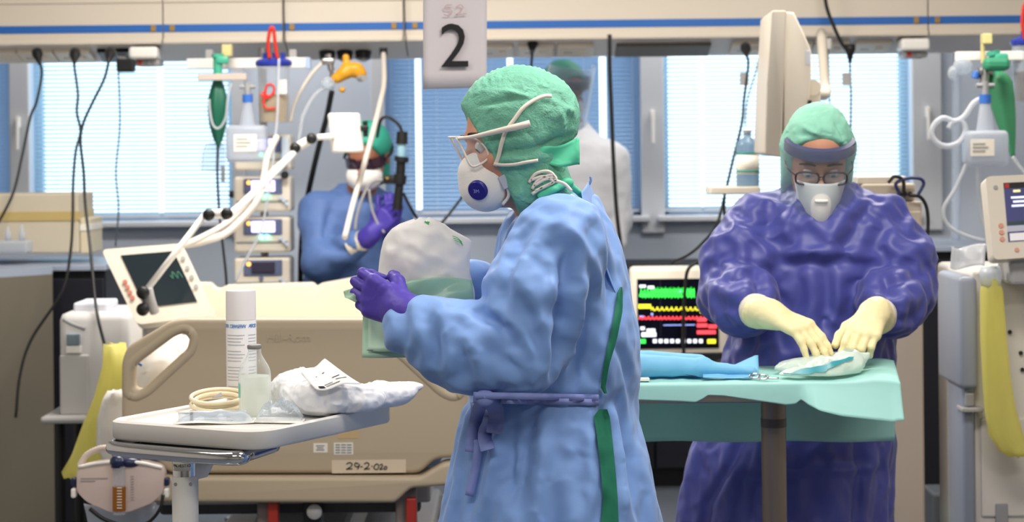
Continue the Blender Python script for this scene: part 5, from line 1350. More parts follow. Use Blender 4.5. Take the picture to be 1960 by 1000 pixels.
bm = NB(); ell(bm, P(1843, 128, 7.3), (0.035, 0.03, 0.03)); ell(bm, P(1824, 140, 7.3), (0.018, 0.02, 0.024)); tag(obj('clear_mask', bm, m_clear, smooth=True), 'clear plastic mask hung on the rail end by the window bay', 'mask')
# machine
D = 5.9
mx0, mx1 = P(1836, 700, D).x, P(2080, 700, D).x
zt = P(1900, 520, D).z
t = thing('anaesthesia_machine', 'tall off-white anaesthesia machine with grey edge column', 'machine', V(((mx0 + mx1) / 2, D + 0.25, 0)))
bm = NB(); box(bm, ((mx0 + mx1) / 2 + 0.02, D + 0.25, zt / 2 + 0.03), (mx1 - mx0 - 0.04, 0.5, zt - 0.06), 0.015); obj('body', bm, mat('off_white_machine', (214, 208, 200), 0.45), t, auto=50)
bm = NB(); pbox(bm, 1836, 530, 1872, 745, D - 0.05, 0.3, 0.014); g = obj('side_column', bm, mat('blue_grey_metal', (150, 156, 170), 0.4), t, auto=50)
bm = NB(); box(bm, (P(1851, 800, D).x, D + 0.08, P(1851, 880, D).z * 0.5 + 0.2), (0.036, 0.2, 1.0), 0.012); obj('edge_rail', bm, mat('blue_grey_rail', (134, 142, 158), 0.35), t, auto=50)
bm = NB(); pbox(bm, 1848, 752, 1866, 780, D - 0.03, 0.05, 0.006); obj('dark_lock', bm, m_grey, t)
bm = NB(); pbox(bm, 1842, 782, 1884, 790, D - 0.05, 0.08, 0.003); obj('side_shelf', bm, m_midgrey, t)
bm = NB(); pbox(bm, 1878, 800, 2070, 990, D - 0.008, 0.02, 0.006); obj('drawer', bm, mat('off_white_machine'), t)
bm = NB(); pbox(bm, 1906, 965, 1930, 1010, D - 0.014, 0.012, 0.003); obj('name_plate', bm, m_grey, t)
for (x, y) in ((1954, 676), (1957, 708), (1933, 636)):
    bm = NB(); cyl(bm, P(x, y, D + .004), P(x, y, D - .008), 0.006, n=10); obj('screw_hole', bm, m_black, t)
for sx in (mx0 + 0.06, mx1 - 0.06):
    for sy in (0.06, 0.44):
        bm = NB(); cyl(bm, (sx - 0.015, D + sy, 0.045), (sx + 0.015, D + sy, 0.045), 0.045, n=16); obj('caster', bm, m_black, t)
o = hang_bag([(1880, 1912, 535), (1876, 1920, 560), (1876, 1926, 640), (1880, 1934, 720), (1884, 1944, 780), (1892, 1958, 830), (1912, 1972, 862), (1930, 1972, 872)], 5.78, 0.03, '')
tag(o, 'long pale yellow plastic bag hanging on the off-white machine', 'bag')
o = hang_bag([(1878, 1914, 512), (1874, 1918, 525), (1878, 1914, 546)], 5.78, 0.036, '', 'bag_holder', m_clear2); tag(o, 'cloudy plastic collar holding the long yellow bag', 'holder')
bm = NB(); sheet(bm, lambda u, v: P(1822 + u * 60 - 8 * v, 472 + v * 40 + 6 * math.sin(u * 5), 5.9) + V((0, 0.05 * math.sin(4 * u) - 0.03 * v, 0)), 14, 8, 0.002); tag(obj('clear_wrap', bm, film('cloudy_film', (226, 228, 232), 0.6, 0.25, crease=0.6, gloss=0.25, trl=0.4), smooth=True), 'crumpled cloudy plastic wrap on the machine by the yellow bag', 'plastic wrap')
# right monitor
TL, TR, BR, BL, n = tilted_screen([(1886, 338), (2060, 330), (2064, 486), (1902, 498)], 5.7, 0.05, 0.06, '', '', '')
t = thing('bedside_monitor', 'cream bedside monitor with dark blue screen on the off-white machine', 'monitor', (BL + BR) / 2)
bm = NB(); prism(bm, rounded([bil(0, 0), bil(1, 0), bil(1, 1), bil(0, 1)], 0.016, 5), -n * 0.07); obj('housing', bm, m_cream2, t, auto=40)
def patch(nm, u0, v0, u1, v1, m, off=0.0015, par=None):
    bm = NB(); prism(bm, [bil(a, b) + n * 0.0005 for a, b in ((u0, v0), (u1, v0), (u1, v1), (u0, v1))], n * off); return obj(nm, bm, m, par or t)
sc_ = patch('screen', 0.19, 0.09, 0.95, 0.80, emi('screen_navy', (56, 58, 104), 0.35))
patch('menu_bar', 0.19, 0.09, 0.95, 0.16, m_black, 0.002, sc_); patch('red_icon', 0.20, 0.10, 0.25, 0.155, m_red, 0.0025, sc_)
patch('values', 0.29, 0.18, 0.37, 0.21, emi('pale_yellow_text', (220, 214, 150), 0.7), 0.0025, sc_)
for k in range(3): patch('values', 0.26 + 0.02 * (k % 2), 0.26 + 0.05 * k, 0.42, 0.285 + 0.05 * k, emi('pale_text', (210, 214, 230), 0.8), 0.0025, sc_)
patch('lower_bar', 0.19, 0.56, 0.95, 0.60, mat('dark_green_bar', (40, 70, 70), 0.3), 0.0025, sc_); patch('grey_band', 0.19, 0.61, 0.95, 0.68, emi('grey_band', (150, 150, 160), 0.5), 0.0022, sc_); patch('white_band', 0.21, 0.70, 0.95, 0.79, emi('white_band', (190, 186, 186), 0.6), 0.0022, sc_)
for k in range(3):
    bm = NB(); c = bil(0.12, 0.60 + 0.08 * k); cyl(bm, c, c + n * 0.004, 0.007, n=10); obj('key', bm, mat('pink_key', (224, 160, 140), 0.5), t)
for (u, v_) in ((0.10, 0.14), (0.28, 0.90), (0.5, 0.90)):
    bm = NB(); c = bil(u, v_); cyl(bm, c, c + n * 0.004, 0.006, n=10); obj('button', bm, m_midgrey if u < 0.2 else mat('pink_key'), t)
bm = NB(); c = bil(0.5, 1.0); box(bm, c + V((0, 0.12, -0.02)), (0.12, 0.16, 0.12), 0.01); obj('foot', bm, m_midgrey, t)
# pale object on the floor behind the purple gown
D = 7.2
bm = NB(); b = P(1692, 1010, D); lathe(bm, V((b.x, D, 0)), [(0.10, 0), (0.11, 0.02), (0.13, b.z + 0.055), (0.12, b.z + 0.06)], 24); tag(obj('floor_bucket', bm, mat('pale_teal', (150, 206, 210), 0.5), auto=40), 'pale teal bucket on the floor behind the purple gown', 'bucket')
bm = NB(); pbox(bm, 1786, 945, 1838, 1100, 7.4, 0.2, 0.01); tag(obj('floor_box', bm, mat('grey_box', (92, 94, 100), 0.5)), 'grey box on the floor before the dark cabinet doors', 'box')
# ------------------------------------------------------------------ draped instrument table
ZI2 = 1.0
t = thing('instrument_table', 'steel instrument table on a grey post under a teal drape', 'table', V((0.59, 4.77, 0)))
bm = NB(); box(bm, (0.50, 4.785, ZI2 - 0.020), (0.62, 0.345, 0.038), 0.006); obj('tray', bm, m_steel, t)
m_post = mat('taupe_post', (128, 116, 108), 0.35, metal=0.4)
bm = NB(); cyl(bm, (0.59, 4.77, 0.05), (0.59, 4.77, 0.955), 0.0285, n=28); obj('post', bm, m_post, t, auto=40)
bm = NB(); cyl(bm, (0.59, 4.77, 0.955), (0.59, 4.77, ZI2 - 0.04), 0.019, n=24); obj('inner_post', bm, m_steel, t, auto=40)
bm = NB(); cyl(bm, (0.59, 4.77, 0.886), (0.59, 4.77, 0.906), 0.0292, n=28); obj('dark_ring', bm, mat('dark_post_ring', (86, 78, 74), 0.4), t, auto=40)
bm = NB(); box(bm, (0.59, 4.77, 0.045), (0.06, 0.40, 0.03), 0.01); box(bm, (0.40, 4.77, 0.045), (0.40, 0.05, 0.03), 0.01); obj('foot', bm, m_post, t)
for (fx, fy) in ((0.59, 4.59), (0.59, 4.95), (0.22, 4.77)):
    bm = NB(); cyl(bm, (fx - 0.012, fy, 0.017), (fx + 0.012, fy, 0.017), 0.017, n=14); obj('caster', bm, m_black, t)
m_drape = film('teal_drape_paper', (172, 226, 220), 1.0, 0.65, gloss=0.0, crease=0.12, cscale=25, trl=0.22)
bot = [(1130, 765), (1210, 766), (1300, 769), (1326, 771), (1340, 764), (1350, 757), (1380, 758), (1440, 767), (1500, 776), (1518, 774), (1528, 765), (1540, 776), (1560, 787), (1600, 797), (1650, 803), (1700, 809), (1708, 806)]
bx0 = [b[0] for b in bot]; by0 = [b[1] for b in bot]
def drape_pt(u, v):
    px = 1130 + u * 590
    X = (px - HX) * 4.6 / FPX
    over = max(0.0, X - 0.79)
    lift = 0.016 * math.exp(-((px - 1690) / 45) ** 2)
    wv = 0.0022 * math.sin(px * 0.055) + 0.0016 * math.sin(px * 0.13 + 1)
    if v < 0.30:      # back flap, from its hem up
        k = v / 0.30; z = P(px, 846, 4.97).z * (1 - k) + (ZI2 + 0.004) * k
        return V((X + 0.055 * u * (1 - 0.1 * k) * (1 if px > 1400 else 0.4), 4.972 + 0.012 * math.sin(px * 0.03) * (1 - k) - 0.005 * k, z))
    if v < 0.72:      # top
        k = (v - 0.30) / 0.42; y = 4.962 - 0.352 * k
        return V((X + 0.050 * u * (1 - k) * (1 if px > 1400 else 0.4), y, ZI2 + 0.0035 + max(0, wv) * math.sin(math.pi * k) + lift * (1 - 0.55 * k) - over * 0.10 * k))
    k = (v - 0.72) / 0.28
    yb = np.interp(px, bx0, by0); d = 4.602 - 0.035 * k * max(0, min(1, (px - 1525) / 30))
    zb = P(px, yb, d).z; zt = ZI2 + 0.0035 + lift * 0.45 - over * 0.10
    return V((X, 4.608 + (d - 4.608) * k ** 0.6, zt + (zb - zt) * k + (0.006 * math.sin(math.pi * k) if px > 1535 else 0)))
bm = NB(); sheet(bm, drape_pt, 150, 50, 0.0007)
tag(obj('table_drape', bm, m_drape, smooth=True), 'pale teal paper drape spread over the instrument table', 'drape')
# blue wrapped pack
m_bwrap = film('sky_blue_wrap', (136, 206, 242), 1.0, 0.6, gloss=0.0, crease=0.25, cscale=22, trl=0.25)
t = thing('instrument_pack', 'sky blue wrapped pack with a pointed corner on the teal drape', 'pack', V((0.38, 4.72, ZI2 + 0.006)))
def roll(s):
    a = V((P(1190, 730, 4.72).x, 4.72, ZI2 + 0.036)); b = V((P(1345, 730, 4.71).x, 4.71, ZI2 + 0.030)); c = V((P(1440, 735, 4.70).x, 4.70, ZI2 + 0.020))
    s.cap(a, b, 0.026, 0.020, k=0.01); s.cap(b, c, 0.014, 0.011, k=0.02); s.cap(a + V((0, 0.09, 0.0)), b + V((0, 0.09, -0.002)), 0.026, 0.022, k=0.03)
o = blob('roll', m_bwrap, t, (0.18, 4.62, ZI2 + 0.007), (0.62, 4.9, ZI2 + 0.09), 0.005, roll, 2, lambda v, n: 0.003 * crumple(v, 18))
def upflap(u, v):
    ytop = np.interp(1190 + u * 262, [1190, 1220, 1290, 1370, 1400, 1450, 1453], [676, 681, 694, 704, 701, 680, 682])
    ylow = np.interp(1190 + u * 262, [1190, 1220, 1370, 1400, 1453], [700, 705, 719, 719, 722])
    px = 1190 + u * 262; d = 4.83 - 0.10 * v
    return P(px, ytop + (ylow - ytop) * v, d) + V((0, 0.006 * math.sin(u * 14 + 4 * v), 0))
bm = NB(); sheet(bm, upflap, 40, 10, 0.0008); obj('upper_flap', bm, m_bwrap, t, smooth=True)
def lowflap(u, v):
    px = 1345 + u * 95; y0 = 712 + 2 * u; y1 = 724 + 2 * math.sin(3 * u)
    return P(px, y0 + (y1 - y0) * v, 4.715 - 0.045 * v)+ V((0, 0.004 * math.sin(9 * u + 5 * v), 0.002))
bm = NB(); sheet(bm, lowflap, 16, 8, 0.0008); obj('lower_flap', bm, m_bwrap, t, smooth=True)
bm = NB(); tube(bm, [P(1222, 707, 4.70), P(1290, 714, 4.70), P(1340, 722, 4.70)], 0.0016, 6, 4); obj('seam', bm, mat('dark_seam', (70, 70, 120), 0.5), t, smooth=True)
bm = NB(); cyl(bm, P(1221, 706, 4.695), P(1224, 706, 4.68), 0.003, n=8); obj('red_tip', bm, m_red, t)
bm = NB(); box(bm, V((P(1222, 742, 4.66).x, 4.67, ZI2 + 0.009)), (0.05, 0.03, 0.006), 0.001); tag(obj('white_card', bm, m_white), 'small white card on the teal drape', 'card')
t = thing('scissors', 'small steel scissors lying by the tip of the blue pack', 'scissors', V((P(1455, 738, 4.66).x, 4.66, ZI2 + 0.006)))
for (x, y) in ((1447, 735), (1460, 741)):
    bm = NB(); c = V((P(x, y, 4.66).x, 4.66 + (0.015 if x < 1450 else -0.01), ZI2 + 0.013))
    tube(bm, [c + V((math.cos(a) * 0.011, math.sin(a) * 0.008, 0.004 * math.sin(a))) for a in [k * math.pi / 6 for k in range(12)]], 0.0022, 6, 2, closed=True); obj('finger_ring', bm, m_chrome, t, smooth=True)
bm = NB(); tube(bm, [V((P(1462, 740, 4.66).x, 4.655, ZI2 + 0.012)), V((P(1474, 742, 4.66).x, 4.65, ZI2 + 0.01)), V((P(1490, 743, 4.66).x, 4.65, ZI2 + 0.01))], 0.0026, 6, 3); obj('blade', bm, m_chrome, t, smooth=True)
# ------------------------------------------------------------------ people
m_skin = mat('skin', (202, 146, 120), 0.5, sub=0.15, var=0.06, vscale=30)
m_skin_dark = mat('skin_tan', (150, 98, 76), 0.5, sub=0.1, var=0.06, vscale=30)
m_eye = mat('eye_white', (226, 220, 214), 0.2)
m_iris = mat('iris_dark', (46, 34, 30), 0.2)
m_mask = mat('mask_white', (236, 232, 228), 0.75, bump=0.15, bscale=400)
m_strap = mat('elastic_white', (226, 216, 204), 0.7)
m_hair = mat('dark_hair', (48, 36, 30), 0.6)
m_scrub = mat('green_scrub', (20, 108, 84), 0.75, crease=0.25, cscale=14)
m_shoe = mat('white_clog', (220, 220, 222), 0.4)

def hand_prims(s, wrist, fwd, back, lat, curls, thumb, sc=1.0, infl=0.0, k=0.004, wr=0.024):
    """one hand into the field s; lat points to the thumb side; curls: angles of the three joints for index..little"""
    f = V(fwd).normalized(); b = V(back); b = (b - f * b.dot(f)).normalized(); l = V(lat); l = (l - f * l.dot(f) - b * l.dot(b)).normalized()
    wrist = V(wrist)
    lens = [(0.040, 0.024, 0.021), (0.044, 0.027, 0.022), (0.041, 0.025, 0.022), (0.032, 0.019, 0.019)]
    offs = [0.030, 0.010, -0.010, -0.028]; fl = [0.086, 0.090, 0.086, 0.078]
    tips = []
    for i in range(4):
        base = wrist + f * (fl[i] * sc) + l * (offs[i] * sc)
        s.cap(wrist + l * (offs[i] * 0.55 * sc), base, (0.0155 + infl) * sc, (0.0125 + infl) * sc, k=0.012)
        p = base; an = 0.0; r = 0.0098 if i < 3 else 0.0086
        for j in range(3):
            an += curls[i][j]
            dv = f * math.cos(an) - b * math.sin(an)
            q = p + dv * (lens[i][j] * sc)
            s.cap(p, q, (r + infl) * sc, (r * 0.93 + infl) * sc, k=k); p = q; r *= 0.93
        tips.append(p)
    s.cap(wrist - f * 0.03, wrist + f * 0.02, wr + infl, 0.026 + infl, k=0.015)
    tb = wrist + f * 0.022 * sc + l * 0.024 * sc - b * 0.006
    p = tb
    for j, (dv, L, r) in enumerate(zip(thumb, (0.042, 0.034, 0.026), (0.015, 0.0115, 0.0105))):
        d = (f * dv[0] + l * dv[1] - b * dv[2]).normalized(); q = p + d * L * sc
        s.cap(p, q, (r + infl) * sc, (r * 0.88 + infl) * sc, k=0.008); p = q
    tips.append(p)
    return tips

def head_prims(s, c, F, U):
    M = basis(F, U); R = V((M[0][0], M[1][0], M[2][0])); F = V((M[0][1], M[1][1], M[2][1])); U = V((M[0][2], M[1][2], M[2][2]))
    L = lambda x, f, u: c + R * x + F * f + U * u
    s.ell(L(0, -0.012, 0.035), (0.076, 0.097, 0.086), M, 0.02)
    s.ell(L(0, 0.028, -0.035), (0.060, 0.066, 0.082), M, 0.03)
    s.ell(L(0, 0.062, -0.096), (0.026, 0.026, 0.022), M, 0.03)
    s.cap(L(-0.032, 0.080, 0.022), L(0.032, 0.080, 0.022), 0.011, 0.011, 0.015)
    s.cap(L(0, 0.090, 0.004), L(0, 0.110, -0.036), 0.007, 0.0125, 0.008)
    s.cap(L(-0.042, 0.066, -0.03), L(-0.03, 0.074, -0.032), 0.016, 0.014, 0.02); s.cap(L(0.042, 0.066, -0.03), L(0.03, 0.074, -0.032), 0.016, 0.014, 0.02)
    for x in (-0.031, 0.031): s.sub(L(x, 0.094, 0.0), (0.019, 0.014, 0.012), M, 0.008)
    s.cap(L(-0.02, 0.086, -0.064), L(0.02, 0.086, -0.064), 0.007, 0.007, 0.006)
    s.cap(L(-0.018, 0.084, -0.074), L(0.018, 0.084, -0.074), 0.007, 0.007, 0.006)
    for x in (-0.080, 0.080): s.ell(L(x, -0.008, -0.008), (0.008, 0.018, 0.030), M, 0.006)
    return L, M
def face_bits(p, L, M, iris=True):
    for x in (-0.031, 0.031):
        bm = NB(); ell(bm, L(x, 0.0775, 0.0), (0.0122, 0.0122, 0.0122)); e = obj('eye', bm, m_eye, p, smooth=True)
        c = L(x, 0.0775, 0.0); f = (L(x, 0.1, -0.016) - c).normalized()
        bm = NB(); lathe(bm, c + f * 0.0098, [(0.0058, 0), (0.0055, 0.0018), (0.0025, 0.003), (0.0003, 0.0032)], 14, f); obj('iris', bm, m_iris, e, smooth=True)
        bm = NB(); tube(bm, [L(x - 0.018 * (1 if x > 0 else -1), 0.089, 0.022), L(x, 0.0935, 0.028), L(x + 0.02 * (1 if x > 0 else -1), 0.080, 0.023)], 0.0042, 8, 5, flat=0.0025); obj('eyebrow', bm, m_hair, p, smooth=True)
def person_body(p, J, hc, F, U, skin, h, hands=()):
    """J: joints; one continuous surface from head to feet"""
    pts = list(J.values()) + [hc]
    lo = V((min(q.x for q in pts) - 0.2, min(q.y for q in pts) - 0.2, 0.0)); hi = V((max(q.x for q in pts) + 0.2, max(q.y for q in pts) + 0.2, hc.z + 0.16))
    s = SDF(lo, hi, h)
    s.cap(J['pelvis'], J['chest'], 0.105, 0.115, 0.05); s.cap(J['chest'], J['neck'], 0.105, 0.055, 0.05)
    for a in 'LR':
        s.cap(J['chest'] + V((0, 0, 0.02)), J['sh' + a], 0.065, 0.044, 0.04)
        s.cap(J['sh' + a], J['el' + a], 0.043, 0.036, 0.03); s.cap(J['el' + a], J['wr' + a], 0.037, 0.026, 0.03)
        s.cap(J['pelvis'], J['hip' + a], 0.10, 0.085, 0.05); s.cap(J['hip' + a], J['kn' + a], 0.080, 0.055, 0.04); s.cap(J['kn' + a], J['an' + a], 0.054, 0.036, 0.03)
        s.cap(J['an' + a] - V((0, 0, 0.03)), J['an' + a] + J['toe'] - V((0, 0, 0.05)), 0.032, 0.026, 0.02)
    s.cap(J['neck'], hc - V((0, 0, 0.05)) - V(F) * 0.015, 0.056, 0.052, 0.03)
    L, M = head_prims(s, hc, F, U)
    for hd in hands: hand_prims(s, *hd, infl=-0.0015)
    v, Fc = s.mesh(); v = relax(v, Fc, 1, 0.4)
    npobj('body', v, Fc, skin, p)
    face_bits(p, L, M)
    return L, M
def surf(v, n, px, py):
    """a point of a meshed surface that shows at frame pixel px,py"""
    X, Y = SURF['X'], SURF['Y']
    m = (np.hypot(X - px, Y - py) < SURF['r']) & (n[:, 1] < 0.15)
    if not m.any(): return None
    k = np.where(m)[0]; return V(v[k[np.argmin(v[k, 1])]])
SURF = {}
def px_folds(v, n, folds, r=12):
    SURF['X'], SURF['Y'] = PIX(v); SURF['r'] = r
    segs = []
    for pts, w, amp in folds:
        q = [surf(v, n, *a) for a in pts]; q = [a for a in q if a is not None]
        if len(q) > 1: segs.append((q, w, amp))
    return seg_fold(v, segs)
def shoes(p, J, m):
    for a in 'LR':
        q = J['an' + a]; e = J['toe']
        bm = NB(); c = q + e * 0.45; 
        ell(bm, V((c.x, c.y, 0.035)), (0.05, 0.13, 0.045), basis(e, V((0, 0, 1)))); 
        for vtx in bm.verts: vtx.co.z = max(vtx.co.z, 0.0)
        obj('clog', bm, m, p, smooth=True)

# ================================================================== person A: blue gown, in profile
D0 = 4.0
pa = thing('person', 'person in light blue gown, green hood and valved mask holding a white pouch', 'person', V((0.075, 4.05, 0)))
A_ = lambda x, y, dz=0.0: P(x, y, D0 + dz)
hcA = A_(986, 266, 0.0); FA = V((-0.93, -0.28, -0.20)); UA = V((-0.20, 0.0, 0.98))
JA = dict(pelvis=A_(1055, 900, 0.05), chest=A_(1070, 540, 0.05), neck=A_(1050, 400, 0.02), shL=A_(1058, 460, -0.13), elL=A_(1008, 680, -0.17), wrL=A_(775, 604, -0.14),
          shR=A_(1080, 455, 0.20), elR=A_(985, 640, 0.28), wrR=A_(880, 560, 0.14),
          hipL=A_(1060, 930, -0.04), knL=V((0.07, 3.98, 0.48)), anL=V((0.09, 3.97, 0.09)), hipR=A_(1070, 930, 0.14), knR=V((0.10, 4.18, 0.48)), anR=V((0.13, 4.18, 0.09)), toe=V((-0.15, 0.03, 0)))
handA = (A_(776, 598, -0.150), V((-0.80, 0.48, 0.33)), V((-0.50, -0.85, 0.05)), V((0.30, 0.0, 0.95)), [(0.35, 1.5, 0.9), (0.30, 1.5, 0.9), (0.32, 1.5, 0.9), (0.40, 1.5, 0.9)], [(0.75, 0.35, 0.55), (0.75, 0.0, 0.75), (0.7, -0.1, 0.8)])
handA2 = (A_(868, 548, 0.13), V((-0.85, -0.35, 0.35)), V((0.3, 0.9, 0.1)), V((0.2, 0.1, 0.97)), [(0.5, 0.7, 0.5)] * 4, [(0.7, 0.5, 0.3), (0.9, 0.2, 0.2), (0.9, 0.0, 0.3)])
LA_, MA_ = person_body(pa, JA, hcA, FA, UA, m_skin, 0.006, (handA, handA2))
shoes(pa, JA, m_shoe)
# scrub suit showing at the open gown back
rowsA = [(370, 1076, 58, .07), (400, 1072, 84, .115), (450, 1068, 108, .175), (550, 1074, 122, .19), (650, 1072, 142, .19), (720, 1066, 150, .185), (766, 1055, 155, .18), (800, 1052, 160, .185), (830, 1050, 167, .20), (900, 1052, 182, .215), (1000, 1051, 200, .235), (1150, 1052, 214, .25), (1420, 1054, 226, .26)]
def stackA(s, shrink, zlow=-1, fold=None):
    rr = []
    for y, x, a, b in rowsA:
        q = A_(x, y, 0.06)
        rr.append((q.z, q.x, q.y, a * 1.015 * q.y / FPX - shrink, b - shrink))
    s.stack(rr, 0.03, 0.0, fold)
s = SDF((-0.2, 3.72, 0.10), (0.35, 4.42, 1.46), 0.011); stackA(s, 0.014)
for a in 'LR': s.cap(JA['kn' + a] + V((0, 0, 0.1)), JA['an' + a] + V((0, 0, 0.04)), 0.085, 0.075, 0.02)
v, F = s.mesh(); npobj('scrub_suit', relax(v, F, 2), F, m_scrub, pa)
# gown
s = SDF((-0.34, 3.60, 0.40), (0.36, 4.46, 1.49), 0.014)
zt0, zt1 = A_(0 + 1050, 775).z, A_(1050, 1000).z
def foldA(th, z):
    k = np.clip((zt0 - z) / (zt0 - zt1), 0, 1.6)
    return 1 + k * (0.034 * np.cos(7 * th + 0.8) + 0.026 * np.cos(12 * th + 2.1 + 2 * z) + 0.012 * np.cos(19 * th + 1.0))
stackA(s, 0.0, fold=foldA)
s.cap(JA['shL'] + V((0.015, 0.02, 0)), A_(1020, 560, -0.155), 0.084, 0.080, 0.05); s.cap(A_(1020, 560, -0.155), A_(1000, 672, -0.17), 0.080, 0.074, 0.03)
s.cap(A_(1000, 676, -0.17), A_(900, 664, -0.165), 0.073, 0.078, 0.02); s.cap(A_(900, 662, -0.165), A_(845, 645, -0.16), 0.077, 0.066, 0.02); s.cap(A_(845, 645, -0.16), A_(786, 622, -0.15), 0.064, 0.042, 0.02)
s.ell(A_(766, 632, -0.15), (0.028, 0.045, 0.040), None, 0.015)
s.cap(JA['shR'], JA['elR'], 0.085, 0.075, 0.04); s.cap(JA['elR'], A_(905, 545, 0.15), 0.075, 0.045, 0.03)
v, F = s.mesh(); v = relax(v, F, 1, 0.4); n = vnormals(v, F)
foldsA = [
    ([(905, 585), (950, 612), (1000, 690)], 0.014, -0.012), ([(925, 575), (975, 610), (1030, 680)], 0.012, 0.010), ([(985, 545), (1015, 600), (1040, 690)], 0.012, -0.010),
    ([(1000, 540), (1040, 610), (1062, 690)], 0.011, 0.010), ([(935, 655), (962, 690), (1000, 720)], 0.009, -0.007), ([(860, 640), (880, 690), (870, 735)], 0.010, -0.006),
    ([(880, 640), (910, 700), (930, 740)], 0.010, 0.006), ([(810, 590), (830, 640), (825, 700)], 0.011, -0.008), ([(840, 580), (852, 640), (856, 715)], 0.009, 0.006),
    ([(790, 575), (800, 625), (790, 660)], 0.009, 0.006), ([(1088, 470), (1092, 560), (1085, 640), (1060, 735)], 0.016, -0.020), ([(1112, 440), (1110, 540), (1098, 640), (1080, 720)], 0.012, 0.011),
    ([(1075, 420), (1120, 470), (1150, 560)], 0.010, 0.007), ([(1135, 470), (1128, 580), (1112, 690), (1100, 745)], 0.010, -0.009), ([(1000, 450), (975, 520), (960, 580)], 0.011, -0.008),
    ([(1035, 430), (1005, 500), (985, 560)], 0.010, 0.007), ([(1055, 450), (1050, 520), (1040, 580)], 0.010, -0.007), ([(1160, 420), (1170, 520), (1165, 620)], 0.009, -0.007),
    ([(1010, 790), (1000, 880), (985, 990)], 0.014, -0.012), ([(1030, 790), (1035, 880), (1030, 990)], 0.012, 0.008), ([(960, 790), (945, 880), (925, 990)], 0.014, 0.012),
    ([(935, 790), (915, 880), (895, 990)], 0.012, -0.010), ([(975, 790), (968, 860), (965, 950)], 0.010, -0.010), ([(1120, 800), (1128, 890), (1125, 995)], 0.012, 0.006),
    ([(1195, 770), (1205, 850), (1215, 990)], 0.010, -0.009), ([(1180, 790), (1190, 870), (1198, 990)], 0.010, 0.008), ([(1060, 870), (1100, 880), (1130, 868)], 0.006, -0.003),
    ([(1165, 640), (1195, 690), (1205, 760)], 0.009, -0.008), ([(1120, 700), (1150, 730), (1168, 745)], 0.008, -0.006)]
disp = 1.25 * px_folds(v, n, foldsA)
zmask = np.clip((A_(1050, 372).z - v[:, 2]) / 0.05, 0, 1)
disp += zmask * cloth(v, [(A_(1085, 420, 0.06), A_(1075, 740, 0.06), 0.16, 9, 3.0, 0.011), (A_(1050, 780, 0.06), A_(1050, 1100, 0.06), 0.2, 9, 1.8, 0.013), (A_(1058, 450, -0.12), A_(1008, 660, -0.17), 0.09, 7, 8, 0.013), (A_(990, 676, -0.17), A_(780, 620, -0.15), 0.08, 7, 9, 0.012)]) + zmask * 0.0022 * crumple(v, 24, 0.7)
X, Y = PIX(v)
# belt pull-in
disp -= 0.010 * np.exp(-((Y - 767) / 12) ** 2) * ((X > 885) & (X < 1185) & (n[:, 1] < 0.3))
# open back: the edges part and the scrub shows
ly = [545, 560, 600, 640, 700, 748, 757, 777, 790, 830, 900, 950, 1000, 1400]
lx = [1190, 1181, 1176, 1168, 1155, 1149, 1160, 1160, 1135, 1142, 1150, 1154, 1151, 1145]
rx = [1190, 1192, 1192, 1184, 1166, 1158, 1158, 1158, 1166, 1171, 1178, 1182, 1184, 1190]
xl = np.interp(Y, ly, lx); xr = np.interp(Y, ly, rx)
inside = np.minimum(X - xl, xr - X)
gate = (n[:, 1] < 0.4) & (Y > 545)
disp = np.where(gate & (inside > 0), disp - np.clip(inside / 8, 0, 1) * 0.008, disp)
edge = gate & (X < xl) & (X > xl - 22) & (Y < 1200)
disp = np.where(edge, disp + 0.004 * np.exp(-((X - xl + 6) / 7.0) ** 2), disp)
v = v + n * disp[:, None]
v = wrinkle(v, F, [(A_(1085, 400, 0.06), A_(1075, 740, 0.06), 0.16, 0.015, 0.055), (A_(1050, 780, 0.06), A_(1050, 1100, 0.06), 0.2, 0.0, 0.06), (A_(1058, 450, -0.12), A_(1008, 660, -0.17), 0.09, 0.09, 0.05), (A_(990, 676, -0.17), A_(780, 620, -0.15), 0.08, 0.10, 0.05)], 220, 0.35, 0.004)
n = vnormals(v, F)
m_gownA = mat('light_blue_gown', (120, 157, 218), 0.6, var=0.05, vscale=5, crease=0.35, cscale=17, bump=0.05, bscale=300, sheen=0.2)
subsurf(npobj('gown', v, F, m_gownA, pa), 2)
# raised gown collar corner and back edge strip
def collar(u, w):
    p = [A_(1126, 352, 0.02), A_(1140, 375, 0.05), A_(1160, 430, 0.06), A_(1178, 500, 0.05), A_(1188, 556, 0.03)]
    q = [A_(1112, 372, -0.05), A_(1118, 400, -0.07), A_(1138, 450, -0.085), A_(1158, 510, -0.08), A_(1178, 560, -0.07)]
    i = min(3, int(u * 4)); f = u * 4 - i
    return p[i].lerp(p[i + 1], f).lerp(q[i].lerp(q[i + 1], f), w) + V((0, -0.012 * math.sin(math.pi * w), 0.004 * math.sin(10 * u + 2)))
bm = NB(); sheet(bm, collar, 26, 8, 0.0012); obj('back_edge', bm, m_gownA, pa, smooth=True)
bm = NB(); tube(bm, [A_(1128, 353, 0.018), A_(1131, 346, 0.018), A_(1130, 338, 0.018)], 0.0026, 6, 4); obj('collar_loop', bm, m_gownA, pa, smooth=True)
bm = NB(); ribbon(bm, [A_(1092, 378, -0.085), A_(1108, 386, -0.07), A_(1124, 396, -0.04)], 0.014, (0, -1, 0.4)); obj('neck_tape', bm, mat('pink_white_tape', (222, 214, 224), 0.7), pa, smooth=True)
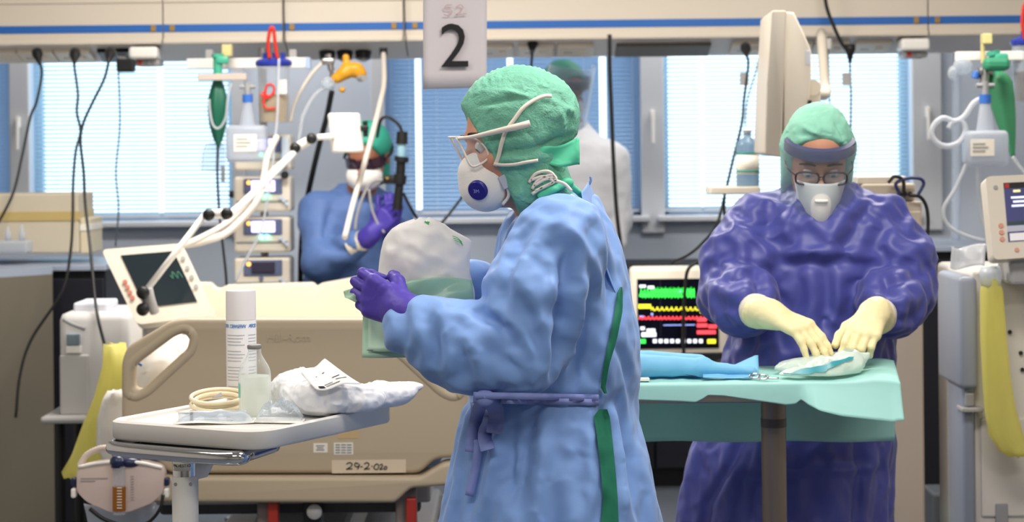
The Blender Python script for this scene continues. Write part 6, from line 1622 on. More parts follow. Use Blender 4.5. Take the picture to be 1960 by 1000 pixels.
# waist tie with knot and tails
m_tie = mat('gown_tie', (128, 142, 204), 0.65, crease=0.3, cscale=30)
def gsurf(x, y, off=0.004):
    SURF['X'], SURF['Y'] = PIX(v); SURF['r'] = 12
    q = surf(v, n, x, y)
    return A_(x, y, (q.y - D0 if q is not None else -0.15) - off)
for yo in (0, 9):
    bm = NB(); ribbon(bm, [gsurf(x, 757 + yo + (x - 900) * 0.02) for x in range(906, 1166, 20)], 0.012, (0, -1, 0.1), 0.002, 3); obj('waist_tie', bm, m_tie, pa, smooth=True)
bm = NB(); ell(bm, gsurf(928, 762, 0.004), (0.018, 0.010, 0.016)); obj('knot', bm, m_tie, pa, smooth=True)
for tail, w in (([(932, 768), (940, 800), (928, 830), (933, 862)], 0.026), ([(922, 768), (912, 800), (905, 835), (902, 866)], 0.024), ([(908, 770), (915, 850), (908, 905), (898, 950)], 0.016), ([(936, 764), (950, 790), (946, 830)], 0.03)):
    bm = NB(); ribbon(bm, [gsurf(x, y, 0.009 + 0.004 * i) for i, (x, y) in enumerate(tail)], w, (0, -1, 0.05), 0.0014, 5); obj('tie_tail', bm, m_tie, pa, smooth=True)
# the green scrub showing between the parted back edges above the tie
for ys, cap_ in ((list(range(550, 756, 12)), 15.0), (list(range(784, 1100, 14)), 34.0)):
  bm = NB(); rowz = []
  for y in ys:
    a_, b_x = np.interp(y, ly, lx), np.interp(y, ly, rx)
    wd_ = max(2.0, min(cap_, (b_x - a_) * 1.0)) if abs(y - 750) > 6 else 6
    rowz.append([bm.verts.new(gsurf(min(a_ + k * wd_ / 3, 1193), y, 0.0035 + 0.002 * (k in (1, 2)))) for k in range(4)])
  for i in range(len(ys) - 1):
    for k in range(3): bm.faces.new((rowz[i][k], rowz[i][k + 1], rowz[i + 1][k + 1], rowz[i + 1][k]))
  obj('scrub_back', bm, m_scrub, pa, smooth=True)
# glove
m_glove = mat('violet_glove', (76, 58, 164), 0.5, crease=0.15, cscale=45)
def glove(p, hd, extra, m, h=0.0026, infl=0.0, cuffr=(0.035, 0.04)):
    w = V(hd[0]); lo = w - V((0.19, 0.19, 0.19)); hi = w + V((0.19, 0.19, 0.19))
    s = SDF(lo, hi, h)
    hand_prims(s, *hd, infl=infl, wr=0.028)
    if extra is not None: s.cap(w - V(hd[1]).normalized() * 0.01, extra, cuffr[0], cuffr[1], 0.02)
    v_, F_ = s.mesh(); v_ = relax(v_, F_, 1, 0.4); n_ = vnormals(v_, F_)
    v_ = v_ + n_ * (0.0012 * crumple(v_, 26))[:, None]
    return npobj('glove', v_, F_, m, p)
glove(pa, handA, A_(796, 612, -0.14), m_glove, cuffr=(0.032, 0.038))
glove(pa, handA2, A_(900, 548, 0.14), m_glove)
# hood: cap and neck cover in green non-woven
def hoodA(s):
    s.ell(LA_(0, -0.012, 0.042), (0.092, 0.112, 0.096), MA_, 0.02)
    s.ell(A_(1050, 228, 0.0), (0.052, 0.075, 0.058), None, 0.04); s.ell(LA_(0, -0.012, -0.012), (0.096, 0.055, 0.06), MA_, 0.02)
    s.cap(A_(985, 300, 0.0), A_(1012, 352, 0.0), 0.078, 0.060, 0.04); s.cap(A_(1020, 340, 0), A_(1042, 385, 0.015), 0.064, 0.062, 0.03)
    s.ell(A_(996, 368, -0.016), (0.036, 0.056, 0.036), None, 0.03)
    s.plane_cut(A_(893, 222, 0.0), V((-0.88, -0.10, -0.46)))
s = SDF(A_(870, 420, -0.14), A_(1130, 130, 0.16), 0.0042); hoodA(s)
v2, F2 = s.mesh(); v2 = relax(v2, F2, 1, 0.3); n2 = vnormals(v2, F2)
foldsH = [([(900, 175), (975, 172), (1040, 190)], 0.006, 0.005), ([(905, 200), (950, 190), (1010, 180), (1075, 205)], 0.005, -0.004), ([(940, 300), (985, 298), (1040, 285), (1095, 262)], 0.008, -0.007),
          ([(950, 312), (1000, 312), (1060, 300)], 0.006, 0.004), ([(1080, 180), (1095, 205), (1090, 240)], 0.006, -0.004), ([(1000, 240), (1040, 280), (1060, 300)], 0.005, -0.003),
          ([(1090, 205), (1099, 212), (1098, 222)], 0.007, 0.008), ([(985, 330), (1005, 350), (1010, 390)], 0.006, -0.004), ([(975, 325), (990, 350), (1000, 385)], 0.006, 0.004),
          ([(1075, 200), (1085, 240), (1080, 280)], 0.005, 0.004), ([(905, 240), (935, 290), (960, 330)], 0.004, 0.003)]
d2 = px_folds(v2, n2, foldsH, 9)
cm = np.clip((v2[:, 2] - A_(990, 175).z) / 0.02, 0, 1)
d2 += 0.0022 * crumple(v2, 20, 0.9) + 0.0009 * crumple(v2, 55, 0.6) + cm * 0.0009 * np.cos(v2[:, 0] * 560 + 5 * vnoise(v2 * 30))
v2 = v2 + n2 * d2[:, None]
m_hood = mat('green_hood', (112, 180, 156), 0.7, var=0.3, vscale=26, crease=0.45, cscale=45, bump=0.5, bscale=260)
npobj('hood', v2, F2, m_hood, pa)
bm = NB(); sheet(bm, lambda u, w: A_(985 + u * 124, 306 - 14 * u + (w - 0.5) * (16 + 36 * u) + 3 * math.sin(u * 11), -0.075 + 0.05 * max(0, u - 0.4)) + V((0, 0.006 * math.sin(9 * u + 4 * w), 0)), 24, 8, 0.001); obj('hood_tie_band', bm, mat('green_tie', (88, 200, 160), 0.7, crease=0.3, cscale=40), pa, smooth=True)
bm = NB(); ell(bm, A_(1084, 350, -0.05), (0.014, 0.012, 0.010)); tube(bm, [A_(1060, 366, -0.065), A_(1075, 352, -0.055), A_(1086, 350, -0.05), A_(1100, 362, -0.04), A_(1116, 376, -0.02)], 0.006, 8, 5); tube(bm, [A_(1030, 378, -0.07), A_(1055, 366, -0.07), A_(1080, 352, -0.055)], 0.007, 8, 5); obj('hood_knot', bm, mat('green_tie'), pa, smooth=True)
bm = NB()
for pts in ([(1012, 350), (1025, 333), (1048, 328), (1060, 338), (1040, 345), (1022, 356)], [(1018, 362), (1030, 345), (1055, 335), (1064, 345), (1045, 356), (1024, 366)], [(1016, 345), (1040, 338), (1058, 348), (1036, 360), (1018, 372)], [(1060, 345), (1080, 352), (1094, 366)]):
    tube(bm, [A_(x, y, -0.078) for x, y in pts], 0.0032, 7, 5)
obj('strap_ends', bm, m_strap, pa, smooth=True)
# respirator with valve
mc = A_(929, 352, -0.022); Fm = V((-0.80, -0.50, -0.22)); MM = basis(Fm, UA)
s = SDF(mc - V((0.1, 0.1, 0.1)), mc + V((0.1, 0.1, 0.1)), 0.0028)
s.ell(mc, (0.050, 0.052, 0.054), MM, 0); s.ell(mc + V((-0.008, -0.006, 0.032)), (0.026, 0.036, 0.030), MM, 0.02); s.ell(A_(908, 325, -0.03), (0.022, 0.026, 0.02), MM, 0.02)
s.plane_cut(A_(958, 352, -0.02), V((0.80, 0.42, 0.36)))
v3, F3 = s.mesh(); v3 = relax(v3, F3, 2, 0.5); npobj('respirator', v3, F3, m_mask, pa)
bm = NB(); nv = V((-0.42, -0.84, -0.34)).normalized(); SURF['X'], SURF['Y'] = PIX(v3); SURF['r'] = 6
vc = surf(v3, vnormals(v3, F3), 911, 370) - nv * 0.001
lathe(bm, vc, [(0.0195, -0.004), (0.0195, 0.002), (0.0175, 0.0045), (0.012, 0.005), (0.0005, 0.0058)], 28, nv); vl = obj('valve', bm, mat('valve_blue', (38, 34, 130), 0.35), pa, auto=40)
Mv = basis(nv, V((0, 0, 1))); Mt = Matrix((Mv.col[0] * -1, Mv.col[2], Mv.col[1])).transposed()
text('valve_mark', '3M', vc + nv * 0.006, 0.010, mat('valve_print', (150, 160, 225), 0.5), vl, M=Mt, ex=0.0002)
bm = NB(); tube(bm, [A_(958, 330, -0.06), A_(968, 350, -0.062), A_(974, 374, -0.055), A_(962, 392, -0.05)], 0.0035, 6, 5); obj('mask_seal', bm, m_mask, pa, smooth=True)
bm = NB(); box(bm, A_(966, 348, -0.066), (0.016, 0.003, 0.026), 0.001, M=Matrix.Rotation(-0.45, 3, 'Y')); obj('mask_print', bm, mat('mask_print_grey', (176, 184, 200), 0.6), pa)
def strapA(pts, w, dz, nrm=(0, -1, 0)):
    SURF['X'], SURF['Y'] = PIX(v2); SURF['r'] = 7
    q = []
    for x, y in pts:
        a = surf(v2, n2, x, y); q.append(A_(x, y, (a.y - D0 if a is not None else dz) - 0.003))
    bm = NB(); ribbon(bm, q, w, nrm, 0.0012, 5); obj('mask_strap', bm, m_strap, pa, smooth=True)
strapA([(947, 318), (954, 300), (960, 275), (968, 252), (985, 228), (1002, 206), (1024, 191), (1042, 184), (1056, 184)], 0.0075, -0.09, (0, -1, 0.25))
strapA([(945, 314), (962, 316), (985, 315), (1005, 311), (1030, 307)], 0.006, -0.075)
# safety glasses
m_gfr = mat('glasses_frame', (228, 218, 208), 0.35)
bm = NB(); ribbon(bm, [A_(874, 266, -0.078), A_(905, 262, -0.088), A_(940, 254, -0.098), A_(975, 246, -0.108), A_(1000, 240, -0.108), A_(1014, 236, -0.104)], lambda q: 0.0055 + 0.007 * min(1, q * 1.5), (0, -1, 0), 0.003, 6); gl = obj('glasses_temple', bm, m_gfr, pa, smooth=True)
rim = [A_(873, 263, -0.078), A_(888, 292, -0.080), A_(902, 318, -0.082), A_(920, 314, -0.076), A_(934, 302, -0.070), A_(930, 284, -0.072), A_(912, 268, -0.076), A_(890, 263, -0.078)]
bm = NB(); tube(bm, rim, 0.0022, 8, 4, closed=True); obj('glasses_rim', bm, m_gfr, pa, smooth=True)
rim2 = [p + V((-0.012, 0.055, 0.0)) * 1.0 for p in rim]
bm = NB(); tube(bm, rim2, 0.0022, 8, 4, closed=True); tube(bm, [rim[0], rim[0].lerp(rim2[0], 0.5) + V((-0.008, 0, 0)), rim2[0]], 0.0022, 8, 4); obj('glasses_rim', bm, m_gfr, pa, smooth=True)
m_lens = film('clear_lens', (228, 238, 246), 0.14, 0.03, gloss=0.5)
for r_ in (rim, rim2):
    bm = NB(); vs = [bm.verts.new(p) for p in smooth_path(r_, 3)]; bm.faces.new(vs); obj('lens', bm, m_lens, pa)

# pouch held by person A
t = thing('held_pouch', 'large white peel pouch with green film held by the light blue gown', 'packaging', A_(815, 575, 0.0))
rows = [(419, 792, 826), (428, 766, 850), (438, 750, 862), (450, 740, 884), (460, 734, 903), (480, 729, 901), (500, 726, 899), (520, 724, 899), (540, 722, 904), (560, 722, 909), (576, 724, 909), (590, 735, 900)]
ry = [r[0] for r in rows]
def pou(side):
    def f(u, w):
        y = 419 + w * 171; a = np.interp(y, ry, [r[1] for r in rows]); b = np.interp(y, ry, [r[2] for r in rows])
        x = a + (b - a) * u
        bul = (math.sin(math.pi * u) ** 0.6) * (math.sin(math.pi * min(1, max(0, w))) ** 0.6)
        p = V((x * 0.012, y * 0.012, side * 3.0))
        nz = 0.5 * mnoise.noise(p) + 0.35 * (1 - abs(mnoise.noise(p * 1.7)) * 2) + 0.15 * mnoise.noise(p * 4)
        y += 3.0 * math.sin(u * 13) * (1 if w < 0.05 else 0)
        return A_(x, y, 0.0 + side * (0.002 + 0.030 * bul) - 0.027 * nz * bul)
    return f
m_pw = film('white_peel_pouch', (244, 242, 240), 0.97, 0.45, gloss=0.03, crease=0.6, cscale=28, trl=0.35)
bm = NB(); sheet(bm, pou(-1), 40, 36); sheet(bm, pou(1), 40, 36); bmesh.ops.remove_doubles(bm, verts=bm.verts, dist=0.0009); obj('pouch_body', bm, m_pw, t, smooth=True)
m_gf = film('pale_green_film', (196, 230, 210), 0.62, 0.25, crease=0.4, cscale=24, gloss=0.2, trl=0.4)
bm = NB(); sheet(bm, lambda u, w: A_(724 + u * 184 - 4 * (1 - w), 545 + 14 * math.sin(u * 3.1 + 2.6) + w * (62 - 12 * math.sin(u * 3)), -0.036 - 0.012 * math.sin(math.pi * u)) + V((0, 0.005 * math.sin(u * 9 + w * 5), 0)), 30, 10, 0.0006); obj('film_front', bm, m_gf, t, smooth=True)
bm = NB(); sheet(bm, lambda u, w: A_(693 + u * 110, 560 + w * (125 + 1 * u), -0.045) + V((0, 0.006 * math.sin(u * 7 + 3 * w) + 0.02 * (1 - w), 0)), 18, 14, 0.0006); lf = obj('film_lower', bm, mat('green_paper_film', (186, 222, 196), 0.5, crease=0.25, cscale=22), t, smooth=True)
bm = NB(); sheet(bm, lambda u, w: A_(704 + u * 96, 595 + w * 78, -0.0535) + V((0, 0.006 * math.sin(u * 6.1 + 0.7 + 1.9 * w) + 0.014 * (1 - w), 0)), 14, 10, 0.0004); obj('inner_panel', bm, mat('green_paper_light', (200, 232, 208), 0.5), t, smooth=True)
bm = NB(); pbox(bm, 702, 670, 714, 671.6, D0 - 0.0555, 0.0006, 0); obj('print', bm, m_greyink, t)
bm = NB(); sheet(bm, lambda u, w: A_(657 + u * 46 + 3 * w, 558 - 6 * math.sin(u * 3) + w * (12 + 34 * u), -0.085 + 0.01 * math.sin(5 * u + 4 * w)), 12, 8, 0.0005); obj('film_corner', bm, m_gf, t, smooth=True)
bm = NB(); 
for pts in ([(813, 424), (819, 429), (822, 436)], [(817, 425), (822, 426)]): tube(bm, [A_(x, y, -0.014) for x, y in pts], 0.0018, 6, 3)
for k in range(3): tube(bm, [A_(866 + 2 * k, 452 + 4 * k, -0.026), A_(876 + 2 * k, 456 + 4 * k, -0.028), A_(884 + k, 464 + 3 * k, -0.026)], 0.0008, 5, 3)
obj('green_print', bm, mat('green_print', (90, 190, 110), 0.6), t)
# ================================================================== person B: purple gown, bowed over the instrument table
DBp = 5.2
B_ = lambda x, y, dz=0.0: P(x, y, DBp + dz)
pb = thing('person', 'person in purple gown and face shield opening a pouch over the instrument table', 'person', V((0.74, 5.22, 0)))
hcB = B_(1565, 306, -0.02); FB = V((-0.05, -0.89, -0.38)); UB = V((0.0, -0.38, 0.89))
JB = dict(pelvis=B_(1550, 760, 0.06), chest=B_(1570, 470, 0.02), neck=B_(1570, 385, 0.03), shR=B_(1452, 430, 0.02), elR=B_(1404, 560, -0.05), wrR=B_(1455, 602, -0.30),
          shL=B_(1690, 430, 0.02), elL=B_(1722, 560, -0.05), wrL=B_(1676, 614, -0.30),
          hipR=B_(1480, 800, 0.06), knR=V((0.62, 5.22, 0.48)), anR=V((0.60, 5.26, 0.09)), hipL=B_(1610, 800, 0.06), knL=V((0.82, 5.22, 0.48)), anL=V((0.84, 5.26, 0.09)), toe=V((0.0, -0.16, 0)))
handB1 = (B_(1478, 604, -0.33), V((0.72, -0.62, -0.30)), V((0.28, -0.52, 0.80)), V((0.75, 0.45, 0.30)), [(0.45, 0.30, 0.15), (0.50, 0.30, 0.15), (0.55, 0.30, 0.15), (0.6, 0.30, 0.15)], [(0.7, 0.45, 0.35), (0.75, 0.2, 0.55), (0.8, 0.0, 0.5)])
handB2 = (B_(1672, 604, -0.32), V((-0.42, -0.80, -0.42)), V((0.10, -0.50, 0.85)), V((-0.9, 0.3, 0.20)), [(0.35, 0.7, 0.9), (0.4, 0.8, 1.0), (0.45, 0.9, 1.0), (0.5, 0.9, 1.0)], [(0.75, 0.45, 0.25), (0.9, 0.2, 0.2), (0.9, 0.0, 0.35)])
LB_, MB_ = person_body(pb, JB, hcB, FB, UB, m_skin, 0.0055, (handB1, handB2))
shoes(pb, JB, m_shoe)
rowsB = [(352, 1572, 52, .075), (375, 1572, 92, .11), (410, 1571, 134, .135), (460, 1570, 146, .15), (540, 1568, 148, .16), (620, 1560, 150, .165), (700, 1545, 158, .17), (790, 1530, 170, .175), (860, 1514, 190, .185), (1000, 1500, 202, .20), (1200, 1498, 210, .21), (1300, 1498, 212, .21)]
s = SDF(V((0.34, 4.72, 0.22)), V((1.12, 5.56, 1.50)), 0.0155)
zb0, zb1 = B_(1550, 640).z, B_(1550, 1000).z
def foldB(th, z):
    k = np.clip((zb0 - z) / (zb0 - zb1), 0, 1.5)
    return 1 + k * (0.020 * np.cos(7 * th + 1.8) + 0.016 * np.cos(11 * th + 0.4) + 0.008 * np.cos(17 * th + 1.0))
rr = []
for y, x, a, b in rowsB:
    q = B_(x, y, 0.04); rr.append((q.z, q.x, q.y, a * q.y / FPX, b))
s.stack(rr, 0.03, 0.0, foldB)
for a, sg in (('R', -1), ('L', 1)):
    el = JB['el' + a]; w = JB['wr' + a]
    s.cap(JB['sh' + a], JB['sh' + a].lerp(el, 0.55) + V((0.012 * sg, 0, 0)), 0.072, 0.082, 0.05); s.cap(JB['sh' + a].lerp(el, 0.55) + V((0.012 * sg, 0, 0)), el, 0.085, 0.078, 0.03)
    s.cap(el, el.lerp(w, 0.40), 0.078, 0.076, 0.02); s.cap(el.lerp(w, 0.40), el.lerp(w, 0.60), 0.074, 0.054, 0.02)
v, F = s.mesh(); v = relax(v, F, 1, 0.4); n = vnormals(v, F)
foldsB = [
    ([(1500, 350), (1470, 420), (1440, 520)], 0.012, -0.011), ([(1520, 380), (1500, 450), (1462, 540)], 0.011, 0.010), ([(1440, 470), (1455, 540), (1450, 600)], 0.014, -0.020),
    ([(1690, 470), (1690, 540), (1700, 600)], 0.014, -0.020), ([(1640, 380), (1600, 440), (1590, 470)], 0.010, 0.009), ([(1660, 400), (1630, 470), (1610, 500)], 0.010, -0.009),
    ([(1480, 480), (1540, 482), (1600, 480), (1680, 485)], 0.009, 0.010), ([(1490, 500), (1560, 498), (1650, 500)], 0.008, -0.007), ([(1580, 490), (1582, 560), (1572, 620)], 0.009, -0.011),
    ([(1592, 490), (1600, 560), (1590, 630)], 0.009, 0.009), ([(1540, 500), (1550, 560), (1552, 620)], 0.009, 0.006), ([(1620, 500), (1650, 560), (1640, 610)], 0.009, 0.007),
    ([(1350, 520), (1390, 530), (1440, 520)], 0.009, -0.009), ([(1345, 545), (1395, 560), (1440, 548)], 0.009, 0.008), ([(1360, 580), (1400, 596), (1430, 610)], 0.008, -0.008),
    ([(1390, 430), (1400, 480), (1390, 530)], 0.009, -0.006), ([(1770, 520), (1730, 535), (1690, 525)], 0.009, -0.009), ([(1775, 560), (1730, 575), (1690, 570)], 0.008, 0.008),
    ([(1770, 600), (1735, 612), (1705, 606)], 0.007, -0.008), ([(1755, 640), (1725, 632), (1700, 640)], 0.006, 0.006), ([(1720, 430), (1700, 480), (1690, 540)], 0.010, 0.008),
    ([(1560, 640), (1600, 646), (1640, 640)], 0.008, 0.009), ([(1480, 700), (1560, 690), (1650, 700)], 0.010, -0.008), ([(1380, 890), (1500, 893), (1600, 890), (1690, 888)], 0.007, 0.009),
    ([(1380, 905), (1500, 908), (1690, 902)], 0.009, -0.007), ([(1350, 960), (1400, 880), (1420, 820)], 0.010, -0.008), ([(1640, 820), (1650, 900), (1640, 990)], 0.010, -0.007)]
disp = 1.3 * px_folds(v, n, foldsB, 11)
zm = np.clip((B_(1570, 350).z - v[:, 2]) / 0.04, 0, 1)
disp += zm * (cloth(v, [(B_(1570, 400, 0.03), B_(1565, 640, 0.03), 0.14, 8, 4.5, 0.013), (B_(1540, 680, 0.04), B_(1505, 1100, 0.04), 0.2, 8, 1.8, 0.013), (JB['shR'], JB['elR'], 0.08, 6, 8, 0.013), (JB['shL'], JB['elL'], 0.08, 6, 8, 0.013), (JB['elR'], JB['wrR'], 0.07, 6, 9, 0.013), (JB['elL'], JB['wrL'], 0.07, 6, 9, 0.013)]) + 0.0022 * crumple(v, 22, 0.7))
v = v + n * (disp * 0.8)[:, None]
v = wrinkle(v, F, [(B_(1570, 400, 0.03), B_(1565, 640, 0.03), 0.14, 0.08, 0.08), (B_(1540, 680, 0.04), B_(1505, 1100, 0.04), 0.2, 0.02, 0.11), (JB['shR'], JB['elR'], 0.08, 0.14, 0.08), (JB['shL'], JB['elL'], 0.08, 0.14, 0.08), (JB['elR'], JB['wrR'], 0.07, 0.16, 0.07), (JB['elL'], JB['wrL'], 0.07, 0.16, 0.07)], 220, 0.3, 0.004, seed=4)
m_gownB = mat('purple_gown', (68, 72, 150), 0.46, var=0.06, vscale=5, crease=0.45, cscale=11, sheen=0.15)
subsurf(npobj('gown', v, F, m_gownB, pb), 2)
# gloves, white knit cuffs under them
m_latex = mat('cream_latex_glove', (236, 222, 172), 0.5, crease=0.12, cscale=40)
glove(pb, handB1, JB['elR'].lerp(JB['wrR'], 0.93), m_latex, cuffr=(0.033, 0.039))
glove(pb, handB2, JB['elL'].lerp(JB['wrL'], 0.93), m_latex, cuffr=(0.033, 0.039))
for a in 'RL':
    w = JB['wr' + a]; e = JB['el' + a]; q = e.lerp(w, 0.86); q2 = e.lerp(w, 0.62)
    bm = NB(); cyl(bm, q2, q, 0.030, 0.042, 22); cyl(bm, q, e.lerp(w, 0.97), 0.042, 0.038, 22); obj('cuff', bm, mat('knit_cuff', (214, 206, 190), 0.85), pb, auto=50)
# hood
def hoodB(s):
    s.ell(LB_(0, -0.014, 0.046), (0.083, 0.106, 0.093), MB_, 0.02)
    s.cap(LB_(-0.060, -0.005, 0.03), LB_(-0.058, -0.005, -0.09), 0.030, 0.028, 0.03); s.cap(LB_(0.060, -0.005, 0.03), LB_(0.058, -0.005, -0.09), 0.030, 0.028, 0.03)
    s.cap(LB_(0, -0.05, -0.02), LB_(0, -0.06, -0.13), 0.07, 0.06, 0.03)
    s.plane_cut(LB_(0, 0.052, 0.05), MB_ @ V((0, 1, -0.42)))
s = SDF(hcB - V((0.16, 0.19, 0.2)), hcB + V((0.16, 0.19, 0.2)), 0.0055); hoodB(s)
v4, F4 = s.mesh(); v4 = relax(v4, F4, 1, 0.3); n4 = vnormals(v4, F4)
d4 = px_folds(v4, n4, [([(1520, 262), (1548, 258), (1580, 256), (1612, 262)], 0.008, -0.006), ([(1530, 235), (1550, 250), (1570, 258)], 0.006, 0.006), ([(1600, 225), (1615, 245), (1620, 262)], 0.006, -0.005), ([(1560, 205), (1562, 230), (1566, 250)], 0.006, 0.004)], 9) + 0.003 * crumple(v4, 16, 0.9)
v4 = v4 + n4 * d4[:, None]
npobj('hood', v4, F4, mat('pale_green_hood', (142, 206, 182), 0.68, var=0.12, vscale=22, crease=0.3, cscale=40), pb)
# face shield: padded band and clear visor
def arc(r, fz, u0, n_=17, a=1.35): return [LB_(math.sin(-a + 2 * a * k / (n_ - 1)) * r, math.cos(-a + 2 * a * k / (n_ - 1)) * r + fz, u0) for k in range(n_)]
bm = NB(); pts = arc(0.098, -0.005, 0.055, a=1.5); ribbon(bm, pts, 0.034, MB_ @ V((0, 0.0, 0)) + V((0, -1, 0)), 0.012, 2)
bm.free(); bm = NB()
lo_ = arc(0.080, 0.016, 0.040, 25, 1.5); hi_ = arc(0.079, 0.014, 0.070, 25, 1.5); lo2 = arc(0.088, 0.024, 0.042, 25, 1.5); hi2 = arc(0.087, 0.022, 0.068, 25, 1.5)
R_ = [[bm.verts.new(p) for p in q] for q in (lo_, lo2, hi2, hi_)]
for i in range(24):
    for k in range(4): bm.faces.new((R_[k][i], R_[k][i + 1], R_[(k + 1) % 4][i + 1], R_[(k + 1) % 4][i]))
bm.faces.new([R_[k][0] for k in range(4)]); bm.faces.new([R_[k][24] for k in range(4)])
obj('shield_band', bm, mat('slate_band', (74, 76, 112), 0.5), pb, auto=50)
bm = NB(); sheet(bm, lambda u, w: LB_(math.sin(-1.3 + 2.6 * u) * 0.096, math.cos(-1.3 + 2.6 * u) * 0.112 + 0.016, 0.075 - 0.20 * w), 28, 10, 0.0006); obj('visor', bm, film('visor_film', (236, 242, 246), 0.03, 0.05, gloss=0.2), pb, smooth=True)
# duckbill mask
def mk(u, w):
    wd = 0.062 - 0.020 * w; an = (u - 0.5) * 2
    return LB_(an * wd, 0.098 + 0.036 * math.sin(math.pi * (0.18 + 0.50 * w)) * (1 - abs(an) ** 2.2) - 0.02 * abs(an) ** 2, -0.018 - 0.098 * w + 0.006 * (1 - abs(an)) * (1 - w))
bm = NB(); sheet(bm, mk, 24, 16, 0.002); obj('mask', bm, m_mask, pb, smooth=True)
bm = NB(); tube(bm, [mk(u, 0.42) + V((0, -0.004, 0.003 * math.sin(u * 3.1))) for u in (0.36, 0.43, 0.5, 0.57, 0.64)], 0.004, 8, 4); obj('mask_ridge', bm, m_mask, pb, smooth=True)
# glasses
m_bf = mat('dark_red_frame', (60, 22, 28), 0.3)
for x in (-0.034, 0.034):
    lp = [LB_(x + 0.028 * math.copysign(abs(math.cos(a)) ** 0.6, math.cos(a)), 0.104 - 0.10 * abs(x + 0.028 * math.cos(a)) ** 1.3, -0.005 + 0.0165 * math.copysign(abs(math.sin(a)) ** 0.6, math.sin(a))) for a in [k * math.pi / 8 for k in range(16)]]
    bm = NB(); tube(bm, lp, 0.0027, 8, 2, closed=True); obj('glasses_rim', bm, m_bf, pb, smooth=True)
    bm = NB(); vs = [bm.verts.new(p) for p in lp]; bm.faces.new(vs); obj('lens', bm, m_lens, pb)
    sx = 1 if x > 0 else -1
    bm = NB(); tube(bm, [LB_(sx * 0.063, 0.094, 0.0), LB_(sx * 0.080, 0.06, 0.004), LB_(sx * 0.084, 0.0, 0.004)], 0.0022, 8, 4); obj('glasses_temple', bm, m_bf, pb, smooth=True)
bm = NB(); tube(bm, [LB_(-0.006, 0.104, -0.002), LB_(0, 0.108, 0.001), LB_(0.006, 0.104, -0.002)], 0.0021, 8, 3); obj('glasses_bridge', bm, m_bf, pb, smooth=True)
bm = NB(); tube(bm, [LB_(-0.014, 0.108, -0.021), LB_(0, 0.116, -0.019), LB_(0.014, 0.108, -0.021)], 0.0032, 8, 3); obj('red_nose_pad', bm, m_red, pb, smooth=True)
# pouch in the hands
t = thing('opened_pouch', 'white and teal peel pouch held open by cream gloves', 'packaging', B_(1560, 745, -0.45))
T_ = lambda x, y, d: P(x, y, d)
def fn(s):
    s.cap(T_(1462, 738, 4.69), T_(1515, 735, 4.68), 0.012, 0.022, 0.02); s.cap(T_(1515, 732, 4.68), T_(1580, 722, 4.69), 0.024, 0.032, 0.03)
    s.cap(T_(1580, 716, 4.69), T_(1624, 700, 4.72), 0.034, 0.028, 0.03); s.cap(T_(1624, 696, 4.73), T_(1660, 682, 4.76), 0.022, 0.007, 0.03)
    s.ell(T_(1548, 708, 4.78), (0.078, 0.05, 0.028), None, 0.03); s.cap(T_(1555, 690, 4.86), T_(1610, 680, 4.86), 0.013, 0.013, 0.03)
s = SDF(T_(1430, 775, 4.62), T_(1690, 655, 4.95), 0.0035); fn(s)
s.d = np.maximum(s.d, (ZI2 + 0.0125 - s.ax[2])[None, None, :].astype(np.float32))
v5, F5 = s.mesh(); n5 = vnormals(v5, F5); am = np.clip((v5[:, 2] - ZI2 - 0.013) / 0.015, 0, 1)
v5 = v5 + n5 * (am * (0.0055 * crumple(v5, 24, 0.9)))[:, None]
npobj('pouch', v5, F5, film('mint_white_pouch', (226, 238, 230), 0.96, 0.3, gloss=0.04, crease=0.45, cscale=38, trl=0.3), t)
SURF['X'], SURF['Y'] = PIX(v5); SURF['r'] = 7
bm = NB(); up, lw = [], []
for x in range(1492, 1644, 8):
    yt = np.interp(x, [1490, 1540, 1580, 1640], [716, 699, 692, 676]); yl = np.interp(x, [1490, 1540, 1580, 1640], [720, 714, 706, 681])
    a = surf(v5, n5, x, yt + 3); b = surf(v5, n5, x, yl)
    if a is None or b is None: continue
    up.append(bm.verts.new(a + V((0, -0.002, 0.004)))); lw.append(bm.verts.new(b + V((0, -0.004, 0.002))))
for i in range(len(up) - 1): bm.faces.new((up[i], up[i + 1], lw[i + 1], lw[i]))
obj('teal_print', bm, mat('teal_pouch_print', (50, 150, 164), 0.35), t, smooth=True)

# ================================================================== person C: blue gown at the bed head with a scope
DC = 8.25
C_ = lambda x, y, dz=0.0: P(x, y, DC + dz)
pc = thing('person', 'person in blue gown raising a black scope behind the bed headboard', 'person', V((C_(672, 500).x, DC + 0.06, 0)))
hcC = C_(704, 300, 0.0); FC = V((-0.30, -0.86, -0.36)); UC = V((-0.10, -0.36, 0.93))
JC = dict(pelvis=C_(672, 640, 0.12), chest=C_(672, 440, 0.08), neck=C_(690, 368, 0.05), shR=C_(612, 408, 0.02), elR=C_(618, 500, -0.10), wrR=C_(700, 458, -0.22),
          shL=C_(745, 412, 0.10), elL=C_(768, 490, 0.06), wrL=C_(745, 420, -0.06),
          hipR=C_(640, 660, 0.12), knR=V((-0.72, DC + 0.13, 0.48)), anR=V((-0.72, DC + 0.16, 0.09)), hipL=C_(700, 660, 0.12), knL=V((-0.54, DC + 0.13, 0.48)), anL=V((-0.54, DC + 0.16, 0.09)), toe=V((0, -0.13, 0)))
handC1 = (C_(714, 445, -0.24), V((0.65, -0.1, 0.70)), V((-0.1, -0.95, 0.1)), V((-0.6, 0.1, 0.75)), [(0.9, 1.0, 0.7)] * 4, [(0.6, 0.6, 0.5), (0.8, 0.1, 0.7), (0.8, 0, 0.7)])
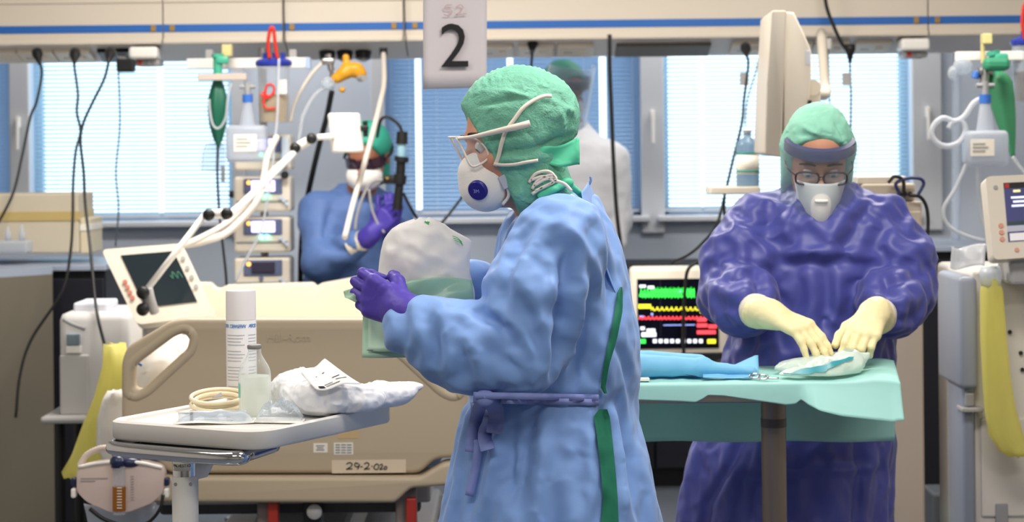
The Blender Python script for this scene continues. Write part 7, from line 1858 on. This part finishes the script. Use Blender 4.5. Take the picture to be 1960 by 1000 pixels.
handC2 = (C_(748, 432, -0.10), V((0.15, -0.3, 0.95)), V((0.2, -0.95, -0.2)), V((-0.95, -0.2, 0.1)), [(0.9, 1.0, 0.7)] * 4, [(0.6, 0.6, 0.5), (0.8, 0.1, 0.7), (0.8, 0, 0.7)])
LC_, MC_ = person_body(pc, JC, hcC, FC, UC, m_skin_dark, 0.009, (handC1, handC2))
shoes(pc, JC, m_shoe)
rowsC = [(352, 684, 28, .06), (372, 682, 58, .10), (400, 678, 80, .135), (450, 672, 84, .15), (540, 668, 86, .15), (650, 668, 92, .16), (780, 668, 102, .18), (860, 668, 108, .18)]
s = SDF(V((-1.02, 7.93, 0.32)), V((-0.3, 8.75, 1.45)), 0.011)
rr = []
for y, x, a, b in rowsC:
    q = C_(x, y, 0.09); rr.append((q.z, q.x, q.y, a * q.y / FPX, b))
s.stack(rr, 0.03)
for a in 'RL':
    s.cap(JC['sh' + a], JC['el' + a], 0.085, 0.078, 0.05); s.cap(JC['el' + a], JC['el' + a].lerp(JC['wr' + a], 0.8), 0.076, 0.05, 0.03)
v, F = s.mesh(); v = relax(v, F, 1, 0.4); n = vnormals(v, F)
v = v + n * (0.007 * crumple(v, 7, 0.9) + 0.003 * crumple(v, 17) + px_folds(v, n, [([(640, 380), (625, 440), (640, 480)], 0.016, -0.016), ([(600, 450), (640, 490), (690, 490)], 0.014, -0.01)], 12))[:, None]
npobj('gown', v, F, mat('mid_blue_gown', (80, 108, 162), 0.65, crease=0.25, cscale=12), pc)
m_glove2 = mat('dark_violet_glove', (62, 48, 150), 0.5)
glove(pc, handC1, JC['wrR'], m_glove2, 0.005); glove(pc, handC2, JC['wrL'], m_glove2, 0.005, cuffr=(0.04, 0.045))
bm = NB(); cyl(bm, JC['elR'].lerp(JC['wrR'], 0.72), JC['elR'].lerp(JC['wrR'], 1.02), 0.050, 0.038, 20); obj('cuff', bm, mat('knit_cuff'), pc, auto=50)
s = SDF(hcC - V((0.17, 0.17, 0.17)), hcC + V((0.17, 0.17, 0.2)), 0.007)
s.ell(LC_(0, -0.016, 0.05), (0.090, 0.105, 0.090), MC_, 0.02); s.cap(LC_(0, -0.06, 0), LC_(0, -0.06, -0.09), 0.07, 0.055, 0.03); s.plane_cut(LC_(0, 0.052, 0.05), MC_ @ V((0, 1, -0.5)))
v6, F6 = s.mesh(); n6 = vnormals(v6, F6); v6 = v6 + n6 * (0.003 * crumple(v6, 16))[:, None]
npobj('cap', v6, F6, mat('teal_cap', (48, 156, 134), 0.65), pc)
bm = NB(); ell(bm, LC_(0, 0.060, -0.058), (0.074, 0.066, 0.060), MC_); obj('mask', bm, m_mask, pc, smooth=True)
bm = NB(); lo_ = [LC_(math.sin(-1.3 + 2.6 * k / 16) * 0.088, math.cos(-1.3 + 2.6 * k / 16) * 0.105, 0.026) for k in range(17)]; hi_ = [LC_(math.sin(-1.3 + 2.6 * k / 16) * 0.088, math.cos(-1.3 + 2.6 * k / 16) * 0.105, -0.022) for k in range(17)]
a_ = [bm.verts.new(p) for p in lo_]; b_2 = [bm.verts.new(p) for p in hi_]
fs = [bm.faces.new((a_[k], a_[k + 1], b_2[k + 1], b_2[k])) for k in range(16)]; bmesh.ops.solidify(bm, geom=fs, thickness=0.003)
obj('goggles', bm, film('dark_goggles', (52, 34, 60), 0.62, 0.1, gloss=0.2), pc, smooth=True)
bm = NB(); tube(bm, [LC_(-0.088, 0.03, 0.006), LC_(-0.094, -0.03, 0.012), LC_(-0.05, -0.11, 0.02), LC_(0.05, -0.11, 0.02), LC_(0.094, -0.03, 0.012), LC_(0.088, 0.03, 0.006)], 0.006, 8, 4); obj('goggle_strap', bm, m_black, pc, smooth=True)
# scope held by C
t = thing('endoscope', 'black endoscope with thin light cable held up by violet gloves', 'endoscope', C_(765, 430, -0.2))
D = DC - 0.26
bm = NB(); cyl(bm, P(770, 252, D), P(769, 276, D), 0.021, 0.023, 16); cyl(bm, P(769, 300, D), P(768, 310, D), 0.028, n=16); cyl(bm, P(768, 300, D), P(766, 345, D), 0.018, n=16); cyl(bm, P(766, 335, D), P(764, 352, D), 0.026, n=16); cyl(bm, P(765, 350, D), P(760, 402, D), 0.016, 0.019, 16); obj('handle', bm, m_black, t, auto=40)
bm = NB(); cyl(bm, P(769, 276, D), P(768, 300, D), 0.017, n=16); obj('steel_ring', bm, mat('pale_blue_ring', (140, 180, 196), 0.3), t, auto=40)
bm = NB(); box(bm, P(750, 345, D), (0.06, 0.03, 0.03), 0.006); cyl(bm, P(752, 342, D), P(733, 344, D), 0.014, n=12); obj('eyepiece', bm, m_black, t, auto=40)
bm = NB(); cyl(bm, P(741, 341, D - .02), P(741, 341, D - .03), 0.006, n=10); obj('brass_screw', bm, m_ochre, t)
bm = NB(); tube(bm, [P(770, 254, D), P(764, 240, D), P(750, 228, D), P(738, 224, D), P(728, 232, D), P(722, 262, D + .1)], 0.006, 8, 6); obj('light_cable', bm, m_black, t, smooth=True)
bm = NB(); tube(bm, [P(735, 345, D), P(718, 346, D), P(704, 358, D), P(690, 390, D), P(682, 420, D), P(680, 440, D)], 0.006, 8, 6); tube(bm, [P(706, 362, D), P(712, 400, D), P(724, 430, D), P(736, 446, D)], 0.005, 8, 6); obj('insertion_tube', bm, m_grey, t, smooth=True)
bm = NB(); tube(bm, [P(772, 370, D + .02), P(785, 396, D + .02), P(798, 418, D + .05)], 0.006, 8, 5); obj('video_cable', bm, m_black, t, smooth=True)

# ================================================================== person D: white coverall by the window
DD = 8.98
D_ = lambda x, y, dz=0.0: P(x, y, DD + dz)
pd = thing('person', 'person in white coverall and clear face shield standing before the blue blinds', 'person', V((D_(1112, 400).x, DD + 0.02, 0)))
hcD = D_(1080, 176, 0.0); FD = V((0.52, -0.80, -0.28)); UD = V((0.14, -0.24, 0.96))
JD = dict(pelvis=D_(1112, 530, 0.02), chest=D_(1112, 330, 0.02), neck=D_(1096, 252, 0.01), shR=D_(1040, 300, 0.02), elR=D_(1030, 420, 0.0), wrR=D_(1040, 520, -0.1),
          shL=D_(1172, 305, 0.02), elL=D_(1182, 420, 0.0), wrL=D_(1165, 520, -0.12),
          hipR=D_(1080, 560, 0.02), knR=V((0.22, DD + 0.02, 0.48)), anR=V((0.22, DD + 0.04, 0.09)), hipL=D_(1150, 560, 0.02), knL=V((0.38, DD + 0.02, 0.48)), anL=V((0.38, DD + 0.04, 0.09)), toe=V((0.05, -0.15, 0)))
handD = [(JD['wr' + a] - V((0, 0, 0.02)), V((0, -0.3, -0.95)), V((sx, -0.3, 0)), V((0, -0.9, 0.2)), [(0.3, 0.4, 0.3)] * 4, [(0.8, 0.4, 0.2), (0.9, 0.1, 0.2), (0.9, 0, 0.2)]) for a, sx in (('R', -0.9), ('L', 0.9))]
LD_, MD_ = person_body(pd, JD, hcD, FD, UD, m_skin_dark, 0.010, handD)
shoes(pd, JD, m_shoe)
rowsD = [(236, 1096, 26, .06), (256, 1098, 44, .08), (280, 1104, 72, .12), (320, 1110, 82, .15), (420, 1112, 80, .15), (560, 1112, 84, .16), (640, 1112, 86, .16)]
s = SDF(V((-0.05, 8.66, 0.12)), V((0.62, 9.32, 1.72)), 0.011)
rr = []
for y, x, a, b in rowsD:
    q = D_(x, y, 0.02); rr.append((q.z, q.x, q.y, a * q.y / FPX, b))
s.stack(rr, 0.03)
for a in 'RL':
    s.cap(JD['sh' + a], JD['el' + a], 0.072, 0.062, 0.05); s.cap(JD['el' + a], JD['wr' + a], 0.06, 0.042, 0.03)
    s.cap(JD['hip' + a], JD['kn' + a], 0.105, 0.085, 0.04); s.cap(JD['kn' + a], JD['an' + a] + V((0, 0, 0.08)), 0.085, 0.07, 0.03)
v, F = s.mesh(); v = relax(v, F, 1, 0.4); n = vnormals(v, F); v = v + n * (0.006 * crumple(v, 7, 0.9) + 0.003 * crumple(v, 17))[:, None]
npobj('coverall', v, F, mat('white_coverall', (198, 199, 206), 0.7, crease=0.2, cscale=12), pd)
s = SDF(hcD - V((0.17, 0.17, 0.17)), hcD + V((0.17, 0.17, 0.2)), 0.007)
s.ell(LD_(0, -0.016, 0.05), (0.088, 0.104, 0.088), MD_, 0.02); s.plane_cut(LD_(0, 0.052, 0.05), MD_ @ V((0, 1, -0.6)))
s.plane_cut(LD_(0, 0, 0.0), MD_ @ V((0, 0.3, -1)))
v6, F6 = s.mesh(); npobj('cap', relax(v6, F6, 1), F6, mat('dark_teal_cap', (46, 118, 102), 0.65), pd)
bm = NB(); R_ = [[bm.verts.new(LD_(math.sin(t_) * r, math.cos(t_) * r * 1.08, u)) for t_ in [-2.2 + 4.4 * k / 28 for k in range(29)]] for r, u in ((0.090, 0.036), (0.106, 0.036), (0.106, 0.072), (0.090, 0.072))]
for i in range(28):
    for k in range(4): bm.faces.new((R_[k][i], R_[k][i + 1], R_[(k + 1) % 4][i + 1], R_[(k + 1) % 4][i]))
obj('shield_band', bm, mat('dark_slate_band', (34, 36, 54), 0.5), pd, auto=50)
bm = NB(); sheet(bm, lambda u, w: LD_(math.sin(-1.5 + 3.0 * u) * 0.112, math.cos(-1.5 + 3.0 * u) * 0.122 + 0.006, 0.13 - 0.30 * w), 26, 10, 0.0008); obj('visor', bm, film('visor_film2', (226, 236, 248), 0.16, 0.06, gloss=0.5), pd, smooth=True)
bm = NB(); ell(bm, LD_(0, 0.066, -0.055), (0.060, 0.055, 0.052), MD_); obj('mask', bm, m_mask, pd, smooth=True)
